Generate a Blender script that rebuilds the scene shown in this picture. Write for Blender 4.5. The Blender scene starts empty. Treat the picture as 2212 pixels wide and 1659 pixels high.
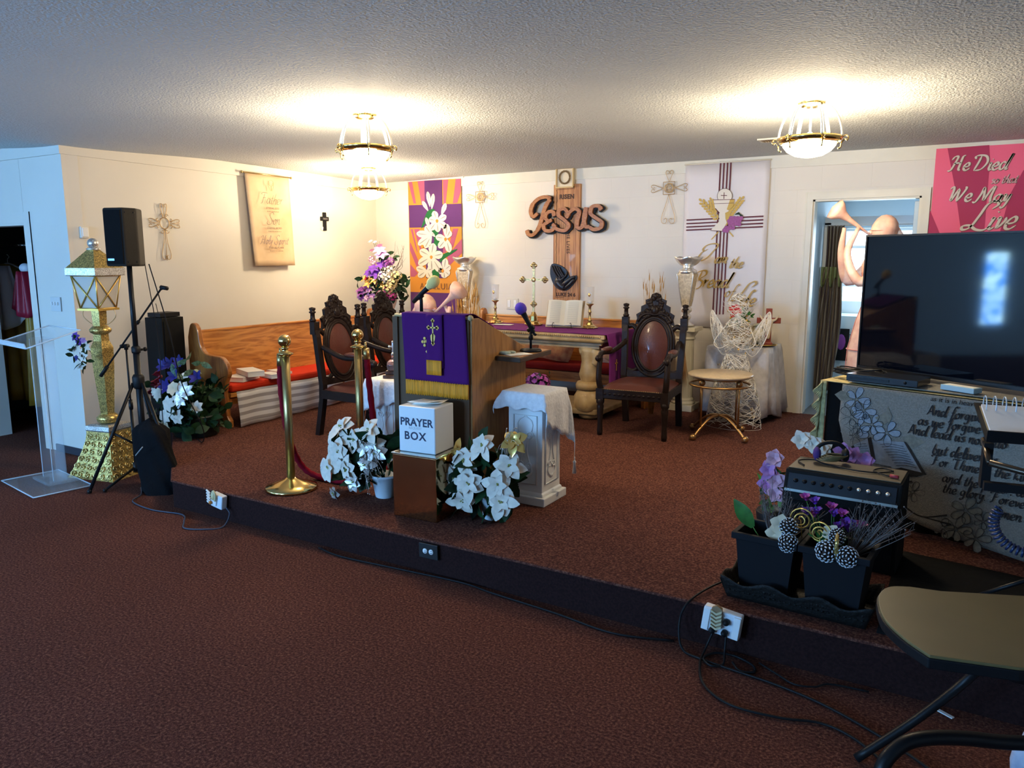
import bpy, math, random
from mathutils import Vector, Matrix, Euler
R = math.radians
PI = math.pi
rnd = random.Random(7)
S = bpy.context.scene
COL = S.collection

# ---------------------------------------------------------------- camera
cam = bpy.data.cameras.new('camera')
cam.sensor_width = 36.0
cam.lens = 36.0 * 1650.0 / 2212.0
cam.clip_start = 0.05
co = bpy.data.objects.new('camera', cam)
COL.objects.link(co)
co.location = (0, 0, 1.6)
co.rotation_euler = (R(90 - 9.36), 0, R(30.8))
S.camera = co

# ---------------------------------------------------------------- world, exposure
w = bpy.data.worlds.new('world')
S.world = w
w.use_nodes = True
w.node_tree.nodes['Background'].inputs[0].default_value = (0.55, 0.75, 1.0, 1)
w.node_tree.nodes['Background'].inputs[1].default_value = 0.6
S.view_settings.view_transform = 'Standard'
S.view_settings.look = 'None'
S.view_settings.exposure = 0.0
S.view_settings.gamma = 1.0
S.view_settings.use_curve_mapping = False
try:
    S.cycles.max_bounces = 7
    S.cycles.diffuse_bounces = 4
    S.cycles.transparent_max_bounces = 12
    S.cycles.sample_clamp_indirect = 6.0
    S.cycles.caustics_reflective = False
    S.cycles.caustics_refractive = False
    S.cycles.use_denoising = True
except Exception:
    pass

# ---------------------------------------------------------------- daylight through the windows (area lights sit just inside the panes)
def area(name, loc, direction, sx, sy, power, color, spread=180):
    l = bpy.data.lights.new(name, 'AREA')
    l.shape = 'RECTANGLE'; l.size = sx; l.size_y = sy
    l.energy = power; l.color = color; l.spread = R(spread)
    o = bpy.data.objects.new(name, l)
    o.location = loc
    o.rotation_euler = Vector(direction).to_track_quat('-Z', 'Y').to_euler()
    COL.objects.link(o)
    return o
DAY = (0.22, 0.52, 1.0)
area('daylight_front', (-3.1, -3.88, 1.5), (-0.1, 0.85, 0.50), 1.0, 1.5, 150, DAY)
area('daylight_front', (-6.2, -3.88, 1.5), (0.1, 0.85, 0.45), 1.0, 1.5, 290, DAY)
area('daylight_back_room', (-0.6, 9.85, 1.5), (0, -1, 0), 1.3, 1.1, 30, (0.55, 0.78, 1.0))

# ---------------------------------------------------------------- materials
MATS = {}
def mat(name, col, rough=0.6, metal=0.0, var=0.0, vscale=8.0, bump=0.0, bscale=60.0, emit=None, estr=0.0,
        alpha=1.0, trans=0.0, col2=None, sheen=0.0, coat=0.0, ior=1.45, stretch=(1, 1, 1), detail=4.0, spec=None):
    if name in MATS:
        return MATS[name]
    m = bpy.data.materials.new(name)
    m.use_nodes = True
    nt = m.node_tree
    b = nt.nodes['Principled BSDF']
    b.inputs['Base Color'].default_value = (*col, 1)
    b.inputs['Roughness'].default_value = rough
    b.inputs['Metallic'].default_value = metal
    b.inputs['IOR'].default_value = ior
    b.inputs['Alpha'].default_value = alpha
    b.inputs['Transmission Weight'].default_value = trans
    b.inputs['Sheen Weight'].default_value = sheen
    b.inputs['Coat Weight'].default_value = coat
    if spec is not None:
        b.inputs['Specular IOR Level'].default_value = spec
    if emit:
        b.inputs['Emission Color'].default_value = (*emit, 1)
        b.inputs['Emission Strength'].default_value = estr
    if var > 0 or bump > 0:
        tc = nt.nodes.new('ShaderNodeTexCoord')
        mp = nt.nodes.new('ShaderNodeMapping')
        mp.inputs['Scale'].default_value = stretch
        nt.links.new(tc.outputs['Object'], mp.inputs['Vector'])
    if var > 0:
        n = nt.nodes.new('ShaderNodeTexNoise')
        n.inputs['Scale'].default_value = vscale
        n.inputs['Detail'].default_value = detail
        nt.links.new(mp.outputs[0], n.inputs['Vector'])
        r = nt.nodes.new('ShaderNodeValToRGB')
        c2 = col2 if col2 else tuple(c * (1 - var) for c in col)
        r.color_ramp.elements[0].position = 0.35
        r.color_ramp.elements[1].position = 0.65
        r.color_ramp.elements[0].color = (*c2, 1)
        r.color_ramp.elements[1].color = (*col, 1)
        nt.links.new(n.outputs['Fac'], r.inputs[0])
        nt.links.new(r.outputs[0], b.inputs['Base Color'])
    if bump > 0:
        n2 = nt.nodes.new('ShaderNodeTexNoise')
        n2.inputs['Scale'].default_value = bscale
        n2.inputs['Detail'].default_value = 3
        nt.links.new(mp.outputs[0], n2.inputs['Vector'])
        bp = nt.nodes.new('ShaderNodeBump')
        bp.inputs['Strength'].default_value = bump
        bp.inputs['Distance'].default_value = 0.01
        nt.links.new(n2.outputs['Fac'], bp.inputs['Height'])
        nt.links.new(bp.outputs[0], b.inputs['Normal'])
    MATS[name] = m
    return m

def carpet_mat(name, c1, c2, c3):
    m = mat(name, c1, rough=0.95, bump=0.5, bscale=260, spec=0.05)
    nt = m.node_tree
    b = nt.nodes['Principled BSDF']
    tc = nt.nodes.new('ShaderNodeTexCoord')
    n = nt.nodes.new('ShaderNodeTexNoise'); n.inputs['Scale'].default_value = 95; n.inputs['Detail'].default_value = 5; n.inputs['Roughness'].default_value = 0.7
    n2 = nt.nodes.new('ShaderNodeTexNoise'); n2.inputs['Scale'].default_value = 1.6; n2.inputs['Detail'].default_value = 3
    nt.links.new(tc.outputs['Object'], n.inputs['Vector']); nt.links.new(tc.outputs['Object'], n2.inputs['Vector'])
    r = nt.nodes.new('ShaderNodeValToRGB')
    e = r.color_ramp.elements
    e[0].position = 0.36; e[0].color = (*c2, 1)
    e[1].position = 0.68; e[1].color = (*c3, 1)
    k = r.color_ramp.elements.new(0.52); k.color = (*c1, 1)
    nt.links.new(n.outputs['Fac'], r.inputs[0])
    mx = nt.nodes.new('ShaderNodeMix'); mx.data_type = 'RGBA'; mx.blend_type = 'MULTIPLY'
    mx.inputs[0].default_value = 0.35
    nt.links.new(r.outputs[0], mx.inputs[6])
    nt.links.new(n2.outputs['Fac'], mx.inputs[7])
    nt.links.new(mx.outputs[2], b.inputs['Base Color'])
    return m

def wood_mat(name, c1, c2, rough=0.35, axis=0, scale=4.0, coat=0.3, warp=3.0, sx=None):
    m = mat(name, c1, rough=rough, coat=coat)
    nt = m.node_tree
    b = nt.nodes['Principled BSDF']
    tc = nt.nodes.new('ShaderNodeTexCoord')
    mp = nt.nodes.new('ShaderNodeMapping')
    s = [6.0, 6.0, 6.0]; s[axis] = 0.8
    if sx: s = list(sx)
    mp.inputs['Scale'].default_value = s
    nt.links.new(tc.outputs['Object'], mp.inputs['Vector'])
    wv = nt.nodes.new('ShaderNodeTexNoise')
    wv.inputs['Scale'].default_value = scale; wv.inputs['Detail'].default_value = 5; wv.inputs['Distortion'].default_value = warp
    nt.links.new(mp.outputs[0], wv.inputs['Vector'])
    r = nt.nodes.new('ShaderNodeValToRGB')
    e = r.color_ramp.elements
    e[0].position = 0.38; e[0].color = (*c2, 1)
    e[1].position = 0.58; e[1].color = (*c1, 1)
    nt.links.new(wv.outputs['Fac'], r.inputs[0])
    nt.links.new(r.outputs[0], b.inputs['Base Color'])
    return m

def glitter_mat(name, col, col2, scale=140, rough=0.25, metal=0.9, bump=0.8):
    m = mat(name, col, rough=rough, metal=metal)
    nt = m.node_tree
    b = nt.nodes['Principled BSDF']
    tc = nt.nodes.new('ShaderNodeTexCoord')
    v = nt.nodes.new('ShaderNodeTexVoronoi'); v.inputs['Scale'].default_value = scale
    nt.links.new(tc.outputs['Object'], v.inputs['Vector'])
    r = nt.nodes.new('ShaderNodeValToRGB')
    r.color_ramp.elements[0].position = 0.25; r.color_ramp.elements[0].color = (*col2, 1)
    r.color_ramp.elements[1].position = 0.75; r.color_ramp.elements[1].color = (*col, 1)
    nt.links.new(v.outputs['Color'], r.inputs[0])
    nt.links.new(r.outputs[0], b.inputs['Base Color'])
    bp = nt.nodes.new('ShaderNodeBump'); bp.inputs['Strength'].default_value = bump; bp.inputs['Distance'].default_value = 0.004
    nt.links.new(v.outputs['Color'], bp.inputs['Height'])
    nt.links.new(bp.outputs[0], b.inputs['Normal'])
    return m

BLK = mat('black_plastic', (0.008, 0.008, 0.009), 0.5, spec=.22)
BLKM = mat('black_metal', (0.010, 0.010, 0.011), 0.4, 0.2, spec=.25)
WHITE = mat('white_plastic', (0.8, 0.8, 0.78), 0.4)
BRASS = mat('polished_brass', (0.70, 0.50, 0.19), 0.16, 1.0)
BRASSD = mat('aged_brass', (0.45, 0.33, 0.14), 0.35, 1.0)
GOLD = mat('gold_paint', (0.72, 0.47, 0.12), 0.35, 0.8)
SILVER = mat('silver', (0.86, 0.83, 0.77), 0.28, .85)
CHAIRW = mat('ebonised_wood', (0.018, 0.011, 0.009), 0.33, bump=0.25, bscale=30, spec=.18)
LEATHER = mat('oxblood_leather', (0.085, 0.022, 0.014), 0.36, bump=0.15, bscale=90, coat=0.15, spec=.4)
OAK = wood_mat('honey_oak', (0.62, 0.26, 0.06), (0.36, 0.12, 0.025), 0.32, 1, 1.6, sx=(7, 1.0, 7))
OAKE = wood_mat('honey_oak_end', (0.40, 0.145, 0.030), (0.26, 0.08, 0.016), 0.35, 2, 1.6, sx=(7, 7, 1.0))
OAKX = wood_mat('honey_oak_long', (0.62, 0.26, 0.06), (0.36, 0.12, 0.025), 0.32, 0, 1.6, sx=(1.0, 7, 7))
RED = mat('red_upholstery', (0.60, 0.035, 0.010), 0.9, bump=0.3, bscale=200, spec=.2)
DKRED = mat('dark_red_upholstery', (0.24, 0.012, 0.010), 0.9, bump=0.3, bscale=200, spec=.2)
LEAF = mat('dark_green_leaf', (0.013, 0.045, 0.014), 0.55, spec=.25, var=0.5, vscale=20)
LEAFL = mat('light_green_leaf', (0.05, 0.2, 0.03), 0.5, var=0.5, vscale=20)
PETW = mat('white_petal', (0.80, 0.72, 0.60), 0.75, spec=.2, var=0.15, vscale=30)
CREAM = mat('cream_petal', (0.75, 0.6, 0.4), 0.7)
PURP = mat('purple_petal', (0.16, 0.03, 0.42), 0.6, var=0.5, vscale=25)
VIOL = mat('violet_petal', (0.30, 0.06, 0.33), 0.6, var=0.5, vscale=25)
LILAC = mat('lilac_petal', (0.55, 0.25, 0.55), 0.6, var=0.3, vscale=25)
PINKP = mat('pink_petal', (0.75, 0.42, 0.52), 0.6, var=0.25, vscale=25)
MAG = mat('magenta_petal', (0.45, 0.03, 0.2), 0.6, var=0.5, vscale=25)
REDP = mat('red_petal', (0.5, 0.02, 0.02), 0.6)
NAVYP = mat('navy_petal', (0.03, 0.025, 0.25), 0.6, var=0.4, vscale=25)
GOLDP = mat('gold_foil', (0.9, 0.6, 0.18), 0.25, 0.8)
SILVP = mat('silver_foil', (0.66, 0.62, 0.56), 0.42, 0.7)
TWIG = mat('brown_twig', (0.16, 0.09, 0.06), 0.7)
WHEAT = mat('dried_wheat', (0.56, 0.30, 0.08), 0.7, var=0.3, vscale=30)
VELVET = mat('crimson_velvet', (0.20, 0.003, 0.012), 0.8, spec=.15, bump=.4, bscale=60)
PCLOTH = mat('purple_cloth', (0.075, 0.010, 0.115), 0.9, bump=0.15, bscale=300, spec=.15)
PCLOTH2 = mat('plum_cloth', (0.17, 0.022, 0.17), 0.85, bump=0.15, bscale=300, spec=.2)
FRINGE = mat('gold_fringe', (0.95, 0.36, 0.015), 0.7, var=0.4, vscale=120, stretch=(1, 1, 0.05))
LACE = mat('white_lace_cloth', (0.80, 0.79, 0.80), 0.8, var=0.12, vscale=45, bump=0.4, bscale=60)
CERAM = mat('white_ceramic', (0.82, 0.82, 0.80), 0.35, bump=0.05, bscale=20)
PAPER = mat('paper', (0.85, 0.83, 0.76), 0.7)
INK = mat('black_ink', (0.02, 0.02, 0.03), 0.6)
GLASS = mat('clear_glass', (0.85, 0.85, 0.82), 0.05, alpha=0.22, ior=1.45)
ACRYL = mat('clear_acrylic', (0.70, 0.85, 0.95), 0.05, alpha=0.12, ior=1.5)
ACRYE = mat('acrylic_edge', (0.80, 0.92, 1.0), 0.08, alpha=0.55, ior=1.5)

# ---------------------------------------------------------------- mesh builder
def basis(n, upv=(0, 0, 1)):
    z = Vector(n).normalized()
    u = Vector(upv)
    if abs(z.dot(u)) > 0.98:
        u = Vector((1, 0, 0))
    x = u.cross(z).normalized()
    y = z.cross(x)
    return Matrix((x, y, z)).transposed()

class MB:
    def __init__(self):
        self.v = []; self.f = []; self.s = []; self.mi = []; self.cur = 0
    def add(self, vs, fs, smooth=True, M=None):
        o = len(self.v)
        for p in vs:
            p = Vector(p)
            if M is not None:
                p = M @ p
            self.v.append(p)
        for q in fs:
            self.f.append([i + o for i in q]); self.s.append(smooth); self.mi.append(self.cur)
        return self
    def box(self, c, s, rz=0.0, M=None, rot=None):
        hx, hy, hz = s[0] / 2, s[1] / 2, s[2] / 2
        A = Matrix.Translation(c) @ (Euler(rot).to_matrix().to_4x4() if rot else Matrix.Rotation(rz, 4, 'Z'))
        if M is not None:
            A = M @ A
        vs = [(x, y, z) for x in (-hx, hx) for y in (-hy, hy) for z in (-hz, hz)]
        fs = [(0, 1, 3, 2), (4, 6, 7, 5), (0, 4, 5, 1), (2, 3, 7, 6), (0, 2, 6, 4), (1, 5, 7, 3)]
        return self.add(vs, fs, False, A)
    def tube(self, pts, r, n=8, closed=False, M=None):
        pts = [Vector(p) for p in pts]
        k = len(pts)
        rs = r if isinstance(r, (list, tuple)) else [r] * k
        vs = []; fs = []
        prev = None
        for i, p in enumerate(pts):
            a = pts[(i - 1) % k] if (closed or i > 0) else p
            b = pts[(i + 1) % k] if (closed or i < k - 1) else p
            t = (b - a)
            t = t.normalized() if t.length > 1e-9 else Vector((0, 0, 1))
            if prev is None:
                u = t.orthogonal().normalized()
            else:
                u = prev - t * prev.dot(t)
                u = u.normalized() if u.length > 1e-6 else t.orthogonal().normalized()
            prev = u
            w_ = t.cross(u)
            for j in range(n):
                an = 2 * PI * j / n
                vs.append(p + (u * math.cos(an) + w_ * math.sin(an)) * rs[i])
        m = k if closed else k - 1
        for i in range(m):
            for j in range(n):
                a = i * n + j; b = i * n + (j + 1) % n
                c = ((i + 1) % k) * n + (j + 1) % n; d = ((i + 1) % k) * n + j
                fs.append((a, b, c, d))
        if not closed:
            fs.append(tuple(range(n - 1, -1, -1)))
            fs.append(tuple((k - 1) * n + j for j in range(n)))
        return self.add(vs, fs, True, M)
    def lathe(self, prof, n=24, c=(0, 0, 0), M=None, sx=1.0, sy=1.0, cap=True, smooth=True):
        vs = []; fs = []
        for (r, z) in prof:
            for j in range(n):
                a = 2 * PI * (j + 0.5) / n
                vs.append((c[0] + r * math.cos(a) * sx, c[1] + r * math.sin(a) * sy, c[2] + z))
        for i in range(len(prof) - 1):
            for j in range(n):
                fs.append((i * n + j, i * n + (j + 1) % n, (i + 1) * n + (j + 1) % n, (i + 1) * n + j))
        if cap:
            if prof[0][0] > 1e-4: fs.append(tuple(range(n - 1, -1, -1)))
            if prof[-1][0] > 1e-4: fs.append(tuple((len(prof) - 1) * n + j for j in range(n)))
        return self.add(vs, fs, smooth, M)
    def ball(self, c, r, n=12, s=(1, 1, 1), M=None):
        prof = []
        h = max(4, n // 2)
        vs = []; fs = []
        for i in range(h + 1):
            ph = PI * i / h
            for j in range(n):
                a = 2 * PI * j / n
                vs.append((c[0] + r * s[0] * math.sin(ph) * math.cos(a), c[1] + r * s[1] * math.sin(ph) * math.sin(a), c[2] - r * s[2] * math.cos(ph)))
        for i in range(h):
            for j in range(n):
                fs.append((i * n + j, i * n + (j + 1) % n, (i + 1) * n + (j + 1) % n, (i + 1) * n + j))
        return self.add(vs, fs, True, M)
    def prism(self, poly, d0, d1, plane='XY', M=None):
        # polygon in a plane, extruded from d0 to d1 along the third axis
        def P(a, b, d):
            return {'XY': (a, b, d), 'XZ': (a, d, b), 'YZ': (d, a, b)}[plane]
        n = len(poly)
        vs = [P(a, b, d0) for a, b in poly] + [P(a, b, d1) for a, b in poly]
        fs = [tuple(range(n)), tuple(range(2 * n - 1, n - 1, -1))]
        for i in range(n):
            fs.append((i, i + n, (i + 1) % n + n, (i + 1) % n))
        return self.add(vs, fs, False, M)
    def grid(self, fn, nu, nv, M=None, smooth=True):
        vs = [fn(i / nu, j / nv) for i in range(nu + 1) for j in range(nv + 1)]
        fs = [(i * (nv + 1) + j, (i + 1) * (nv + 1) + j, (i + 1) * (nv + 1) + j + 1, i * (nv + 1) + j + 1) for i in range(nu) for j in range(nv)]
        return self.add(vs, fs, smooth, M)
    def build(self, name, m, parent=None, loc=None, rz=0.0, bevel=0, solid=0, sub=0):
        me = bpy.data.meshes.new(name)
        me.from_pydata([tuple(p) for p in self.v], [], self.f)
        me.polygons.foreach_set('use_smooth', self.s)
        ms = m if isinstance(m, (list, tuple)) else [m]
        for q in ms:
            me.materials.append(q)
        if len(ms) > 1:
            me.polygons.foreach_set('material_index', self.mi)
        me.update()
        o = bpy.data.objects.new(name, me)
        COL.objects.link(o)
        if parent is not None: o.parent = parent
        if loc is not None: o.location = loc
        if rz: o.rotation_euler = (0, 0, rz)
        if solid:
            q = o.modifiers.new('solid', 'SOLIDIFY'); q.thickness = solid; q.offset = 0
        if bevel:
            q = o.modifiers.new('bevel', 'BEVEL'); q.width = bevel; q.segments = 2; q.limit_method = 'ANGLE'; q.angle_limit = R(40)
        if sub:
            q = o.modifiers.new('sub', 'SUBSURF'); q.levels = sub; q.render_levels = sub
        return o

def tag(o, label, cat, group=None):
    o['label'] = label; o['category'] = cat
    if group: o['group'] = group
    return o
def thing(name, label, cat, loc=(0, 0, 0), rz=0.0, group=None):
    o = bpy.data.objects.new(name, None)
    COL.objects.link(o)
    o.empty_display_size = 0.1
    o.location = loc; o.rotation_euler = (0, 0, rz)
    return tag(o, label, cat, group)
def struct(o):
    o['kind'] = 'structure'
    return o
def dup(root, loc, rz=0.0, label=None, group=None):
    r = root.copy(); COL.objects.link(r); r.location = loc; r.rotation_euler = (0, 0, rz)
    if label: r['label'] = label
    if group: r['group'] = group
    for ch in list(root.children):
        c = ch.copy(); COL.objects.link(c); c.parent = r
        for g in list(ch.children):
            d = g.copy(); COL.objects.link(d); d.parent = c
    return r
def catmull(pts, k=6, closed=False):
    pts = [Vector(p) for p in pts]
    n = len(pts)
    out = []
    rng = n if closed else n - 1
    for i in range(rng):
        p0 = pts[(i - 1) % n] if (closed or i > 0) else pts[0] * 2 - pts[1]
        p1 = pts[i]; p2 = pts[(i + 1) % n]
        p3 = pts[(i + 2) % n] if (closed or i + 2 < n) else pts[-1] * 2 - pts[-2]
        for j in range(k):
            t = j / k
            out.append(0.5 * ((2 * p1) + (p2 - p0) * t + (2 * p0 - 5 * p1 + 4 * p2 - p3) * t * t + (3 * p1 - p0 - 3 * p2 + p3) * t ** 3))
    if not closed: out.append(pts[-1])
    return out
def cable(name, label, pts, r=0.004, m=None, group=None, parent=None):
    o0 = Vector(pts[0])
    b = MB(); b.tube([p - o0 for p in catmull([Vector(q) for q in pts], 7)], r, 6)
    o = b.build(name, m or BLK, parent, o0 if parent is None else o0)
    if parent is None: tag(o, label, 'cable', group)
    return o
def text(s, size, m, parent, name='lettering', loc=(0, 0, 0), rot=(PI / 2, 0, 0), ext=0.0004, shear=0.0, align='CENTER', sx=1.0, bold=0.0, space=1.0):
    cu = bpy.data.curves.new('t', 'FONT')
    cu.body = s; cu.size = size; cu.extrude = ext; cu.shear = shear; cu.align_x = align; cu.offset = bold; cu.space_character = space
    cu.resolution_u = 3
    t = bpy.data.objects.new('t', cu)
    COL.objects.link(t)
    bpy.context.view_layer.update()
    me = bpy.data.meshes.new_from_object(t.evaluated_get(bpy.context.evaluated_depsgraph_get()))
    bpy.data.objects.remove(t); bpy.data.curves.remove(cu)
    me.name = name
    me.materials.clear(); me.materials.append(m)
    o = bpy.data.objects.new(name, me)
    COL.objects.link(o)
    o.parent = parent; o.location = loc; o.rotation_euler = rot; o.scale = (sx, 1, 1)
    return o

# ---------------------------------------------------------------- stroke lettering (flat ribbons for painted script)
G = {
 'J': ([[(1.5,2.55),(1.0,2.5),(.45,2.1),(.35,1.5),(.8,1.35),(1.25,1.9),(1.6,2.5),(1.25,1.6),(.95,.3),(.6,-.6),(.1,-.8),(-.15,-.4)]],1.6),
 'I': ([[(.5,1.2),(.25,1.5),(.6,2.0),(1.5,2.2),(2.1,1.95),(1.7,1.2),(1.2,.4),(.5,.0),(.0,.3),(.2,1.0),(.9,1.5)]],2.0),
 'B': ([[(1.0,2.1),(.8,1.1),(.35,.1),(-.3,-.1),(-.5,.2)],[(0,1.3),(.5,2.0),(1.4,2.2),(1.6,1.7),(1.0,1.15),(1.5,.8),(1.3,.15),(.7,-.1),(.1,.1),(-.3,.5)]],1.9),
 'L': ([[(1.5,1.7),(1.8,2.1),(1.5,2.4),(1.0,2.1),(.8,1.2),(.5,.2),(0,0),(-.1,.3),(.4,.35),(1.0,0),(1.6,-.05),(2.0,.3)]],1.7),
 'D': ([[(.2,1.6),(.1,1.95),(.6,2.1),(1.4,1.9),(1.7,1.1),(1.2,.2),(.4,0)],[(.8,2.0),(.6,1.0),(.3,.0)]],1.9),
 'H': ([[(.1,1.5),(.4,1.95),(.8,1.9),(.6,1.0),(.3,.1),(-.1,.0)],[(1.7,2.1),(1.4,1.9),(1.3,1.0),(1.25,.2),(1.5,.05)],[(.4,1.0),(1.4,1.1)]],1.8),
 'W': ([[(.0,1.7),(.3,2.0),(.45,1.6),(.4,.1),(1.1,1.7),(1.15,.1),(1.9,1.6),(1.8,2.0)]],2.1),
 'M': ([[(-.2,.1),(.2,.1),(.6,1.1),(.8,2.0),(1.0,1.0),(1.1,.3),(1.6,1.6),(2.0,2.1),(1.85,.8),(1.95,.1),(2.2,.1)]],2.3),
 'F': ([[(.1,1.6),(.0,1.95),(.6,2.05),(1.5,1.95)],[(.75,2.0),(.6,1.0),(.4,.15),(.0,-.05)],[(.4,1.05),(1.2,1.12)]],1.5),
 'S': ([[(1.5,1.75),(1.35,2.15),(.85,2.2),(.55,1.7),(.85,1.2),(1.25,.75),(1.1,.15),(.55,-.1),(.05,.15),(.05,.55)]],1.6),
 'a': ([[(.75,.85),(.45,1.0),(.1,.65),(.1,.2),(.35,0),(.65,.3),(.85,.95),(.75,.3),(.9,.0),(1.1,.2)]],1.05),
 'b': ([[(.5,2.0),(.2,.8),(.15,.1),(.5,0),(.8,.4),(.6,.9),(.3,.8)]],.9),
 'd': ([[(.75,.85),(.4,1.0),(.1,.6),(.15,.1),(.45,.05),(.8,.7),(1.2,2.1),(.85,.5),(.9,0),(1.1,.15)]],1.1),
 'e': ([[(.05,.4),(.6,.55),(.65,.9),(.4,1.0),(.1,.6),(.15,.1),(.5,0),(.85,.3)]],.85),
 'f': ([[(1.1,1.9),(.9,2.2),(.6,1.7),(.35,.4),(.1,-.7),(-.2,-.8)],[(.1,.95),(.8,1.0)]],.8),
 'h': ([[(.6,2.1),(.3,1.0),(.1,0)],[(.15,.4),(.5,.95),(.75,.8),(.65,.2),(.8,.0),(1.0,.2)]],1.0),
 'i': ([[(.1,.8),(.3,1.0),(.2,.3),(.35,0),(.6,.2)],[(.38,1.42),(.42,1.5)]],.55),
 'l': ([[(.15,.3),(.6,1.5),(.5,2.1),(.3,1.2),(.2,.2),(.4,0),(.6,.2)]],.55),
 'm': ([[(.0,.8),(.2,1.0),(.1,0)],[(.12,.4),(.45,1.0),(.6,.8),(.5,0)],[(.52,.4),(.85,1.0),(1.05,.8),(.95,.2),(1.1,0),(1.3,.2)]],1.3),
 'n': ([[(.0,.8),(.2,1.0),(.1,0)],[(.12,.4),(.5,1.0),(.7,.8),(.6,.2),(.75,0),(.95,.2)]],.95),
 'o': ([[(.5,1.0),(.1,.7),(.1,.2),(.4,0),(.7,.3),(.75,.8),(.5,1.0),(.7,.75),(1.0,.85)]],.9),
 'p': ([[(.1,.8),(.3,1.0),(.2,.2),(.0,-.8)],[(.2,.3),(.5,1.0),(.8,.8),(.7,.2),(.4,0),(.2,.2)]],.9),
 'r': ([[(.0,.8),(.2,1.0),(.1,0)],[(.15,.5),(.4,.95),(.65,.9)]],.7),
 's': ([[(.6,.85),(.4,1.0),(.2,.8),(.5,.4),(.4,.05),(.05,.1)]],.7),
 't': ([[(.5,1.7),(.3,.8),(.2,.15),(.4,0),(.6,.2)],[(.05,1.05),(.7,1.1)]],.6),
 'u': ([[(.0,.8),(.2,1.0),(.1,.3),(.3,0),(.6,.4),(.75,1.0),(.65,.3),(.8,0),(1.0,.2)]],1.0),
 'v': ([[(.0,.8),(.2,1.0),(.25,.1),(.6,.6),(.65,1.0)]],.75),
 'y': ([[(.0,.8),(.2,1.0),(.2,.3),(.4,.2),(.75,1.0),(.5,-.2),(.2,-.8),(-.1,-.6)]],.9),
 'A': ([[(.0,.0),(.35,.6),(.8,1.9),(1.0,.6),(1.15,.0)],[(.3,.7),(1.05,.7)]],1.35),
 'T': ([[(.0,1.6),(.2,1.9),(.8,1.8),(1.4,1.95)],[(.8,1.8),(.65,.8),(.6,.1),(1.0,.0)]],1.3),
 'g': ([[(.75,.85),(.4,1.0),(.1,.6),(.2,.15),(.55,.2),(.75,.95),(.6,-.3),(.3,-.75),(.0,-.5)]],.95),
 'w': ([[(.0,.8),(.2,1.0),(.2,.15),(.4,0),(.6,.7),(.65,.9),(.65,.15),(.85,.0),(1.15,.6),(1.1,1.0)]],1.25),
 'k': ([[(.5,2.0),(.25,1.0),(.1,0)],[(.7,.95),(.2,.5),(.45,.35),(.8,.0)]],.9),
 ',': ([[(.15,.1),(.1,-.2)]],.35), '.': ([[(.12,.12),(.18,.0)]],.35),
 ' ': ([], .6),
}
def script(s, size, m, parent, name='lettering', loc=(0, 0, 0), wgt=0.1, shear=0.25, rise=0.0, dy=-0.0012, thick=0.0, rz=0.0):
    b = MB(); x = 0.0
    for ch in s:
        st, adv = G[ch]
        for pts in st:
            P = catmull([(p[0] + x + p[1] * shear, 0, p[1] + rise * (x + p[0])) for p in pts], 5)
            vs = []; fs = []
            for i, p in enumerate(P):
                a = P[max(0, i - 1)]; c = P[min(len(P) - 1, i + 1)]
                t = (c - a); t = t.normalized() if t.length > 1e-9 else Vector((1, 0, 0))
                nn = Vector((-t.z, 0, t.x))
                end = min(1.0, (min(i, len(P) - 1 - i) + 1) / 3)
                hw = wgt * (0.35 + 0.65 * abs(math.sin(math.atan2(t.z, t.x) - 0.5))) * end
                vs += [p + nn * hw, p - nn * hw]
                if thick:
                    vs[-2:] = [p + nn * hw, p - nn * hw, p - nn * hw + Vector((0, thick / size, 0)), p + nn * hw + Vector((0, thick / size, 0))]
            k = 4 if thick else 2
            for i in range(len(P) - 1):
                o = i * k
                if thick:
                    for j in range(4):
                        fs.append((o + j, o + (j + 1) % 4, o + k + (j + 1) % 4, o + k + j))
                else:
                    fs.append((o, o + 1, o + 3, o + 2))
            if thick and len(P) > 1:
                e = (len(P) - 1) * 4
                fs += [(0, 3, 2, 1), (e, e + 1, e + 2, e + 3)]
            vs = [(v.x * size, v.y * size + dy, v.z * size) for v in vs]
            b.add(vs, fs, False)
        x += adv
    o = b.build(name, m, parent, loc)
    o.rotation_euler = (0, 0, rz)
    return o, x * size

# ---------------------------------------------------------------- plants
def petal(b, c, Rm, ang, L, W, lift=0.3, curl=0.3, tip=1.0, k=4, base=0.1, droop=0.0):
    # a petal starting at c, lying in the plane of Rm, pointing at angle ang
    vs = []; fs = []
    ca, sa = math.cos(ang), math.sin(ang)
    for i in range(k + 1):
        t = i / k
        wdt = W * 0.5 * (math.sin(PI * min(1, (t * 0.92 + 0.06)) ** tip) + base * (1 - t))
        if i == k: wdt = W * 0.04
        h = lift * L * t - curl * L * t * t
        for s_ in (-1, 0, 1):
            x = t * L * math.cos(lift * 0.5); y = s_ * wdt
            z = h + (0.18 * abs(s_) * wdt)
            p = Vector((x * ca - y * sa, x * sa + y * ca, z))
            vs.append(c + Rm @ p + Vector((0, 0, -droop * t * t * L)))
    for i in range(k):
        for j in range(2):
            a = i * 3 + j
            fs.append((a, a + 3, a + 4, a + 1))
    b.add(vs, fs, True)
def bloom(b, c, n, rad, np_=6, wid=0.5, lift=0.4, curl=0.3, tip=1.0, layers=1, rr=None):
    rr = rr or rnd
    Rm = basis(n)
    c = Vector(c)
    for l in range(layers):
        q = 1 - 0.3 * l
        off = rr.random() * 6
        for i in range(np_):
            petal(b, c + Rm @ Vector((0, 0, 0.04 * rad * l)), Rm, off + 2 * PI * i / np_ + rr.uniform(-.12, .12), rad * q * rr.uniform(.85, 1.1), rad * wid * q, lift + 0.35 * l, curl, tip)
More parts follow.
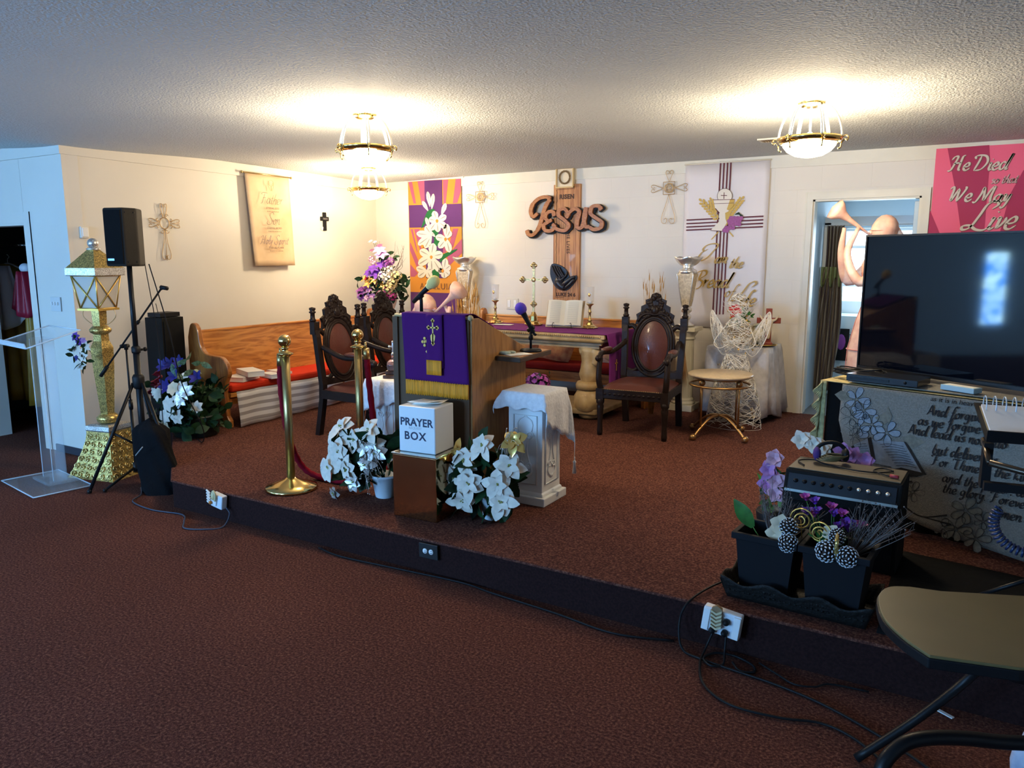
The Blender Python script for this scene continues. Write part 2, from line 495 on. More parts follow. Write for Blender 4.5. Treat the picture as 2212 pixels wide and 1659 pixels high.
def leafcloud(b, pts, L=0.08, W=0.04, n=3, rr=None):
    rr = rr or rnd
    for c in pts:
        for i in range(n):
            d = Vector((rr.uniform(-1, 1), rr.uniform(-1, 1), rr.uniform(-.4, .9)))
            petal(b, Vector(c), basis(d), rr.random() * 6.3, L * rr.uniform(.7, 1.2), W, 0.2, 0.3)
def puff(b, c, rad, n=16, pr=0.012, rr=None):
    # a ball of small florets (hydrangea)
    rr = rr or rnd
    c = Vector(c)
    for i in range(n):
        z = 1 - 2 * (i + .5) / n; a = i * 2.4
        q = math.sqrt(1 - z * z)
        d = Vector((q * math.cos(a), q * math.sin(a), z))
        bloom(b, c + d * rad * rr.uniform(.8, 1), d, pr, 4, .8, .3, .2, rr=rr)
def rdir(rr, up=0.2):
    while True:
        d = Vector((rr.uniform(-1, 1), rr.uniform(-1, 1), rr.uniform(-1, 1)))
        if 0.2 < d.length < 1:
            d.normalize(); d.z += up
            return d.normalized()
# ================================================================ ROOM
WALLP = mat('painted_wall', (0.72, 0.68, 0.60), 0.6, var=0.06, vscale=1.5)
WALLB = mat('painted_block_wall', (0.73, 0.68, 0.59), 0.6, var=0.05, vscale=1.2)
def block_joints(m):
    nt = m.node_tree; b = nt.nodes['Principled BSDF']
    tc = nt.nodes.new('ShaderNodeTexCoord')
    sp = nt.nodes.new('ShaderNodeSeparateXYZ'); cb = nt.nodes.new('ShaderNodeCombineXYZ')
    nt.links.new(tc.outputs['Object'], sp.inputs[0])
    nt.links.new(sp.outputs['X'], cb.inputs['X']); nt.links.new(sp.outputs['Z'], cb.inputs['Y'])
    br = nt.nodes.new('ShaderNodeTexBrick')
    br.inputs['Scale'].default_value = 1.0
    br.inputs['Brick Width'].default_value = 0.40; br.inputs['Row Height'].default_value = 0.20
    br.inputs['Mortar Size'].default_value = 0.004; br.inputs['Mortar Smooth'].default_value = 0.6
    br.inputs['Color1'].default_value = (1, 1, 1, 1); br.inputs['Color2'].default_value = (1, 1, 1, 1); br.inputs['Mortar'].default_value = (0, 0, 0, 1)
    nt.links.new(cb.outputs[0], br.inputs['Vector'])
    bp = nt.nodes.new('ShaderNodeBump'); bp.inputs['Strength'].default_value = 0.25; bp.inputs['Distance'].default_value = 0.004
    nt.links.new(br.outputs['Color'], bp.inputs['Height']); nt.links.new(bp.outputs[0], b.inputs['Normal'])
block_joints(WALLB)
CEILM = mat('popcorn_ceiling', (0.58, 0.61, 0.61), 0.9, var=0.08, vscale=55, bump=1.0, bscale=75)
TRIMM = mat('cream_trim_paint', (0.70, 0.66, 0.54), 0.4, var=0.06, vscale=5)
CARP = carpet_mat('burgundy_carpet', (0.130, 0.047, 0.034), (0.050, 0.018, 0.016), (0.30, 0.135, 0.085))
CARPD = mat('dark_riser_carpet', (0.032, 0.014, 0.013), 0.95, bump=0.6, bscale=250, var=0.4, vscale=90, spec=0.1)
TILE = mat('grey_floor', (0.16, 0.16, 0.16), 0.6)
BACKP = mat('pale_blue_paint', (0.55, 0.62, 0.66), 0.6)
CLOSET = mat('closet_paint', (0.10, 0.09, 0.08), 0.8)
def LW(y): return -6.05 - 0.25 * (y - 3.42) / 3.91
WX0, WX1, WY0, WY1 = -8.7, 3.0, -4.0, 7.33
T = 0.12
b = MB(); b.box((-2.8, 1.7, -0.05), (12.2, 11.8, 0.1)); struct(b.build('floor', CARP))
# stage
b = MB()
poly = [(-4.34, 2.98), (2.99, 2.98), (2.99, 7.33), (-6.30, 7.33), (-6.09, 4.05), (-5.55, 3.85)]
b.prism(poly, 0.0, 0.17); struct(b.build('stage_riser', CARPD))
b = MB(); b.prism([(-4.345, 2.972), (2.99, 2.972), (2.99, 7.33), (-6.30, 7.33), (-6.09, 4.055), (-5.56, 3.855)], 0.168, 0.182)
o = struct(b.build('stage_floor', CARP, bevel=0.006))
# ceiling, gently sagging towards the left corner
def cz(x, y):
    d = math.hypot(x + 6.1, (y - 3.4) * 0.8)
    return 2.51 - 0.065 * math.exp(-(d / 0.9) ** 2) - 0.02 * math.exp(-(math.hypot(x + 6.2, y - 7.3) / 1.2) ** 2)
b = MB()
b.grid(lambda u, v: (WX0 + u * (WX1 - WX0), WY0 + v * (WY1 - WY0), cz(WX0 + u * (WX1 - WX0), WY0 + v * (WY1 - WY0))), 48, 48)
b.box(((WX0 + WX1) / 2, (WY0 + WY1) / 2, 2.6), (WX1 - WX0, WY1 - WY0, 0.1))
struct(b.build('ceiling', CEILM))
# back wall with the doorway x -1.26..-0.41, z up to 2.11
b = MB()
def wbox(bb, x0, x1, y0, y1, z0, z1): bb.box(((x0 + x1) / 2, (y0 + y1) / 2, (z0 + z1) / 2), (x1 - x0, y1 - y0, z1 - z0))
wbox(b, -6.45, -1.26, 7.33, 7.33 + T, 0, 2.56)
wbox(b, -0.41, 3.1, 7.33, 7.33 + T, 0, 2.56)
wbox(b, -1.26, -0.41, 7.33, 7.33 + T, 2.11, 2.56)
struct(b.build('wall_back', WALLB))
b = MB()
b.prism([(-6.05, 3.42), (-6.3, 7.33), (-6.45, 7.33), (-6.2, 3.56), (-6.2, 3.42)], 0, 2.56)
struct(b.build('wall_left', WALLP))
b = MB()
wbox(b, -6.66, -6.052, 3.422, 3.55, 0, 2.55)
wbox(b, -8.7, -7.5, 3.42, 3.55, 0, 2.55)
wbox(b, -7.5, -6.66, 3.42, 3.55, 1.88, 2.55)
struct(b.build('wall_closet', WALLP))
# nave walls behind the camera with window openings
def wall_with_holes(name, axis, pos, a0, a1, holes, m, out):
    bb = MB(); zz0, zz1 = (0.48, 1.72) if axis == 'x' else (0.7, 2.2)
    cur = a0
    def add(p0, p1, z0, z1):
        if axis == 'x': wbox(bb, min(pos, pos + out), max(pos, pos + out), p0, p1, z0, z1)
        else: wbox(bb, p0, p1, min(pos, pos + out), max(pos, pos + out), z0, z1)
    for h0, h1 in holes:
        add(cur, h0, 0, 2.56); add(h0, h1, 0, zz0); add(h0, h1, zz1, 2.56); cur = h1
    add(cur, a1, 0, 2.56)
    return struct(bb.build(name, m))
wall_with_holes('wall_nave_left', 'x', -8.7, -4.1, 3.5, [(-3.2, -2.77), (-1.48, -1.05)], WALLP, -T)
wall_with_holes('wall_nave_front', 'y', -4.0, -8.8, 3.1, [(-6.75, -5.65), (-3.66, -2.58)], WALLP, -T)
b = MB(); wbox(b, 3.0, 3.12, -4.1, 7.45, 0, 2.56); struct(b.build('wall_right', WALLP))
# windows: patterned blue film on the panes, lit by the day outside
def film():
    m = bpy.data.materials.new('blue_window_film'); m.use_nodes = True
    nt = m.node_tree; bs = nt.nodes['Principled BSDF']
    tc = nt.nodes.new('ShaderNodeTexCoord'); v = nt.nodes.new('ShaderNodeTexVoronoi'); v.inputs['Scale'].default_value = 9
    nt.links.new(tc.outputs['Object'], v.inputs['Vector'])
    r = nt.nodes.new('ShaderNodeValToRGB'); e = r.color_ramp.elements
    e[0].position = 0.3; e[0].color = (0.02, 0.22, 0.85, 1); e[1].position = 0.75; e[1].color = (0.45, 0.8, 1.0, 1)
    nt.links.new(v.outputs['Color'], r.inputs[0])
    nt.links.new(r.outputs[0], bs.inputs['Emission Color']); bs.inputs['Emission Strength'].default_value = 34
    bs.inputs['Base Color'].default_value = (0.1, 0.2, 0.4, 1)
    return m
FILM = film()
def nave_window(name, axis, pos, a0, a1, z0=0.7, h=1.5):
    t = bpy.data.objects.new(name, None); COL.objects.link(t); struct(t)
    c = (a0 + a1) / 2
    t.location = (pos, c, z0) if axis == 'x' else (c, pos, z0)
    t.rotation_euler = (0, 0, R(90) if axis == 'x' else 0)
    hw = (a1 - a0) / 2
    bb = MB(); bb.box((0, 0, h / 2), (2 * hw, 0.01, h)); bb.build('window_pane', FILM, t)
    bb = MB()
    for x in ((-hw + .015, hw - .015) if hw < .3 else (-hw + .025, 0, hw - .025)): bb.box((x, 0, h / 2), (0.03, 0.05, h))
    for z in ((.015, h - .015) if hw < .3 else (0.025, h / 2, h - .025)): bb.box((0, 0.0, z), (2 * hw, 0.052, 0.03))
    bb.build('window_frame', TRIMM, t)
nave_window('window_1', 'x', -8.72, -3.2, -2.77, .48, 1.24)
nave_window('window_2', 'x', -8.72, -1.48, -1.05, .48, 1.24)
nave_window('window_3', 'y', -4.06, -3.66, -2.58)
nave_window('window_4', 'y', -4.06, -6.75, -5.65)
# top trim boards
b = MB(); wbox(b, -6.28, 3.0, 7.315, 7.331, 2.40, 2.52); struct(b.build('trim_1', TRIMM))
b = MB(); b.prism([(-6.045, 3.41), (-6.295, 7.32), (-6.28, 7.32), (-6.03, 3.40)], 2.385, 2.50); struct(b.build('trim_2', WALLP))
b = MB(); wbox(b, -8.7, -6.03, 3.402, 3.42, 2.385, 2.50); struct(b.build('trim_3', WALLP))
b = MB(); wbox(b, -6.50, -6.05, 3.408, 3.42, 0, 0.06); struct(b.build('baseboard_left', mat('dark_baseboard', (0.03, 0.03, 0.04), 0.6)))
# doorway casings
def casing(name, x0, x1, ytop, y, cw, z0, m, depth=0.13, ycas=0.02):
    t = bpy.data.objects.new(name, None); COL.objects.link(t); struct(t); t.location = ((x0 + x1) / 2, y, z0)
    hw = (x1 - x0) / 2; h = ytop - z0
    bb = MB()
    for s_ in (-1, 1):
        bb.box((s_ * (hw + cw / 2), -ycas / 2, h / 2 + cw / 2), (cw, ycas, h + cw))
        bb.box((s_ * (hw + cw - .008), -ycas * .55, h / 2 + cw / 2), (.016, ycas * 1.1, h + cw))
    bb.box((0, -ycas / 2, h + cw / 2), (2 * hw, ycas, cw)); bb.box((0, -ycas * .55, h + cw - .008), (2 * hw, ycas * 1.1, .016))
    bb.build('door_casing', m, t)
    bb = MB()
    for s_ in (-1, 1): bb.box((s_ * (hw - .008), depth / 2, h / 2), (.016, depth, h))
    bb.box((0, depth / 2, h - .008), (2 * hw, depth, .016))
    bb.build('door_jamb', m, t)
    return t
casing('door_1', -1.26, -0.41, 2.11, 7.33, 0.065, 0.18, TRIMM)
casing('door_2', -7.5, -6.66, 1.88, 3.42, 0.09, 0.0, WALLP, ycas=0.007)
# closet behind the left doorway
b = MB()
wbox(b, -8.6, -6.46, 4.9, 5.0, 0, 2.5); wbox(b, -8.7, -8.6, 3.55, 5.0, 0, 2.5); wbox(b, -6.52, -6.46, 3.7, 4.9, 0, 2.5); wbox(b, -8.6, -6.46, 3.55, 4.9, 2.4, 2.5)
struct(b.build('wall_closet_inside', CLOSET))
# kitchen behind the back doorway
b = MB()
wbox(b, -1.44, -1.36, 7.45, 10.0, 0, 2.5); wbox(b, 0.9, 1.0, 7.45, 10.0, 0, 2.5); wbox(b, -1.44, 1.0, 7.45, 10.0, 2.42, 2.5)
wbox(b, -1.36, 1.0, 10.0, 10.1, 0, 0.95); wbox(b, -1.36, 1.0, 10.0, 10.1, 1.95, 2.5); wbox(b, 0.2, 1.0, 10.0, 10.1, 0.95, 1.95)
struct(b.build('wall_kitchen', BACKP))
b = MB(); wbox(b, -1.4, 1.0, 7.42, 10.1, 0.0, 0.06); struct(b.build('floor_kitchen', TILE))
b = MB(); wbox(b, -1.36, -1.30, 8.66, 8.74, 0.06, 1.96); wbox(b, -1.36, 0.9, 8.66, 8.74, 1.93, 2.02); wbox(b, -0.50, 0.9, 8.66, 8.74, 0.06, 1.93)
struct(b.build('wall_kitchen_partition', mat('white_paint', (0.75, 0.78, 0.78), 0.5)))
t = bpy.data.objects.new('window_5', None); COL.objects.link(t); struct(t); t.location = (-0.58, 10.0, 0.95)
b = MB(); b.box((0, 0.03, 0.5), (1.56, 0.01, 1.0)); b.build('window_pane', mat('bright_window', (0.9, 0.95, 1), 0.5, emit=(0.85, 0.95, 1.0), estr=2.6), t)
b = MB()
for z in (0.02, 0.33, 0.78, 0.98): b.box((0, 0.0, z), (1.56, 0.04, 0.035))
for x in (-.76, 0, .76): b.box((x, 0, 0.5), (0.04, 0.045, 1.0))
b.build('window_frame', WHITE, t)
# leaf of the back doorway standing open on the right
t = thing('panel_door', 'pale blue door leaf standing open at the right of the back doorway', 'door', (-0.45, 7.47, 0.19))
b = MB(); b.box((0, 0.38, 0.95), (0.036, 0.74, 1.88)); 
for z in (0.5, 1.35): b.box((-0.02, 0.38, z), (0.012, 0.5, 0.6))
b.build('door_leaf', mat('pale_blue_door', (0.50, 0.62, 0.68), 0.4), t, bevel=0.004)
b = MB(); b.ball((-0.05, 0.69, 0.78), 0.028); b.build('door_knob', BRASSD, t)

# ================================================================ CEILING LIGHTS
BULB = mat('lit_glass_bowl', (1, 0.95, 0.85), 0.4, emit=(1.0, 0.86, 0.62), estr=9.0)
CAGE = mat('white_enamel', (0.86, 0.82, 0.72), 0.3)
def ceiling_light(label):
    t = thing('ceiling_light', label, 'light', (0, 0, 2.51), 0, 'brass and glass ceiling lights')
    b = MB(); b.lathe([(0.0, -0.03), (0.05, -0.028), (0.075, -0.01), (0.08, 0.0)], 24); b.build('ceiling_canopy', BRASS, t)
    for k in range(6):
        a = k * PI / 3 + 0.3
        ca, sa = math.cos(a), math.sin(a)
        b = MB()
        pts = [(0.055, -0.012), (0.10, -0.025), (0.145, -0.075), (0.17, -0.14), (0.182, -0.205)]
        P = catmull([(r * ca, r * sa, z) for r, z in pts], 4)
        n_ = Vector((-sa, ca, 0))
        for off in (-0.007, 0.007): b.tube([p + n_ * off for p in P], 0.0055, 6)
        b.build('arm', CAGE, t)
        b = MB()
        cur = catmull([((0.178 + x) * ca, (0.178 + x) * sa, z - 0.212) for x, z in [(0, 0), (0.02, 0.012), (0.036, 0.0), (0.03, -0.016), (0.016, -0.01), (0.0, -0.03), (-0.004, -0.055), (-0.02, -0.06)]], 4)
        b.tube(cur, 0.0045, 6)
        b.build('scroll', BRASS, t)
    b = MB(); b.lathe([(0.172, -0.205), (0.184, -0.20), (0.186, -0.212), (0.178, -0.225), (0.165, -0.238), (0.160, -0.232), (0.172, -0.205)], 36, cap=False); b.build('ring', BRASS, t)
    b = MB(); b.lathe([(0.155, -0.225), (0.15, -0.25), (0.125, -0.28), (0.08, -0.305), (0.03, -0.315), (0.0, -0.316)], 32); b.build('glass_bowl', BULB, t)
    b = MB(); b.ball((0, 0, -0.19), 0.022); b.tube([(0, 0, -0.02), (0, 0, -0.19)], 0.006, 6); b.build('bulb', BULB, t)
    return t
L0 = ceiling_light('nearer left brass ceiling light with white caged arms and glowing glass bowl')
spots = [((-3.44, 3.92), None), ((-5.36, 6.14), 'farthest ceiling light, small glowing bowl near the back left corner'),
         ((-0.90, 4.98), 'right ceiling light with glowing bowl in front of the ceiling vent')]
for i, ((x, y), lab) in enumerate(spots):
    if i == 0:
        o = L0; o.location = (x, y, 2.51)
    else:
        o = dup(L0, (x, y, cz(x, y)), 0.4 * i, lab)
    l = bpy.data.lights.new('lamp_glow', 'POINT')
    l.energy = 80; l.color = (1.0, 0.79, 0.52); l.shadow_soft_size = 0.045
    q = bpy.data.objects.new('lamp_glow', l); q.location = (x, y, 2.51 - 0.165); COL.objects.link(q)
    l = bpy.data.lights.new('lamp_bowl_glow', 'POINT')
    l.energy = 55; l.color = (1.0, 0.79, 0.52); l.shadow_soft_size = 0.11
    q = bpy.data.objects.new('lamp_bowl_glow', l); q.location = (x, y, 2.51 - 0.44); COL.objects.link(q)
t = thing('ceiling_vent', 'cream slatted air vent in the ceiling behind the right lamp', 'vent', (-1.30, 6.3, 2.505))
b = MB()
b.box((0, 0.07, -.004), (0.42, 0.015, 0.012)); b.box((0, -0.07, -.004), (0.42, 0.015, 0.012)); b.box((0.2, 0, -.004), (0.015, 0.15, 0.012)); b.box((-0.2, 0, -.004), (0.015, 0.15, 0.012))
b.build('frame', TRIMM, t)
b = MB()
for k in range(20): b.box((-0.18 + k * 0.019, 0, -0.006), (0.007, 0.13, 0.010))
b.build('slats', mat('tan_vent', (0.35, 0.26, 0.15), 0.5), t)

# ================================================================ WALL PIECES, left wall
def onleft(y, z, off=0.0): return (LW(y) + off, y, z)
LRZ = R(90) + math.atan(0.25 / 3.91)
t = thing('thermostat', 'small white thermostat box on the left wall above the lamp post', 'thermostat', onleft(3.545, 1.80, 0.016), LRZ)
b = MB(); b.box((0, 0, 0), (0.065, 0.028, 0.09)); b.build('case', mat('off_white', (0.72, 0.68, 0.58), 0.5), t, bevel=0.006)
b = MB(); b.box((0, -0.016, 0.0), (0.05, 0.008, 0.07)); b.build('cover', WHITE, t, bevel=0.004)
t = thing('light_switch', 'white triple light switch plate beside the closet doorway', 'light switch', (-6.30, 3.414, 1.235))
b = MB(); b.box((0, 0, 0), (0.14, 0.008, 0.115)); b.build('plate', mat('pale_plate', (0.62, 0.62, 0.6), 0.5), t, bevel=0.003)
for k in (-1, 0, 1):
    b = MB(); b.box((k * 0.04, -0.008, 0.005), (0.01, 0.016, 0.025)); b.build('toggle', WHITE, t)

def spiral(cx, cz_, r, a0, turns, s=1, k=14, shrink=0.25):
    return [(cx + r * (1 - (1 - shrink) * i / k) * math.cos(a0 + s * turns * 2 * PI * i / k), 0, cz_ + r * (1 - (1 - shrink) * i / k) * math.sin(a0 + s * turns * 2 * PI * i / k)) for i in range(k + 1)]
# scrolled gilt cross on the left wall
GILT = mat('antique_gilt_wire', (0.50, 0.33, 0.15), 0.4, 0.7)
t = thing('scrolled_wall_cross', 'gilt scrolled wire cross with long tapering foot, beside the loudspeaker', 'cross', onleft(4.29, 1.90, 0.02), LRZ)
b = MB()
def limb(bb, ang, L, wd):
    Mx = Matrix.Rotation(ang, 4, 'Y')
    for s_ in (-1, 1):
        bb.tube(catmull([(s_ * .012, 0, .05), (s_ * .02, 0, L * .5), (s_ * wd, 0, L * .8), (s_ * wd * .9, 0, L), (s_ * wd * .35, 0, L * .96), (s_ * wd * .4, 0, L * .82)], 5), 0.003, 5, M=Mx)
        bb.tube([Vector(p) for p in spiral(s_ * .022, .065, .018, 0 if s_ > 0 else PI, .9, s_)], 0.003, 5, M=Mx)
    bb.tube([(0, 0, .045), (0, 0, L)], 0.003, 5, M=Mx)
limb(b, 0, 0.165, 0.032); b.build('upper_arm', GILT, t)
b = MB(); limb(b, PI / 2, 0.155, 0.036); b.build('side_arm', GILT, t)
b = MB(); limb(b, -PI / 2, 0.155, 0.036); b.build('side_arm', GILT, t)
b = MB()
b.tube([(0.048 * math.cos(a), 0, 0.048 * math.sin(a)) for a in [2 * PI * k / 20 for k in range(20)]], 0.004, 6, closed=True)
b.build('ring', GILT, t)
b = MB()
for s_ in (-1, 1):
    b.tube(catmull([(s_ * .008, 0, -.05), (s_ * .02, 0, -.17), (s_ * .045, 0, -.26), (s_ * .038, 0, -.305), (s_ * .012, 0, -.31), (s_ * .006, 0, -.285), (s_ * .02, 0, -.275)], 5), 0.003, 5)
    b.tube([Vector(p) for p in spiral(s_ * .022, -.07, .02, 0 if s_ > 0 else PI, .9, -s_)], 0.003, 5)
b.tube([(0, 0, -.05), (0, 0, -.32)], 0.003, 5)
b.build('foot', GILT, t)
# cloth scroll
PARCH = mat('parchment_cloth', (0.66, 0.49, 0.31), 0.85, var=0.22, vscale=3.5, col2=(0.58, 0.39, 0.22))
SEPIA = mat('sepia_ink', (0.11, 0.07, 0.05), 0.7)
t = thing('scripture_scroll', 'parchment cloth scroll reading Father, Son, Holy Spirit, hung by a rod', 'banner', onleft(5.51, 2.42, 0.05), LRZ)
def scr(u, v):
    z = -v * 0.895
    hw = 0.30 - 0.02 * v
    return ((u - .5) * 2 * hw + 0.028 * v, 0.01 * math.sin(u * 9) * v - 0.03 * v, z)
b = MB(); b.grid(scr, 10, 16); b.build('cloth', PARCH, t, solid=0.003)
b = MB(); b.tube([(-0.33, 0, 0), (0.33, 0, 0)], 0.007, 8); b.ball((-0.335, 0, 0), 0.013); b.ball((0.335, 0, 0), 0.013); b.build('rod', BRASSD, t)
yo = -0.045
knot = MB()
for a in (0, 2 * PI / 3, 4 * PI / 3):
    knot.tube(catmull([(0.022 * math.sin(a) + 0.034 * math.cos(q) * math.cos(a), yo, -0.105 + 0.022 * math.cos(a) + 0.034 * math.cos(q) * -math.sin(a) + 0.03 * math.sin(q)) for q in [k * PI / 4 for k in range(8)]], 3, True), 0.0016, 4, closed=True)
knot.build('emblem', mat('tan_ink', (0.55, 0.33, 0.16), 0.7), t)
script('Father', 0.052, SEPIA, t, 'lettering', (-0.155, yo, -0.285), 0.06)
text('ETERNAL GOD', 0.026, SEPIA, t, loc=(0.01, yo, -0.335))
text('the maker of heaven and earth', 0.013, SEPIA, t, loc=(0.01, yo, -0.362))
script('Son', 0.052, SEPIA, t, 'lettering', (-0.09, yo - .004, -0.485), 0.06)
text('ETERNAL WORD', 0.026, SEPIA, t, loc=(0.015, yo - .006, -0.53))
text('the light of the world given for us', 0.013, SEPIA, t, loc=(0.015, yo - .006, -0.558))
script('Holy Spirit', 0.040, mat('violet_sepia_ink', (0.10, 0.06, 0.10), 0.7), t, 'lettering', (-0.20, yo - .012, -0.68), 0.07)
text('ETERNAL POWER', 0.026, SEPIA, t, loc=(0.02, yo - .014, -0.725))
text('the comforter sent to dwell within', 0.013, SEPIA, t, loc=(0.02, yo - .014, -0.752))
# small black cross
t = thing('black_wall_cross', 'small black wall cross with silver lettering near the back corner', 'cross', onleft(6.38, 2.00, 0.012), LRZ)
b = MB(); b.box((0, 0, 0), (0.045, 0.02, 0.2)); b.box((0, 0, 0.03), (0.125, 0.021, 0.045)); b.build('cross_body', BLK, t, bevel=0.004)
text('FAITH', 0.028, SILVER, t, loc=(0, -0.0115, 0.02))
b = MB(); b.box((-0.04, 0.002, -0.075), (0.028, 0.002, 0.035), rot=(0, 0.2, 0)); b.build('paper_tag', PAPER, t)
# ================================================================ STAGE FURNITURE
SZ = 0.182
# ---------------- pews
def pew_end_profile():
    return [(0.0, 0.0), (0.0, 0.06), (0.03, 0.10), (0.045, 0.30), (0.015, 0.40), (-0.02, 0.46), (-0.005, 0.53), (0.03, 0.575), (0.075, 0.60),
            (0.16, 0.605), (0.25, 0.615), (0.30, 0.65), (0.325, 0.71), (0.335, 0.79), (0.36, 0.85), (0.40, 0.872), (0.44, 0.85), (0.475, 0.75), (0.485, 0.10), (0.50, 0.06), (0.50, 0.0)]
def pew(label, L, loc, rz, cush, wood, skirt=None):
    t = thing('church_pew', label, 'pew', loc, rz)
    for s_ in (-1, 1):
        b = MB(); pf = catmull([(y, z, 0) for y, z in pew_end_profile()[3:18]], 3)
        poly = [(0.0, 0.0), (0.0, 0.06), (0.03, 0.10)] + [(p.x, p.y) for p in pf] + [(0.485, 0.10), (0.50, 0.06), (0.50, 0.0)]
        x = s_ * (L / 2)
        b.prism(poly, x - 0.022, x + 0.022, 'YZ'); b.build('end_panel', OAKE, t, bevel=0.008)
    b = MB(); b.box((0, 0.225, 0.275), (L - .04, 0.42, 0.035)); b.box((0, 0.055, 0.235), (L - .04, 0.03, 0.09)); b.build('seat', wood, t)
    b = MB(); b.box((0, 0.40, 0.545), (L - .04, 0.03, 0.50), rot=(R(-8), 0, 0)); b.build('backrest', wood, t)
    b = MB(); b.box((0, 0.435, 0.795), (L - .03, 0.05, 0.02)); b.build('top_rail', wood, t, bevel=0.006)
    b = MB(); b.box((0, 0.20, 0.33), (L - .05, 0.40, 0.065)); b.build('cushion', cush, t, bevel=0.022)
    return t
pl = pew('honey oak pew along the left wall with bright red seat cushion', 2.25, (-5.27, 5.34, SZ), R(90), RED, OAKX)
pb = pew('honey oak pew against the back wall behind the altar table, dark red cushion', 2.06, (-3.62, 6.78, SZ), 0, DKRED, OAKX)
# striped skirting cloth hanging over the pew front
STRC = mat('grey_white_striped_cloth', (0.72, 0.70, 0.69), 0.8)
nt = STRC.node_tree; bs = nt.nodes['Principled BSDF']
tc = nt.nodes.new('ShaderNodeTexCoord'); sp = nt.nodes.new('ShaderNodeSeparateXYZ'); nt.links.new(tc.outputs['Object'], sp.inputs[0])
mth = nt.nodes.new('ShaderNodeMath'); mth.operation = 'MULTIPLY'; mth.inputs[1].default_value = 1 / 0.062; nt.links.new(sp.outputs['Z'], mth.inputs[0])
fr = nt.nodes.new('ShaderNodeMath'); fr.operation = 'FRACT'; nt.links.new(mth.outputs[0], fr.inputs[0])
gt = nt.nodes.new('ShaderNodeMath'); gt.operation = 'GREATER_THAN'; gt.inputs[1].default_value = 0.55; nt.links.new(fr.outputs[0], gt.inputs[0])
mx = nt.nodes.new('ShaderNodeMix'); mx.data_type = 'RGBA'; mx.inputs[6].default_value = (0.74, 0.72, 0.71, 1); mx.inputs[7].default_value = (0.36, 0.33, 0.33, 1)
nt.links.new(gt.outputs[0], mx.inputs[0]); nt.links.new(mx.outputs[2], bs.inputs['Base Color'])
def skirt(label, y0, y1, z1, tilt, loc):
    b = MB()
    b.grid(lambda u, v: (0.012 * math.sin(u * 22 + v * 2) + 0.02 * v, (y1 - y0) * (u - .5), z1 - v * (z1 + tilt * u)), 30, 6)
    o = b.build('striped_cloth', STRC, None, loc, solid=0.003)
    return tag(o, label, 'cloth')
skirt('grey and white striped cloth hung under the red cushion, nearer piece', 0, 1.27, 0.30, -0.02, (-5.225, 4.88, SZ + 0.01))
skirt('farther striped cloth under the left pew, behind the left armchair', 0, 0.88, 0.29, -0.04, (-5.235, 5.98, SZ + 0.012))
# books on the left pew
COVW = mat('white_book_cover', (0.78, 0.76, 0.72), 0.6)
def book(label, loc, rz, s, group=None, rot=None):
    t = thing('hymn_book', label, 'book', loc, rz, group)
    if rot: t.rotation_euler = rot
    b = MB(); b.box((0, 0, s[2] - .002), (s[0], s[1], .003)); b.box((0, 0, .0015), (s[0], s[1], .003)); b.box((-s[0] / 2 + .0015, 0, s[2] / 2), (.003, s[1], s[2])); b.build('cover', COVW, t)
    b = MB(); b.box((0.002, 0, s[2] / 2), (s[0] - .008, s[1] - .008, s[2] - .006)); b.build('pages', PAPER, t)
bz = SZ + 0.366
book('tan-covered book underneath the white ones at the pew end', (-5.42, 4.47, bz), 0.3, (.19, .26, .04))
book('white book lying on top of the small pile at the pew end', (-5.38, 4.53, bz + .041), 1.2, (.15, .30, .045))
book('white book nearest the seat edge below the pile on the left pew', (-5.31, 4.70, bz), 1.35, (.11, .20, .038), rot=None)
book('flat white book lying alone farther along the left pew', (-5.46, 4.93, bz), 1.4, (.11, .26, .02))

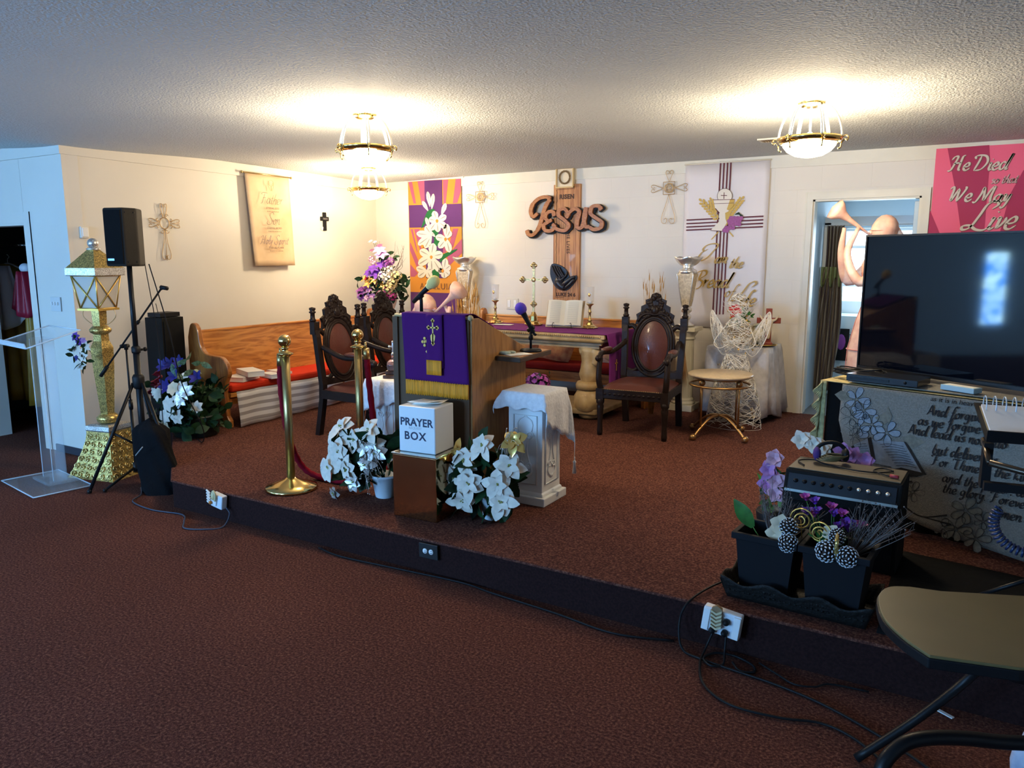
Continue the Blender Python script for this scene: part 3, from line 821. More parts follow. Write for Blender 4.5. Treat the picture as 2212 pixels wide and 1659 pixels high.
# ---------------- carved armchairs
def armchair(label):
    t = thing('carved_armchair', label, 'chair', (0, 0, SZ))
    W2 = 0.265
    for s_ in (-1, 1):   # front legs with curved arm support
        b = MB()
        b.lathe([(0.020, 0), (0.024, 0.03), (0.022, 0.05), (0.020, 0.10), (0.026, 0.20), (0.030, 0.24), (0.024, 0.255), (0.033, 0.27), (0.033, 0.30)], 12, (s_ * W2, -0.28, 0))
        b.box((s_ * W2, -0.28, 0.34), (0.06, 0.06, 0.09))
        b.build('front_leg', CHAIRW, t)
        b = MB()
        b.tube(catmull([(s_ * W2, -0.28, 0.38), (s_ * (W2 + .01), -0.30, 0.46), (s_ * (W2 + .012), -0.29, 0.55), (s_ * (W2 + .01), -0.265, 0.63)], 5), [.026 - .0003 * k for k in range(16)], 8)
        b.tube(catmull([(s_ * (W2 + .01), -0.30, 0.635), (s_ * (W2 + .012), -0.22, 0.665), (s_ * (W2 - .0), 0.0, 0.655), (s_ * (W2 - .03), 0.20, 0.70), (s_ * (W2 - .035), 0.255, 0.72)], 5), 0.021, 8)
        b.ball((s_ * (W2 + .01), -0.315, 0.63), 0.028)
        b.build('arm', CHAIRW, t)
        b = MB(); b.ball((0, 0, 0), 1, 14, (0.032, 0.10, 0.022), Matrix.Translation((s_ * (W2 + .006), -0.11, 0.682))); b.build('arm_pad', LEATHER, t)
        # rear leg and post
        b = MB()
        P = [(s_ * .235, 0.33, 0), (s_ * .235, 0.27, 0.30), (s_ * .24, 0.26, 0.42), (s_ * .25, 0.30, 0.80), (s_ * .255, 0.325, 0.92)]
        for i in range(4):
            a, c = Vector(P[i]), Vector(P[i + 1])
            vs = []
            for q in (a, c):
                for dx, dy in ((-1, -1), (1, -1), (1, 1), (-1, 1)): vs.append((q.x + dx * .024, q.y + dy * .022, q.z))
            b.add(vs, [(0, 1, 5, 4), (1, 2, 6, 5), (2, 3, 7, 6), (3, 0, 4, 7), (3, 2, 1, 0), (4, 5, 6, 7)], False)
        b.box((s_ * .253, 0.315, 0.87), (0.056, 0.052, 0.10))
        b.lathe([(0.022, 0.92), (0.028, 0.935), (0.019, 0.945), (0.017, 0.985), (0.027, 0.992), (0.027, 1.0), (0.018, 1.005), (0.026, 1.018), (0.025, 1.03), (0.0, 1.037)], 12, (s_ * .256, 0.33, 0))
        b.build('rear_post', CHAIRW, t)
    b = MB()
    b.box((0, -0.28, 0.345), (0.50, 0.045, 0.075)); b.box((0, 0.26, 0.345), (0.46, 0.04, 0.07))
    for s_ in (-1, 1): b.box((s_ * .25, -0.01, 0.345), (0.04, 0.52, 0.07))
    for k in range(12):
        b.ball((-.22 + k * .04, -0.305, 0.345), 0.011, 8, (1.3, .5, .9))
    b.build('seat_frame', CHAIRW, t, bevel=0.003)
    b = MB()
    b.grid(lambda u, v: ((u - .5) * (0.50 + 0.04 * (1 - v)), -0.295 + v * 0.55, 0.378 + 0.055 * (1 - abs(2 * u - 1) ** 4) ** .5 * (1 - abs(2 * v - 1) ** 4) ** .5), 14, 14)
    b.box((0, -0.02, 0.375), (0.49, 0.53, 0.02))
    b.build('seat_cushion', LEATHER, t)
    b = MB()
    for k in range(34): b.ball((-.245 + k * .49 / 33, -0.297, 0.383), 0.0045, 6)
    b.build('seat_nails', BRASSD, t)
    # back: oval frame, pad, carved crest, side brackets, lower rail
    tilt = Matrix.Translation((0, 0.27, 0.45)) @ Matrix.Rotation(R(-7.5), 4, 'X')
    oc = 0.235; ox, oz = 0.155, 0.235
    b = MB()
    for (rr_, off, q) in ((0.020, 0.0, 0), (0.011, 0.026, -.012), (0.012, -0.017, -.014)):
        b.tube([((ox + off) * math.cos(a), q, oc + (oz + off) * math.sin(a)) for a in [2 * PI * k / 40 for k in range(40)]], rr_, 8, closed=True, M=tilt)
    for s_ in (-1, 1):
        b.tube(catmull([(s_ * .15, 0, oc + .13), (s_ * .19, 0, oc + .165), (s_ * .225, 0, oc + .16), (s_ * .25, 0.0, oc + .20)], 5), 0.021, 8, M=tilt)
        b.tube(catmull([(s_ * .11, 0, oc - .19), (s_ * .17, 0, oc - .225), (s_ * .235, 0, oc - .21)], 5), 0.018, 8, M=tilt)
    b.box((0, 0, -0.015), (0.46, 0.035, 0.05), M=tilt)
    b.box((0, 0.012, oc), (0.05, 0.01, 0.5), M=tilt)
    b.build('back_frame', CHAIRW, t)
    b = MB()
    ol = [(0, oc + oz + .0), (-.17, oc + .17), (-.155, oc + .225), (-.165, oc + .26), (-.125, oc + .285), (-.125, oc + .33), (-.085, oc + .35), (-.09, oc + .385), (-.05, oc + .40), (-.035, oc + .435), (0, oc + .45)]
    pts = [(x, z) for x, z in ol]; pts += [(-x, z) for x, z in reversed(ol[1:-1])]
    b.prism(pts, -0.012, 0.014, 'XZ', M=tilt)
    rr = random.Random(5)
    for k in range(46):   # carved leaves and flowers
        z = rr.uniform(.20, .43); wmax = 0.15 * (1 - (z - .2) / .25) + 0.012
        x = rr.uniform(-wmax, wmax)
        if (x / .17) ** 2 + (z / .245) ** 2 < 1.0: continue
        for s_ in (-1, 1):
            b.ball((s_ * x, -0.014, oc + z), rr.uniform(.010, .019), 7, (1, .7, rr.uniform(.7, 1.4)), tilt)
    b.ball((0, -0.02, oc + .30), 0.035, 10, (1, .6, 1.2), tilt); b.ball((0, -0.016, oc + .42), 0.024, 10, (1.1, .7, 1.1), tilt)
    b.tube([Vector(p) for p in catmull([(-.15, -.015, oc + .2), (-.11, -.02, oc + .25), (-.06, -.02, oc + .27), (0, -.02, oc + .26), (.06, -.02, oc + .27), (.11, -.02, oc + .25), (.15, -.015, oc + .2)], 4)], 0.011, 6, M=tilt)
    b.build('carved_crest', CHAIRW, t)
    b = MB()
    b.grid(lambda u, v: (ox * .93 * v * math.cos(2 * PI * u), -0.012 - 0.028 * (1 - v * v), oc + oz * .95 * v * math.sin(2 * PI * u)), 40, 8, M=tilt)
    b.build('back_pad', LEATHER, t)
    b = MB()
    for k in range(60):
        a = 2 * PI * k / 60
        b.ball((ox * .9 * math.cos(a), -0.017, oc + oz * .93 * math.sin(a)), 0.0045, 6, M=tilt)
    b.build('back_nails', BRASSD, t)
    return t
ch = armchair('dark carved armchair with oxblood leather oval back, right of the altar table')
ch.location = (-2.255, 5.88, SZ); ch.rotation_euler = (0, 0, R(5)); ch['group'] = 'carved armchairs'
dup(ch, (-4.12, 4.64, SZ), R(89), 'dark carved armchair with leather oval back beside the left pew, behind the brass posts')
dup(ch, (-4.20, 5.33, SZ), R(89), 'carved armchair half hidden behind the lectern, second from the left pew end')

# ---------------- altar table
MARB = mat('cream_gilt_stone', (0.60, 0.44, 0.22), 0.4, var=0.35, vscale=7, col2=(0.40, 0.26, 0.11), bump=0.2, bscale=25)
t = thing('altar_table', 'cream and gilt altar table with scrolled column legs under a purple cloth', 'table', (-3.55, 6.34, SZ))
b = MB()
b.box((0, 0, 0.745), (1.78, 0.68, 0.035)); b.box((0, 0, 0.700), (1.70, 0.62, 0.06)); b.box((0, 0, 0.655), (1.64, 0.56, 0.035))
b.tube([(-.86, -.325, .71), (.86, -.325, .71), (.86, .325, .71), (-.86, .325, .71)], 0.022, 8, closed=True)
for k in range(86): b.ball((-.85 + k * .02, -0.345, 0.745), 0.010, 6)
b.build('tabletop', MARB, t)
for s_ in (-1, 1):
    b = MB()
    x = s_ * .70; y = -0.22
    b.tube(catmull([(x - .07 * 1, y, .60), (x + .0, y - .01, .62), (x + .07, y - .01, .60), (x + .07, y, .54), (x + .045, y, .50)], 4), 0.05, 10)
    b.lathe([(.10, .64), (.085, .6), (.075, .52), (.085, .45), (.10, .40), (.085, .36), (.078, .31)][::-1], 16, (x, y, 0), sx=.95, sy=.8)
    b.lathe([(.115, .27), (.12, .31), (.105, .335), (.07, .34)], 16, (x, y, 0))
    for q in (-1, 1): b.ball((x + q * .075, y - .05, .30), 0.035, 10, (.8, .5, 1))
    b.lathe([(.09, .06), (.125, .09), (.135, .15), (.13, .21), (.10, .265), (.09, .27)], 18, (x, y, 0))
    b.ball((x, y - .115, .16), .06, 12, (.9, .4, 1.2))
    b.build('column_leg', MARB, t)
    b = MB(); b.lathe([(.06, .0), (.09, .01), (.1, .035), (.08, .055)], 16, (x, y + .02, 0)); b.build('foot', MARB, t)
b = MB()
pl_ = [(-.85, -.25), (-.80, -.31), (-.6, -.33), (-.45, -.24), (.45, -.24), (.6, -.33), (.80, -.31), (.85, -.25), (.85, .25), (-.85, .25)]
b.prism(pl_, 0.05, 0.10, 'XY'); b.build('plinth_shelf', MARB, t, bevel=0.01)
# purple altar cloth, hanging over the right end
b = MB()
def pc(u, v):
    y = -0.315 + v * 0.66
    s_ = u * 2.25
    xw = 1.80
    if s_ < xw: return (-0.90 + s_, y, 0.768 + 0.0015 * math.sin(s_ * 9) - 0.002 * (1 if v > 0 else 0))
    d = s_ - xw
    return (-0.90 + xw + 0.01 + 0.03 * math.sin(min(1, d * 9)) + 0.012 * math.sin(v * 14) * min(1, d * 4), y + 0.02 * d, 0.768 - d)
b.grid(pc, 60, 16)
o = b.build('altar_cloth', PCLOTH2, None, (-3.55, 6.33, SZ), solid=0.004)
tag(o, 'purple cloth spread over the altar table, hanging down at its right end', 'cloth')
xo = MB(); xo.box((.955, -.20, .50), (.004, .012, .10)); xo.box((.955, -.20, .515), (.004, .05, .012)); q = xo.build('cross_emblem', GOLDP, None); q.parent = o
AZ = SZ + 0.772
# candlesticks with etched glass chimneys
def candlestick(label, loc):
    t = thing('candlestick', label, 'candlestick', loc, 0, 'brass candlesticks on the altar')
    b = MB(); b.lathe([(.070, 0), (.075, .006), (.062, .012), (.055, .022), (.035, .032), (.028, .05), (.018, .062)], 8, smooth=False)
    for k in range(8): b.ball((.072 * math.cos(k * PI / 4), .072 * math.sin(k * PI / 4), .006), .010, 6, (1, 1, .6))
    b.build('base', BRASS, t)
    b = MB(); b.lathe([(.016, .06), (.022, .075), (.012, .085), (.011, .14), (.018, .15), (.011, .16), (.012, .20), (.022, .212), (.036, .222), (.036, .228), (.0, .228)], 16); b.build('stem', BRASSD, t)
    b = MB(); b.lathe([(.026, .228), (.034, .25), (.035, .32), (.039, .385)], 20, cap=False); b.build('glass_chimney', GLASS, t, solid=0.002)
    b = MB(); b.lathe([(.014, .228), (.014, .255), (.0, .258)], 12); b.build('candle', PAPER, t)
    b = MB(); b.ball((0.0, -.034, .31), .013, 8, (1, .3, 1.4)); b.build('gilt_etching', GOLDP, t)
    return t
cA = candlestick('brass candlestick with glass chimney left of the altar cross', (-4.10, 6.55, AZ))
dup(cA, (-3.03, 6.50, AZ), 0.2, 'brass candlestick with glass chimney right of the open book')
# brass altar cross
t = thing('altar_cross', 'standing brass cross with trefoil ends on a stepped base', 'cross', (-3.63, 6.50, AZ), R(12))
GB = mat('pale_brass', (0.50, 0.38, 0.18), 0.42, 1.0, bump=0.4, bscale=60)
b = MB(); b.lathe([(.078, 0), (.08, .01), (.06, .018), (.055, .035), (.040, .045), (.034, .09), (.022, .115), (.018, .13)], 8, smooth=False)
for k in range(4): b.ball((.075 * math.cos(k * PI / 2 + .4), .075 * math.sin(k * PI / 2 + .4), .012), .016, 8, (1, 1, .7))
b.build('base', BRASS, t)
b = MB(); b.box((0, 0, .35), (.022, .012, .46)); b.box((0, 0, .44), (.20, .012, .022))
for (x, z) in ((0, .575), (-.112, .44), (.112, .44), (0, .205)):
    for dx, dz in ((0, 0), (-.016, 0), (.016, 0), (0, .016), (0, -.016)):
        M_ = Matrix.Translation((x + dx, 0, z + dz)) @ Matrix.Rotation(PI / 2, 4, 'X'); b.lathe([(.0, -.006), (.017, -.006), (.017, .006), (.0, .006)], 14, M=M_)
b.ball((0, -.006, .44), .024, 10, (1, .4, 1))
b.build('cross_body', GB, t)
# open book on a wire stand
t = thing('open_bible', 'large open book leaning on a black wire stand on the altar', 'book', (-3.26, 6.42, AZ), R(13))
M_ = Matrix.Translation((0, 0, 0.015)) @ Matrix.Rotation(R(-22), 4, 'X') 
b = MB()
for s_ in (-1, 1):
    b.grid(lambda u, v: (s_ * (u * .165), -.012 - .028 * math.sin(u * PI * .85) ** .7, v * .245), 10, 3, M=M_)
    b.box((s_ * .083, -.004, .122), (.164, .018, .243), M=M_)
b.build('pages', mat('cream_pages', (0.80, 0.74, 0.58), 0.7), t)
b = MB(); b.box((0, .010, .122), (.36, .006, .262), M=M_); b.build('cover', mat('tan_cover', (0.55, 0.40, 0.22), 0.6), t)
b = MB()
for s_ in (-1, 1):
    for k in range(24): 
        b.box((s_ * .085, -.0425 if 0 else -.041, .02 + k * .009), (.10, .0006, .0018), M=M_)
b.build('text_pattern', mat('grey_print', (0.45, 0.42, 0.36), 0.8), t)
b = MB()
for s_ in (-1, 1):
    b.tube(catmull([(s_ * .09, .16, .0), (s_ * .09, .02, .006), (s_ * .09, -.07, .006), (s_ * .09, -.085, .03), (s_ * .085, -.075, .05), (s_ * .075, -.07, .045)], 5), .003, 6)
    b.tube([(s_ * .09, .02, .006), (s_ * .05, .13, .2)], .003, 6)
b.tube([(-.09, -.03, .005), (.09, -.03, .005)], .003, 6); b.tube([(-.05, .13, .2), (.05, .13, .2)], .003, 6)
b.build('wire_stand', BLKM, t)
b = MB(); b.box((0, 0, .001), (.20, .09, .002)); o = b.build('leaflet', PAPER, None, (-3.93, 6.42, AZ), 0.1); tag(o, 'small white leaflet lying on the altar cloth left of the cross', 'paper')
# patterned pillows on the back pew
PIL = mat('brocade_pillow', (0.36, 0.10, 0.05), 0.7, var=0.45, vscale=14, col2=(0.55, 0.30, 0.13))
def pillow(label, loc, rot):
    b = MB()
    def f(sg): return lambda u, v: ((u - .5) * .40 * (1 - .10 * (2 * v - 1) ** 2), sg * .075 * max(0, (1 - (2 * u - 1) ** 4) * (1 - (2 * v - 1) ** 4)) ** .5, (v - .5) * .32 * (1 - .08 * (2 * u - 1) ** 2))
    b.grid(f(1), 14, 14); b.grid(f(-1), 14, 14)
    o = b.build('pillow', PIL, None, loc); o.rotation_euler = rot
    return tag(o, label, 'pillow', 'pillows on the back pew')
pillow('red brocade pillow on the back pew, left of the pair under the altar edge', (-4.02, 6.97, SZ + .53), (R(-18), 0, 0))
pillow('red brocade pillow on the back pew seen below the altar cross, right one', (-3.62, 6.97, SZ + .53), (R(-20), 0.12, 0))
pillow('red brocade pillow at the right end of the back pew behind the armchair', (-2.86, 6.97, SZ + .52), (R(-18), 0.3, 0))

# ---------------- lectern
LECW = wood_mat('walnut_laminate', (0.35, 0.165, 0.045), (0.25, 0.11, 0.028), 0.5, 2, 3.0, coat=0.1)
LECF = mat('grey_brown_front', (0.120, 0.068, 0.038), 0.6, var=0.1, vscale=4, spec=.2)
t = thing('lectern', 'brown wooden lectern with slanted top, draped in purple with gold fringe', 'lectern', (-2.637, 3.82, SZ))
hw = 0.270
side = [(-0.305, 0.0), (-0.305, 1.085), (-0.23, 1.085), (0.30, 0.87), (0.30, 0.0)]
for s_ in (-1, 1):
    b = MB(); b.prism(side, s_ * hw - .012, s_ * hw + .012, 'YZ'); b.build('side_panel', LECW, t, bevel=0.002)
b = MB(); b.box((0, -.295, .54), (.50, .02, 1.08)); b.build('front_panel', LECF, t)
b = MB(); 
for s_ in (-1, 1): b.box((s_ * (hw - .018), -.312, .54), (.035, .012, 1.08))
b.build('corner_trim', LECF, t)
b = MB(); b.box((0, 0.03, 0.95), (.50, .60, .02), rot=(R(-22), 0, 0)); b.box((0, .1, .5), (.50, .36, .02)); b.build('desk_board', LECW, t)
b = MB(); b.tube([(-hw + .01, -.305, 1.088), (hw - .01, -.305, 1.088)], .009, 8); b.ball((hw, -.30, 1.088), .018); b.build('top_rail', mat('worn_gilt', (0.5, 0.36, 0.18), 0.4), t)
DKW = mat('dark_shelf', (0.06, 0.032, 0.018), 0.5, spec=.2)
b = MB(); b.prism([(.275, -.06), (.46, -.075), (.42, .38), (.275, .38)], .826, .852, 'XY'); b.build('side_shelf', DKW, t, bevel=0.003)
b = MB(); b.prism([(.285, -.05), (.448, -.064), (.41, .37), (.285, .37)], .852, .856, 'XY'); b.build('shelf_top', LECW, t)
# purple drape with fringe
LX, LY = -2.637, 3.82
t = thing('lectern_drape', 'purple lectern cloth with gold fringe hanging over the lectern front', 'cloth', (LX, LY, SZ))
def dr(x0, x1, z0, y0, lean=0.0, amp=.004):
    def f(u, v):
        s_ = v * 1.0
        top = 0.30
        x = x0 + (x1 - x0) * u
        if s_ < top:
            d = top - s_
            return (x, -0.315 + d * .93 + y0 * 0, 1.105 + .004 - (max(0, d - .08)) * .40)
        k = (s_ - top) / (1 - top)
        return (x + lean * k, y0 - amp * math.sin(u * 11) * k - .004, 1.105 - k * (1.105 - z0))
    return f
b = MB(); b.grid(dr(-.19, .256, .718, -.326, .02), 20, 30); b.build('cloth', PCLOTH, t, solid=.003)
b = MB(); b.grid(lambda u, v: (-.17 + .44 * u, -.3305 - .004 * math.sin(u * 11) - .0025 * math.sin(u * 400), .718 - v * .085 - .003 * math.sin(u * 170)), 200, 3); b.build('fringe', FRINGE, t, solid=.002)
t = thing('purple_stole', 'narrow purple stole with gold cross and gold tassel edge lying over the drape', 'stole', (LX, LY, SZ))
b = MB(); b.grid(dr(-.005, .108, .80, -.340, .005), 6, 26); b.build('cloth', PCLOTH, t, solid=.003)
b = MB(); b.grid(dr(.108, .20, .80, -.337, .01), 6, 26)
b = MB(); b.grid(lambda u, v: (.0 + .105 * u, -.353 - .002 * math.sin(u * 300), .845 - v * .085), 80, 3); b.build('fringe', FRINGE, t, solid=.002)
b = MB()
b.box((.045, -.347, 1.005), (.008, .002, .13)); b.box((.045, -.347, 1.03), (.06, .002, .008))
for (x, z) in ((.045, 1.07), (.075, 1.03), (.015, 1.03), (.045, .94)):
    for dx, dz in ((0, 0), (.007, 0), (-.007, 0), (0, .007), (0, -.007)): b.lathe([(0, -.001), (.006, -.001), (.006, .001), (0, .001)], 8, M=Matrix.Translation((x + dx, -.347, z + dz)) @ Matrix.Rotation(PI / 2, 4, 'X'))
b.prism([(.045, 1.0), (.062, .985), (.058, .96), (.045, .935), (.030, .96), (.028, .985)], -.348, -.346, 'XZ')
b.build('gold_cross', mat('pale_gold_thread', (0.95, 0.62, 0.16), 0.6), t)
b = MB()
for (x, z) in ((-.022, .945), (-.036, .945), (-.008, .95), (-.022, .965), (-.022, .925)): b.lathe([(0, -.001), (.009, -.001), (.009, .001), (0, .001)], 8, M=Matrix.Translation((x, -.337, z)) @ Matrix.Rotation(PI / 2, 4, 'X'))
b.prism([(-.006, .88), (-.016, .89), (-.006, .90)], -.338, -.336, 'XZ')
b.build('small_cross', MATS['pale_gold_thread'], t)
# microphones
def mic_body(b, p, d, L=.15, r0=.013, r1=.019):
    M_ = Matrix.Translation(p) @ basis(d).to_4x4()
    b.lathe([(r0 * .8, 0), (r0, .004), (r0 * 1.1, L * .6), (r1, L)], 14, M=M_)
t = thing('microphone', 'black microphone with pale yellow foam cover rising over the lectern', 'microphone', (LX, LY, SZ + .86))
d = Vector((.66, -.05, .50)).normalized()
p0 = Vector((-.205, -.20, .30))
b = MB(); mic_body(b, p0, d, .17); b.build('mic_handle', BLK, t)
b = MB(); b.ball((0, 0, .20), .036, 14, (1, 1, 1.25), Matrix.Translation(p0) @ basis(d).to_4x4()); b.lathe([(.02, .15), (.024, .175)], 14, M=Matrix.Translation(p0) @ basis(d).to_4x4()); b.build('foam_cover', mat('yellow_foam', (0.95, 0.74, 0.26), 0.95, bump=.3, bscale=300), t)
b = MB(); b.tube([(-.145, -.20, .24), (-.145, -.20, .31), (-.15, -.20, .34)], .010, 8); b.tube([(-.165, -.20, .325), (-.14, -.20, .345)], .018, 8); b.lathe([(.035, .235), (.035, .243), (0, .247)], 20, (-.145, -.20, 0)); b.build('desk_stand', BLK, t)
t = thing('microphone', 'black microphone with purple foam cover on the lectern side shelf', 'microphone', (-2.275, 4.04, SZ + .857))
b = MB(); b.lathe([(.066, 0), (.068, .006), (.060, .014), (.015, .018), (0, .018)], 24); b.tube([(0, 0, .015), (0, 0, .135)], .0075, 8); b.lathe([(.013, .07), (.015, .085), (.012, .1)], 10); b.tube([(-.02, 0, .125), (.02, 0, .15)], .013, 8); b.tube([(0.01, 0, .12), (.035, 0, .10)], .008, 6); b.build('desk_stand', BLK, t)
d = Vector((-.45, -.10, .80)).normalized(); p0 = Vector((.02, 0, .115))
b = MB(); mic_body(b, p0, d, .14); b.build('mic_handle', BLK, t)
b = MB(); b.ball((0, 0, .165), .036, 14, (1, 1, 1.1), Matrix.Translation(p0) @ basis(d).to_4x4()); b.build('foam_cover', mat('purple_foam', (0.10, 0.05, 0.42), 0.95, bump=.3, bscale=300), t)
b = MB(); b.box((0, 0, .001), (.10, .15, .002)); b.box((.01, .01, .003), (.02, .03, .001)); o = b.build('printed_sheet', PAPER, None, (-2.27, 3.87, SZ + .857), -0.5); tag(o, 'white printed sheet on the lectern side shelf', 'paper')
t = thing('glasses_case', 'pale green glasses case lying on the lectern side shelf', 'glasses case', (-2.335, 3.83, SZ + .857), 0.4)
b = MB(); b.ball((0, 0, .01), .04, 12, (1, .6, .28)); b.build('case', mat('pale_green_plastic', (0.42, 0.47, 0.36), 0.4), t)
b = MB(); b.ball((.035, .035, .01), .03, 12, (1, .6, .3)); b.build('case_lid', MATS['pale_green_plastic'], t)

# ---------------- pedestals with cloths
def pedestal(label, loc, h, w=.25, cat='pedestal', rz=0.0):
    t = thing('pedestal', label, cat, loc, rz)
    b = MB()
    b.box((0, 0, .025), (w + .06, w + .06, .05)); b.lathe([(w * .78, .05), (w * .76, .065), (w * .70, .075), (w * .68, .09)], 4, smooth=False)
    b.build('base', CERAM, t, bevel=.005)
    b = MB(); b.box((0, 0, .05 + (h - .11) / 2), (w, w, h - .11))
    b.build('shaft', CERAM, t, bevel=.004)
    for k in range(4):
        M_ = Matrix.Rotation(k * PI / 2, 4, 'Z'); b = MB()
        y = -w / 2 - .002
        b.tube([(-w * .34, y, .12), (w * .34, y, .12), (w * .34, y, h - .13), (-w * .34, y, h - .13)], .006, 6, closed=True, M=M_)
        for s_ in (-1, 1):
            b.tube([Vector((p[0], y, p[2])) for p in spiral(s_ * w * .14, h * .62, w * .12, 0, 1.3, s_)], .005, 5, M=M_)
            b.tube([Vector((p[0], y, p[2])) for p in spiral(s_ * w * .12, h * .35, w * .10, PI, 1.3, s_)], .005, 5, M=M_)
            b.tube(catmull([(0, y, .15), (s_ * w * .2, y, h * .3), (s_ * w * .05, y, h * .5), (s_ * w * .22, y, h * .72), (0, y, h * .8)], 4), .005, 5, M=M_)
        b.build('relief_panel', CERAM, t)
    b = MB(); b.box((0, 0, h - .045), (w + .025, w + .025, .03)); b.box((0, 0, h - .015), (w + .05, w + .05, .03)); b.build('capital', CERAM, t, bevel=.005)
    return t
def drape_cloth(label, loc, w, drop, rz, long_side=None):
    # square cloth over a square top: scalloped hem, longer point on one corner
    b = MB(); n = 44; ext = w / 2 + drop
    def f(u, v):
        x = (u - .5) * 2 * ext; y = (v - .5) * 2 * ext
        hx, hy = w / 2 + .005, w / 2 + .005
        ox_, oy_ = max(0, abs(x) - hx), max(0, abs(y) - hy)
        d = math.hypot(ox_, oy_) if (ox_ > 0 and oy_ > 0) else ox_ + oy_
        cx = max(-hx, min(hx, x)); cy_ = max(-hy, min(hy, y))
        q = .012 + .022 * min(1, d / .1) * (1 if (ox_ > 0 and oy_ > 0) else .3)
        sx_, sy_ = (1 if x > 0 else -1), (1 if y > 0 else -1)
        px = cx + (sx_ * q * min(1, ox_ / .03) if ox_ > 0 else 0)
        py = cy_ + (sy_ * q * min(1, oy_ / .03) if oy_ > 0 else 0)
        lk = 1.0
        if long_side and ox_ + oy_ > 0:
            lk = 1 + long_side[2] * max(0, (x * long_side[0] + y * long_side[1]) / ext)
        z = .003 - d * lk + .008 * math.sin((x - y) * 55) * min(1, d * 12)
        return (px + .006 * math.sin(y * 40) * min(1, d * 10), py + .006 * math.sin(x * 40) * min(1, d * 10), z)
    b.grid(f, n, n)
    o = b.build('lace_cloth', LACE, None, loc, rz, solid=.002)
    return tag(o, label, 'cloth')
pedestal('white moulded pedestal right of the lectern, its cloth hanging off one side', (-2.145, 3.86, SZ), .655, .225)
o = drape_cloth('white lace cloth over the pedestal right of the lectern, with long point and tassel', (-2.145, 3.86, SZ + .658), .27, .10, 0, (.8, .6, 1.9))
b = MB(); b.tube([(.215, .10, -.40), (.215, .10, -.42)], .004, 6); b.lathe([(.004, -.42), (.011, -.43), (.007, -.44), (.013, -.50), (0, -.50)], 10, (.215, .10, 0)); b.build('tassel', LACE, o)
pedestal('white moulded pedestal left of the lectern holding the oil bottle', (-3.36, 4.05, SZ), .60, .225)
drape_cloth('scalloped white lace cloth over the pedestal left of the lectern', (-3.36, 4.05, SZ + .603), .27, .12, 0, (-.7, -.6, .9))
# oil bottle
t = thing('oil_bottle', 'glass oil bottle with cross stopper and amber oil on a dark wooden base', 'bottle', (-3.35, 4.03, SZ + .608), .4)
b = MB(); b.box((0, 0, .012), (.12, .10, .024)); b.box((0, 0, .038), (.09, .075, .028)); b.build('base', mat('dark_walnut', (0.06, 0.03, 0.02), .35), t, bevel=.004)
b = MB(); b.lathe([(.035, .053), (.04, .06), (.044, .085), (.04, .11), (.022, .125), (.010, .13), (.010, .15), (.015, .155)], 18); b.build('glass_body', mat('rose_glass', (0.9, 0.6, 0.62), .05, trans=.85), t)
b = MB(); b.lathe([(.036, .054), (.038, .07), (.037, .09), (0, .09)], 8, smooth=False); b.build('oil', mat('amber_oil', (0.55, 0.16, 0.03), .2), t)
b = MB(); b.lathe([(.010, .155), (.013, .165), (.006, .175), (0, .176)], 10); b.box((0, 0, .21), (.009, .007, .075)); b.box((0, 0, .215), (.05, .007, .009))
for x, z in ((.025, .215), (-.025, .215), (0, .247)): b.ball((x, 0, z), .008, 8)
b.build('cross_stopper', SILVER, t)

# ---------------- brass box, prayer box
t = thing('brass_cube_stand', 'polished copper-brass cube stand carrying the prayer box', 'stand', (-2.528, 3.305, SZ), R(3))
b = MB(); b.box((0, 0.02, .178), (.285, .275, .356)); b.build('cube_body', mat('polished_copper_brass', (0.75, 0.42, 0.20), .10, 1.0, var=.25, vscale=5), t, bevel=.004)
b = MB(); b.box((0, 0.02, .360), (.297, .287, .010)); b.build('top_sheet', mat('silver_sheet', (0.75, 0.70, 0.58), .12, 1.0, bump=.3, bscale=14), t, bevel=.003)
t = thing('prayer_box', 'white box lettered PRAYER BOX in black on the brass cube', 'box', (-2.535, 3.325, SZ + .366), R(5))
b = MB(); b.box((0, 0, .128), (.232, .20, .256)); b.build('box_body', mat('white_box_paint', (0.78, 0.80, 0.80), .35), t, bevel=.006)
NAVY = mat('navy_paint', (0.01, 0.015, 0.05), .5)
text('PRAYER', .060, NAVY, t, loc=(-.002, -.1008, .150), bold=.0015)
text('BOX', .062, NAVY, t, loc=(-.012, -.1008, .072), space=1.15, bold=.0015)
text('REQUEST', .020, mat('faint_pencil', (0.55, 0.57, 0.58), .6), t, loc=(-.01, -.1006, .130))
for i, (dx, dy, rz, lab) in enumerate([(.0, .02, .3, 'lower white paper slip on the prayer box'), (-.02, .0, -.2, 'upper folded paper slip on top of the prayer box')]):
    b = MB(); b.grid(lambda u, v: ((u - .5) * .17, (v - .5) * .12, .002 + .012 * u * u), 5, 3); o = b.build('paper_slip', PAPER, None, (-2.52 + dx, 3.325 + dy, SZ + .624 + .006 * i), rz, solid=.001); tag(o, lab, 'paper')

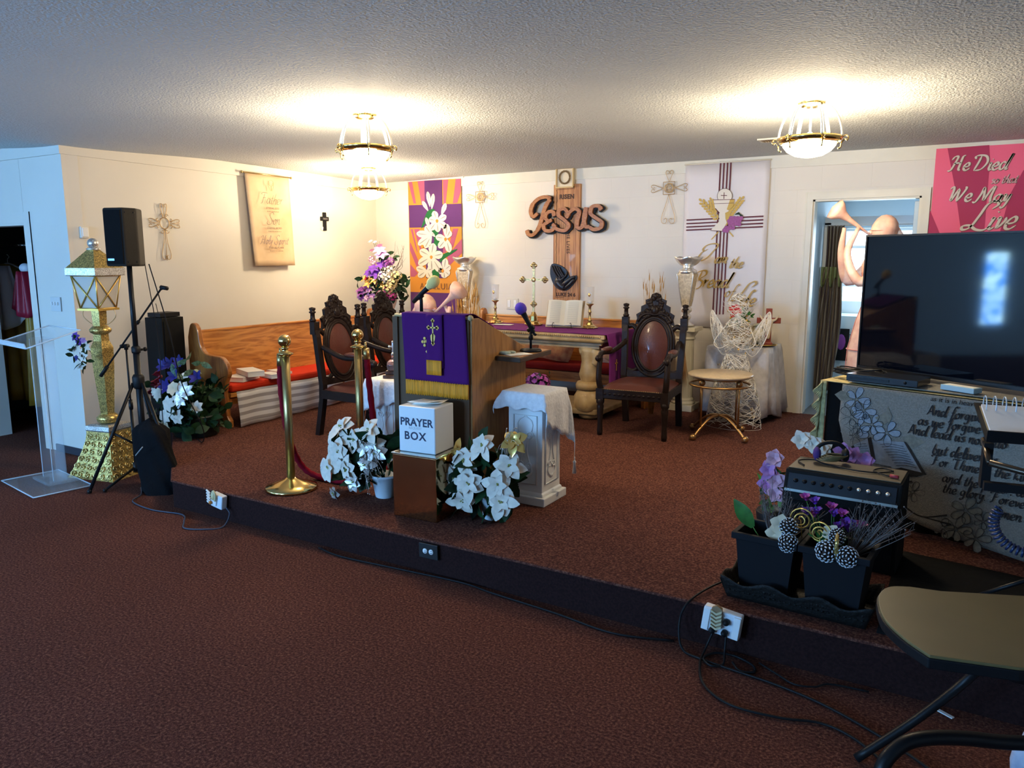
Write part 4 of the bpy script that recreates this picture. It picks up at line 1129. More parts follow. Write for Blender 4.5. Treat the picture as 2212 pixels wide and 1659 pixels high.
# ---------------- stanchions and rope
def stanchion(label, loc):
    t = thing('stanchion', label, 'stanchion', loc, 0, 'brass rope posts')
    b = MB(); b.lathe([(.155, 0), (.16, .008), (.155, .022), (.10, .04), (.04, .065), (.026, .075)], 36); b.build('base', BRASS, t)
    b = MB(); b.lathe([(.0255, .07), (.0255, .83)], 20); b.build('post', BRASSD, t)
    b = MB(); b.lathe([(.026, .83), (.048, .845), (.05, .85), (.02, .862), (.018, .875), (.026, .882), (.018, .89)], 24); b.build('collar', BRASS, t)
    b = MB(); b.ball((0, 0, .925), .039, 20); b.build('ball_finial', BRASS, t)
    return t
sA = stanchion('nearer brass rope post with round ball top, left of the poinsettias', (-3.53, 3.24, SZ))
dup(sA, (-3.40, 3.74, SZ), 0, 'farther brass rope post, standing behind the white poinsettias')
def rope(label, pts, n=18):
    P = catmull([Vector(p) for p in pts], 10)
    t = thing('velvet_rope', label, 'rope', P[0])
    o0 = P[0]
    vs = []
    b = MB(); b.tube([p - o0 for p in P], [.020 * (1 + .10 * math.sin(i * 1.9)) for i in range(len(P))], 10); b.build('velvet_cord', VELVET, t)
    b = MB(); d = (P[0] - P[1]).normalized(); b.tube([Vector((0, 0, 0)) - d * .02, d * .05], .022, 12); b.tube([d * .05, d * .09], .008, 8); b.build('brass_cap', BRASSD, t)
rope('crimson velvet rope hanging from the nearer brass post and trailing on the carpet', [(-3.585, 3.25, .97), (-3.59, 3.25, .80), (-3.60, 3.30, .50), (-3.61, 3.40, .29), (-3.52, 3.46, .206), (-3.3, 3.47, .206), (-3.15, 3.53, .206)])
rope('crimson velvet rope hanging straight down from the farther brass post', [(-3.345, 3.76, .97), (-3.34, 3.77, .8), (-3.335, 3.80, .5), (-3.33, 3.82, .3), (-3.30, 3.85, .205), (-3.22, 3.75, .203)])
# ================================================================ BACK WALL
WY = 7.33
def blob2(pts, k=3):
    return [(p.x, p.y) for p in catmull([(a, c, 0) for a, c in pts], k, True)]
def teardrop(x0, z0, x1, z1, w):
    dx, dz = x1 - x0, z1 - z0; L = math.hypot(dx, dz); nx, nz = -dz / L, dx / L
    out = []
    for t_, q in ((0, .12), (.25, .6), (.55, 1), (.8, .85), (.95, .4)):
        out.append((x0 + dx * t_ + nx * w * q, z0 + dz * t_ + nz * w * q))
    out.append((x1, z1))
    for t_, q in ((.95, .4), (.8, .85), (.55, 1), (.25, .6), (0, .12)):
        out.append((x0 + dx * t_ - nx * w * q, z0 + dz * t_ - nz * w * q))
    return out
# ---- lily banner
ORG = mat('orange_felt', (0.60, 0.24, 0.035), .9, bump=.15, bscale=300)
PNK = mat('mauve_felt', (0.38, 0.085, 0.16), .9, bump=.15, bscale=300)
PUR = mat('purple_felt', (0.095, 0.025, 0.13), .9, bump=.15, bscale=300)
GRN = mat('green_felt', (0.01, 0.12, 0.03), .9, bump=.15, bscale=300)
WFE = mat('white_felt', (0.66, 0.62, 0.54), .9)
GFE = mat('grey_felt', (0.34, 0.30, 0.26), .9)
t = thing('lily_banner', 'purple and orange felt banner with white lilies, lettered ALLELUIA', 'banner', (-5.39, WY - .02, 2.484))
def LB(x, y):
    yt = 65 - 25 * (x - 125) / 620
    return ((x - 130 - 8 * (y / 1100)) / 800 - .385, -(y - yt) / (918 - yt) * .884)
def layer(name, polys, m, d, fn, par):
    b = MB()
    for i, p in enumerate(polys): b.prism([fn(*q) for q in p], -d - .0015 - (i % 7) * .00015, -d, 'XZ')
    return b.build(name, m, par)
b = MB(); b.prism([LB(125, 62), LB(728, 42), LB(745, 1560), LB(140, 1560)], 0, .003, 'XZ'); b.build('cloth', ORG, t)
for ray in [[(132, 68), (175, 66), (218, 305), (190, 305)], [(240, 60), (320, 58), (325, 318), (285, 318)],
    [(530, 52), (590, 50), (560, 312), (535, 312)], [(672, 46), (726, 44), (728, 180), (688, 305), (640, 310)],
    [(150, 590), (175, 590), (232, 860), (215, 830)], [(140, 760), (145, 740), (255, 990), (225, 1040), (140, 830)], [(190, 590), (255, 590), (300, 800), (320, 1000), (280, 900)],
    [(142, 990), (232, 1090), (190, 1130), (142, 1130)],
    [(640, 590), (700, 590), (640, 800), (600, 760)], [(738, 700), (740, 860), (600, 1000), (570, 900)], [(525, 620), (560, 590), (600, 590), (560, 860), (525, 860)]]: layer('mauve_ray', [ray], PNK, .0, LB, t)
layer('purple_cross', [[(320, 58), (522, 51), (526, 1145), (330, 1145)], [(134, 325), (735, 315), (738, 568), (138, 575)], [(140, 1305), (742, 1318), (745, 1560), (140, 1560)]], PUR, .0020, LB, t)
layer('green_stem', [blob2([(365, 385), (430, 370), (440, 430), (400, 480), (340, 520), (280, 585), (310, 490), (340, 420)]), blob2([(405, 610), (500, 600), (470, 650), (495, 740), (440, 810), (500, 850), (440, 900), (470, 1030), (480, 1140), (400, 1145), (410, 1000), (390, 850), (430, 720)]),
    blob2([(490, 970), (510, 900), (560, 860), (690, 815), (640, 860), (560, 910)])], GRN, .0040, LB, t)
pet = []; pin = []; ctr = []
def lily(cx, cy, ends, w):
    for (ex, ey) in ends:
        p = teardrop(cx, cy, ex, ey, w); pet.append(p)
        pin.append(teardrop(cx + (ex - cx) * .3, cy + (ey - cy) * .3, cx + (ex - cx) * .92, cy + (ey - cy) * .92, w * .12))
lily(465, 500, [(425, 392), (370, 480), (385, 605), (475, 628), (570, 580), (570, 445)], 38)
lily(400, 660, [(330, 558), (222, 640), (240, 770), (320, 805), (425, 640)], 42)
lily(570, 700, [(575, 535), (612, 610), (605, 855), (480, 805), (445, 680)], 40)
lily(395, 900, [(420, 750), (258, 830), (240, 990), (400, 1060), (510, 1080), (528, 870)], 48)
lily(340, 1060, [(215, 1030), (235, 1130), (385, 1140), (400, 1040)], 40)
lily(540, 1060, [(560, 920), (475, 1070), (545, 1145), (610, 1000), (600, 1110)], 38)
for x0, y0, x1, y1, w_ in ((385, 345, 358, 175, 24), (405, 370, 425, 200, 24), (362, 390, 298, 280, 22), (515, 440, 565, 308, 26), (380, 595, 335, 462, 22)):
    pet.append(teardrop(x0, y0, x1, y1, w_)); pin.append(teardrop(x0 + (x1 - x0) * .2, y0 + (y1 - y0) * .2, x1, y1, w_ * .1))
layer('white_lilies', pet, WFE, .0060, LB, t)
layer('petal_shading', pin, GFE, .0086, LB, t)
layer('lily_centres', [blob2([(cx - 16, cy), (cx, cy + 26), (cx + 16, cy), (cx, cy - 18)]) for cx, cy in ((465, 500), (395, 905), (560, 705), (290, 785), (525, 1060))], ORG, .0096, LB, t)
x, z = LB(430, 1250); text('ALLELUIA', .10, mat('brown_lettering', (0.20, 0.08, 0.03), .8), t, loc=(x + .02, -.006, z - .02), space=1.15)
b = MB(); b.tube([(-.40, -.006, .002), (.385, -.006, .016)], .006, 8); b.ball((.39, -.006, .016), .012); b.build('rod', WHITE, t)
# ---- white banner
WSAT = mat('white_satin', (0.72, 0.67, 0.66), .55, var=.05, vscale=2)
MARO = mat('maroon_ribbon', (0.10, 0.012, 0.020), .7)
OCH = mat('ochre_thread', (0.55, 0.36, 0.07), .6)
t = thing('communion_banner', 'tall white satin banner with maroon cross, chalice, wheat and grapes', 'banner', (-2.035, WY - .022, 2.472))
def WB(x, y):
    yt = 95 - 75 * (x - 480) / 825
    return ((x - 480) / 1075 - .388, -(y - yt) / (991 - yt) * .872)
b = MB(); b.grid(lambda u, v: (-.392 + .784 * u, .006 * math.sin(u * 7 + v * 3) * v, -1.53 * v + .0), 16, 12); b.build('cloth', WSAT, t, solid=.003)
F_ = WB
def off(polys, m, name, d): return layer(name, polys, m, d, F_, t)
strp = []
for x0, x1 in ((835, 822), (870, 858), (905, 893), (938, 928)):
    strp.append([(x0 - 7, 50), (x0 + 7, 50), (x1 + 6, 1560), (x1 - 8, 1560)])
for yl, yr in ((620, 572), (655, 607), (688, 642), (718, 676)):
    strp.append([(506, yl - 6), (1280, yr - 7), (1280, yr + 7), (506, yl + 6)])
off(strp, MARO, 'maroon_cross', .008)
leaves = []
def ear(x0, y0, x1, y1, n, s_):
    dx, dy = (x1 - x0), (y1 - y0); L = math.hypot(dx, dy); nx, ny = -dy / L, dx / L
    for i in range(n):
        q = i / n; cx, cy = x0 + dx * q, y0 + dy * q
        for sg in (-1, 1): leaves.append(teardrop(cx, cy, cx + dx / L * s_ + nx * sg * s_ * .75, cy + dy / L * s_ + ny * sg * s_ * .75, s_ * .28))
    leaves.append(teardrop(x1, y1, x1 + dx / L * s_, y1 + dy / L * s_, s_ * .28))
ear(830, 610, 660, 440, 7, 42); ear(800, 560, 755, 430, 6, 36); ear(945, 570, 1060, 410, 7, 40)
leaves.append([(768, 808), (780, 808), (850, 730), (836, 730)]); leaves.append([(950, 735), (960, 730), (1000, 775), (992, 780)]); leaves.append([(870, 540), (935, 480), (960, 540), (930, 660), (880, 700)])
off(leaves, OCH, 'gold_wheat', .011)
off([[(815 + 77 + 78 * math.cos(a), 380 + 76 * math.sin(a)) for a in [k * PI / 12 for k in range(24)]]], mat('dark_outline', (0.12, 0.08, 0.06), .7), 'host_outline', .0125)
off([[(815 + 77 + 73 * math.cos(a), 380 + 71 * math.sin(a)) for a in [k * PI / 12 for k in range(24)]], [(780, 418), (992, 408), (985, 470), (935, 530), (905, 545), (910, 600), (925, 640), (880, 722), (760, 722), (780, 700), (850, 625), (845, 545), (800, 500)]], mat('ivory_felt', (0.76, 0.70, 0.60), .8), 'chalice', .0145)
off([[(882, 345), (888, 345), (888, 408), (882, 408)], [(854, 372), (916, 372), (916, 378), (854, 378)], [(780, 418), (992, 408), (992, 413), (780, 423)], [(786, 455), (985, 445), (985, 449), (786, 459)], [(762, 716), (885, 722), (885, 727), (762, 721)], [(800, 505), (806, 500), (850, 545), (846, 549)]], MARO, 'dark_line_work', .0165)
off([[(948, 415), (990, 410), (985, 475), (940, 520), (920, 510)]], OCH, 'gold_shading', .0165)
rr = random.Random(3); gr = []
for (cx, cy) in [(1000 + 33 * i - 17 * (j % 2) * 1, 595 + 28 * j) for j in range(2) for i in range(-1, 3)] + [(960, 650), (990, 655), (1020, 650), (1050, 655), (925, 690), (955, 690), (990, 690), (905, 715), (930, 720)]:
    gr.append([(cx + 22 * math.cos(a), cy + 22 * math.sin(a)) for a in [k * PI / 6 for k in range(12)]])
off(gr, mat('grape_felt', (0.36, 0.10, 0.30), .7, var=.3, vscale=60), 'grapes', .0185)
off([blob2([(1000, 560), (1040, 535), (1055, 550), (1085, 570), (1060, 580), (1045, 560)])], LEAF, 'grape_leaf', .0185)
def wb_script(s, x, y, size, wgt, rise=0, shear=.3):
    X, Z_ = WB(x, y)
    script(s, size, mat('gold_brown_thread', (0.46, 0.29, 0.06), .5), t, 'lettering', (X, -.020, Z_), wgt, shear, rise, thick=.004)
wb_script('I', 640, 1015, .072, .12)
wb_script('am', 815, 1040, .050, .19)
wb_script('the', 965, 1088, .050, .19)
wb_script('B', 560, 1290, .078, .12); wb_script('read', 700, 1280, .068, .17)
wb_script('of', 930, 1380, .055, .10); wb_script('L', 1010, 1420, .076, .13, shear=.5); wb_script('ife', 1080, 1470, .066, .17)
b = MB(); b.tube([(-.40, -.006, .005), (.40, -.006, .005)], .007, 8); b.build('rod', TRIMM, t)
# ---- pink banner
t = thing('easter_banner', 'bright pink banner lettered He Died so that We May Live', 'banner', (-.333, WY - .02, 2.478))
def PBN(x, y):   # artwork coordinates
    yt = 165 - 150 * (x - 170) / 1430
    return ((x - 175) / 1599 * .60 * 1.0, -(y - yt) / 1345 * .672)
PK1 = mat('hot_pink_vinyl', (0.86, 0.13, 0.22), .7); PK2 = mat('crimson_vinyl', (0.42, 0.03, 0.09), .7)
b = MB(); b.prism([(0, 0), (1.20, 0), (1.20, -.90), (0.0, -.90)], 0, .003, 'XZ'); b.build('vinyl_sheet', PK1, t)
layer('crimson_ray_pattern', [[(385, 145), (1150, 55), (1190, 300), (1215, 1480), (800, 1500), (600, 780)], [(150, 1140), (380, 1500), (600, 1900), (160, 1900)], [(1800, 400), (1600, 800), (1480, 1480), (1400, 1900), (2400, 1900), (2400, 300)]], PK2, .0, PBN, t)
CRL = mat('cream_lettering', (0.66, 0.56, 0.44), .6); CRS = mat('letter_edge_brown', (0.20, 0.10, 0.07), .7)
def pk(s, x, y, size, wgt, shear=.2, m=None):
    X, Z_ = PBN(x, y)
    script(s, size, CRS, t, 'lettering_edge', (X + .003, -.003, Z_ - .003), wgt * 1.25, shear)
    script(s, size, m or CRL, t, 'lettering', (X, -.005, Z_), wgt, shear)
pk('He', 430, 500, .056, .16); pk('Died', 860, 470, .056, .16); pk('so that', 1240, 640, .032, .16, m=mat('pink_grey_lettering', (0.62, 0.36, 0.34), .6))
pk('We', 460, 985, .058, .16); pk('May', 960, 960, .058, .16); pk('Live', 800, 1400, .092, .13, .35)
# ---- wire wall crosses
def wire_cross(label, x, z):
    t = thing('wire_wall_cross', label, 'cross', (x, WY - .03, z), 0, 'wire crosses on the back wall')
    b = MB()
    for r_ in (.045, .039): b.tube([(r_ * math.cos(a), 0, r_ * math.sin(a)) for a in [2 * PI * k / 20 for k in range(20)]], .0028, 5, closed=True)
    for s_ in (-.058, .058): b.tube([(s_, 0, -.058), (s_, 0, .058)], .003, 5); b.tube([(-.058, 0, s_), (.058, 0, s_)], .003, 5)
    for a in range(8):
        b.tube([Vector(p) for p in spiral(.03 * math.cos(a * PI / 4), .03 * math.sin(a * PI / 4), .022, a, 1.1)], .0022, 4)
    b.build('centre_square', GILT, t)
    for ang, L, nm in ((0, .165, 'upper_arm'), (PI / 2, .18, 'side_arm'), (-PI / 2, .18, 'side_arm')):
        b = MB(); M_ = Matrix.Rotation(ang, 4, 'Y')
        for s_ in (-1, 1): b.tube(catmull([(0, 0, .058), (s_ * .025, 0, L * .7), (s_ * .036, 0, L * .88), (s_ * .026, 0, L), (s_ * .008, 0, L * .95), (s_ * .006, 0, L * .84), (s_ * .018, 0, L * .82)], 5), .0028, 5, M=M_)
        b.build(nm, GILT, t)
    b = MB()
    for s_ in (-1, 1): b.tube(catmull([(0, 0, -.058), (s_ * .03, 0, -.16), (s_ * .066, 0, -.27), (s_ * .062, 0, -.325), (s_ * .03, 0, -.335), (s_ * .012, 0, -.305), (s_ * .028, 0, -.285), (s_ * .04, 0, -.30)], 5), .0028, 5)
    b.build('foot', GILT, t)
wire_cross('gilt wire scroll cross on the back wall right of the lily banner', -4.765, 2.27)
wire_cross('gilt wire scroll cross on the back wall left of the white banner', -2.585, 2.268)
# ---- wooden board, Jesus lettering, hands, framed crown
BOARD = wood_mat('striped_cedar', (0.52, 0.24, 0.07), (0.30, 0.11, 0.03), .45, 2, 2.0, coat=.15, sx=(12, 12, .6))
t = thing('wooden_cross_board', 'tall cedar board with carved wooden name Jesus across it, forming a cross', 'cross', (-3.686, WY - .02, 1.135))
b = MB()
lx = [(-.155, 0), (-.155, 1.221), (.155, 1.221), (.155, 0)]
b.prism(lx, -.012, .018, 'XZ'); b.build('board', BOARD, t, bevel=.003)
b = MB(); b.tube([(-.118 + .003 * math.sin(k * 2.3), -.013, .05 + k * .028) for k in range(41)], .0025, 4); b.tube([(-.012 + .002 * math.sin(k * 3.1), -.013, .33 + k * .028) for k in range(22)], .0015, 4); b.tube([(-.118, -.013, 1.17), (.09, -.013, 1.175)], .0025, 4); b.tube([(-.118, -.013, .05), (-.02, -.013, .055)], .0025, 4)
b.build('burnt_border', mat('burnt_wood', (0.06, 0.025, 0.012), .7), t)
text('RISEN', .062, MATS['burnt_wood'], t, loc=(.0, -.0135, 1.075), bold=.0035, space=1.1)
text('HE LIVES', .050, MATS['burnt_wood'], t, loc=(.005, -.0135, .62), rot=(PI / 2, PI / 2, 0), align='CENTER', bold=.001, space=1.15)
text('LUKE 24 6', .052, MATS['burnt_wood'], t, loc=(.0, -.0135, .065), bold=.0025)
def JB(x, y):
    k = 944 + (x - 917) * .09
    return (-3.7 + (x - 1035) * .001178 + 3.686, 1.6 + (995 - y) / k - 1.135)
JS = [[(905, 412), (850, 400), (780, 420), (722, 475), (702, 545), (728, 592), (772, 560)], [(898, 420), (850, 500), (820, 600), (785, 700), (730, 765), (680, 765), (662, 722)],
      [(942, 585), (930, 545), (885, 545), (850, 590), (880, 632), (918, 622)], [(885, 640), (838, 672), (852, 722), (912, 726), (945, 690), (925, 660)],
      [(1075, 545), (1040, 512), (992, 528), (988, 578), (1045, 622), (1085, 672), (1052, 722), (985, 716), (955, 700)],
      [(1060, 600), (1095, 545), (1150, 510), (1188, 545), (1170, 630), (1172, 692), (1215, 690), (1243, 600), (1255, 495)], [(1255, 495), (1236, 600), (1248, 680), (1290, 684)],
      [(1398, 520), (1370, 482), (1312, 492), (1298, 555), (1350, 600), (1402, 640), (1392, 695), (1330, 712), (1288, 690)]]
def letters(name, hw_, y0, y1, m, dx=0, dz=0):
    for st in JS[:0]: pass
    b = MB()
    for i, st in enumerate(JS):
        P = catmull([(JB(*q)[0] + dx, 0, JB(*q)[1] + dz) for q in st], 6)
        vs = []; fs = []
        for j, p in enumerate(P):
            a = P[max(0, j - 1)]; c = P[min(len(P) - 1, j + 1)]; tt = (c - a).normalized(); nn = Vector((-tt.z, 0, tt.x))
            h = hw_ * (1.15 if abs(tt.z) > .8 else .9) * (.75 if j in (0, len(P) - 1) else 1)
            e = .0004 * i
            vs += [p + nn * h + Vector((0, y0 - e, 0)), p - nn * h + Vector((0, y0 - e, 0)), p - nn * h + Vector((0, y1, 0)), p + nn * h + Vector((0, y1, 0))]
        for j in range(len(P) - 1):
            for k in range(4): fs.append((j * 4 + k, j * 4 + (k + 1) % 4, j * 4 + 4 + (k + 1) % 4, j * 4 + 4 + k))
        e_ = (len(P) - 1) * 4; fs += [(0, 3, 2, 1), (e_, e_ + 1, e_ + 2, e_ + 3)]
        b.add(vs, fs, False)
    return b.build(name, m, t)
letters('black_name_backing', .031, -.035, -.013, BLK, .006, -.008)
letters('carved_name_jesus', .020, -.060, -.035, wood_mat('cedar_letters', (0.42, 0.17, 0.05), (0.27, 0.09, 0.025), .4, 0, 3, sx=(3, 12, 12)))
t = thing('praying_hands_plaque', 'black carved relief of praying hands on the lower part of the board', 'sculpture', (-3.70, WY - .034, 1.40))
def HB(x, y): X, Z_ = JB(x, y); return (X - 3.686 + 3.70, 0, Z_ + 1.135 - 1.40)
HBM = mat('black_carved_resin', (0.012, 0.014, 0.024), .35)
b = MB()
b.prism([(HB(x, y)[0], HB(x, y)[2]) for x, y in blob2([(905, 1055), (985, 1062), (1055, 1110), (1085, 1172), (1112, 1190), (1150, 1165), (1160, 1205), (1100, 1290), (1040, 1322), (965, 1300), (918, 1240), (890, 1150)])], -.012, .0, 'XZ')
b.build('backing', HBM, t, bevel=.004)
b = MB()
def hb(x, y, d): p = HB(x, y); return Vector((p[0], -.012 - d, p[2]))
for i, (x0, y0, x1, y1, x2, y2) in enumerate([(915, 1072, 940, 1130, 985, 1200), (938, 1068, 965, 1125, 1010, 1195), (962, 1072, 990, 1125, 1030, 1190), (985, 1082, 1012, 1130, 1045, 1185)]):
    b.tube(catmull([hb(x0, y0, .012), hb(x1, y1, .020), hb(x2, y2, .022)], 5), [.007 + .0005 * k for k in range(11)], 8)
b.tube(catmull([hb(1068, 1135, .006), hb(1055, 1175, .020), hb(1010, 1215, .028)], 5), .010, 8)
b.ball((0, 0, 0), 1, 14, (.052, .026, .062), Matrix.Translation(hb(985, 1225, .008)) @ Matrix.Rotation(.5, 4, 'Y'))
b.tube(catmull([hb(975, 1235, .01), hb(1010, 1275, .012), hb(1045, 1290, .012)], 4), [.045, .043, .042, .04, .038, .036, .035, .034, .033][:9], 10)
b.build('hands', HBM, t)
b = MB(); b.tube(catmull([hb(1020, 1265, .01), hb(1060, 1240, .02), hb(1105, 1200, .014), hb(1142, 1180, .008)], 4), [.020, .022, .024, .026, .026, .026, .025, .024, .022, .020, .018, .016, .014], 10)
b.tube(catmull([hb(1040, 1300, .01), hb(1090, 1262, .018), hb(1140, 1205, .010)], 4), .018, 8)
b.build('sleeve', HBM, t)
t = thing('crown_of_thorns_frame', 'small cream frame holding a twisted thorn wreath above the board', 'picture', (-3.70, WY - .045, 2.42))
b = MB(); b.box((0, .01, 0), (.20, .03, .20)); b.build('backing', mat('cream_mat', (0.72, 0.62, 0.44), .7), t)
b = MB()
for s_ in (-1, 1): b.box((s_ * .096, -.01, 0), (.014, .03, .206)); b.box((0, -.01, s_ * .096), (.206, .031, .014))
b.build('frame', mat('gilt_frame', (0.60, 0.44, 0.20), .4), t, bevel=.002)
b = MB()
for q in range(3): b.tube([((.060 + .006 * math.sin(6 * a + q * 2.1)) * math.cos(a), -.018 + .005 * math.cos(6 * a + q * 2.1), .003 + (.062 + .006 * math.sin(6 * a + q * 2.1)) * math.sin(a)) for a in [2 * PI * k / 44 for k in range(44)]], .0042, 6, closed=True)
rr = random.Random(8)
for k in range(14):
    a = rr.uniform(0, 6.28); d = rr.uniform(-1, 1); b.tube([(.062 * math.cos(a), -.02, .065 * math.sin(a)), ((.062 + .014 * d) * math.cos(a + .15), -.028, (.065 + .014 * d) * math.sin(a + .15))], [.002, .0004], 5)
b.build('thorn_wreath', mat('thorn_wood', (0.20, 0.13, 0.06), .7), t)
t = thing('wall_outlet', 'cream double outlet plate on the back wall left of the altar cross', 'outlet', (-4.36, WY - .008, 1.10))
b = MB(); b.box((0, 0, 0), (.15, .008, .12)); b.build('plate', mat('cream_plate', (.66, .62, .52), .5), t, bevel=.003)
for k in (-1, 1):
    b = MB(); b.box((k * .04, -.006, 0), (.035, .008, .08)); b.build('socket', WHITE, t, bevel=.003)

# ================================================================ VASES, COLUMNS
CRK = glitter_mat('pearl_crackle', (0.75, 0.62, 0.42), (0.55, 0.43, 0.27), 70, .4, .05, .6)
def vase(label, loc):
    t = thing('silver_vase', label, 'vase', loc, 0, 'tall silver and pearl vases')
    b = MB(); b.lathe([(.045, 0), (.078, .004), (.075, .02), (.04, .04), (.028, .06)], 24); b.build('foot', SILVER, t)
    b = MB(); b.ball((0, 0, .09), .046, 16, (1, 1, .8)); b.ball((0, 0, .155), .052, 16, (1, 1, .7)); b.lathe([(.02, .05), (.02, .19)], 12); b.build('bead_stem', SILVER, t)
    b = MB(); b.lathe([(.045, .185), (.062, .26), (.085, .37), (.105, .475), (.10, .495), (.07, .51)], 4, smooth=False); b.build('tapered_body', CRK, t)
    b = MB()
    for k in range(4):
        a = 2 * PI * (k + .5) / 4
        b.tube([(r * math.cos(a), r * math.sin(a), z) for r, z in ((.047, .185), (.064, .26), (.087, .37), (.107, .475), (.1, .498))], .005, 6)
    b.build('edge_rods', SILVER, t)
    b = MB(); b.lathe([(.085, .49), (.082, .52), (.05, .535), (.045, .55), (.055, .565)], 24); b.build('neck', SILVER, t)
    b = MB(); b.grid(lambda u, v: ((.05 + v * .072 + .012 * v * abs(math.cos(u * 5 * PI))) * math.cos(2 * PI * u), (.05 + v * .072 + .012 * v * abs(math.cos(u * 5 * PI))) * math.sin(2 * PI * u), .56 + .075 * v ** 1.6 + .010 * v * math.cos(u * 10 * PI)), 60, 6); b.build('flared_mouth', SILVER, t, solid=.003)
    return t
v0 = vase('tall silver and pearl vase on a column between armchair and white banner', (-2.26, 6.97, .97)); v0['group'] = 'tall silver and pearl vases'
dup(v0, (-4.86, 7.12, .97), .3, 'tall silver and pearl vase in front of the lily banner edge')
CREAMC = mat('cream_column', (0.68, 0.62, 0.46), .5, var=.1, vscale=6)
def column(label, loc, h=.785):
    t = thing('column_pedestal', label, 'pedestal', loc)
    b = MB(); b.box((0, 0, .03), (.24, .24, .06)); b.lathe([(.11, .06), (.115, .075), (.095, .09), (.10, .10), (.085, .12)], 24); b.build('base', CREAMC, t, bevel=.003)
    b = MB(); n = 48; vs = []; fs = []
    for i in range(2):
        for j in range(n): a = 2 * PI * j / n; r = .082 - .005 * i + .004 * math.cos(16 * a); vs.append((r * math.cos(a), r * math.sin(a), .12 + i * (h - .24)))
    for j in range(n): fs.append((j, (j + 1) % n, n + (j + 1) % n, n + j))
    b.add(vs, fs); b.build('fluted_shaft', CREAMC, t)
    b = MB(); b.lathe([(.08, h - .12), (.095, h - .11), (.085, h - .09), (.115, h - .05), (.12, h - .035)], 24); b.box((0, 0, h - .018), (.25, .25, .036)); b.build('capital', CREAMC, t, bevel=.003)
    return t
column('cream fluted column carrying the right vase beside the white banner', (-2.26, 6.97, SZ))
column('cream fluted column carrying the left vase, hidden behind the altar', (-4.86, 7.12, SZ))
column('cream column in the back left corner under the big flower arrangement', (-5.72, 6.78, SZ), .80)
# dried wheat
def sheaf(label, loc, n, h, spread, seed, m=WHEAT, name='wheat_sheaf', lean=(0, 0), heads=True):
    rr = random.Random(seed); t = thing(name, label, 'dried wheat', loc)
    bs_ = MB(); bh = MB()
    for k in range(n):
        a = rr.random() * 6.28; q = spread * rr.random() ** .5; hh = h * rr.uniform(.6, 1)
        e = Vector((q * math.cos(a) + lean[0] * hh, q * .5 * math.sin(a) + lean[1] * hh, hh)); s0 = Vector((q * .2 * math.cos(a), q * .15 * math.sin(a), 0))
        mid = (s0 + e) / 2 + Vector((rr.uniform(-.01, .01), 0, 0))
        bs_.tube([s0, mid, e], [.0024, .002, .0014], 5)
        if heads:
            d = (e - mid).normalized()
            bh.tube([e, e + d * .02, e + d * .05, e + d * .075], [.001, .006, .005, .001], 6)
            for w_ in range(3): bh.tube([e + d * .05, e + d * .05 + Vector((rr.uniform(-.02, .02), rr.uniform(-.02, .02), .06))], [.0009, .0004], 4)
    o = bs_.build('stalks', m, t)
    if heads: o = bh.build('seed_heads', m, t)
    b = MB(); b.lathe([(spread * .28, h * .28), (spread * .3, h * .30), (spread * .28, h * .32)], 16, cap=False); b.build('tie', GOLDP, t)
    return t
sheaf('golden dried wheat sheaf on the pew behind the lectern, next to the pink angel', (-3.90, 5.90, SZ + .772 - .0), 0, .1, .1, 1) if False else None
sheaf('tall dried wheat stalks standing behind the right armchair', (-2.44, 6.60, SZ), 34, 1.22, .11, 5)

# ---- corner arrangement
def arrangement(t, items, seed):
    rr = random.Random(seed)
    for (nm, kind, m, pts, rad) in items:
        for c in pts:
            b = MB(); c = Vector(c); out = Vector((c.x * .8 + .15, c.y - .25, .35 * (c.z > .2) + .15)).normalized()
            if kind == 'bloom': bloom(b, c, out, rad * rr.uniform(.85, 1.1), 6, .55, .35, .35, rr=rr)
            elif kind == 'rose': bloom(b, c, out, rad, 6, .9, .9, .3, 1.0, 3, rr=rr)
            elif kind == 'puff': puff(b, c, rad, 22, rad * .38, rr)
            elif kind == 'lily': bloom(b, c, out, rad, 5, .45, .5, .45, 1.0, 1, rr=rr)
            b.build(nm, m, t)
def around(n, cx, cy, cz_, rx, ry, rz, rr, front=True):
    o = []
    while len(o) < n:
        p = (cx + rr.uniform(-rx, rx), cy + rr.uniform(-ry, ry), cz_ + rr.uniform(-rz, rz))
        o.append(p)
    return o
rr = random.Random(21)
t = thing('corner_flower_arrangement', 'large purple, lilac, gold and white silk flower arrangement in the back corner', 'flowers', (-5.60, 6.66, .985))
b = MB(); b.lathe([(.06, 0), (.065, .02), (.10, .10), (.115, .16), (.10, .20), (.11, .21)], 24); b.build('vase', mat('blush_ceramic', (0.72, 0.55, 0.47), .35), t)
b = MB(); leafcloud(b, around(70, 0, -.05, .30, .27, .16, .13, rr), .09, .05, 2, rr); leafcloud(b, around(16, -.02, 0, .55, .14, .12, .12, rr), .08, .04, 2, rr)
for k in range(10): b.tube([(0, 0, .15), (rr.uniform(-.1, .1), rr.uniform(-.05, .05), .55)], .003, 5)
b.build('foliage', LEAF, t)
b = MB()
for k in range(9):
    x = rr.uniform(.05, .30); p = [(0, 0, .2), (x * .5, 0, .45), (x, -.02, .60 + rr.uniform(-.1, .1)), (x + rr.uniform(-.03, .06), -.03, .74 + rr.uniform(-.12, .08))]
    b.tube(catmull(p, 3), [.003 - .0002 * q for q in range(10)], 5)
    b.tube([p[2], (p[2][0] + rr.uniform(-.05, .07), -.03, p[2][2] + .06)], [.0016, .0006], 4)
for k in range(4): b.tube(catmull([(-.02, 0, .3), (-.10, 0, .6), (-.16 + k * .03, -.02, .80)], 4), .002, 5)
b.build('twigs', TWIG, t)
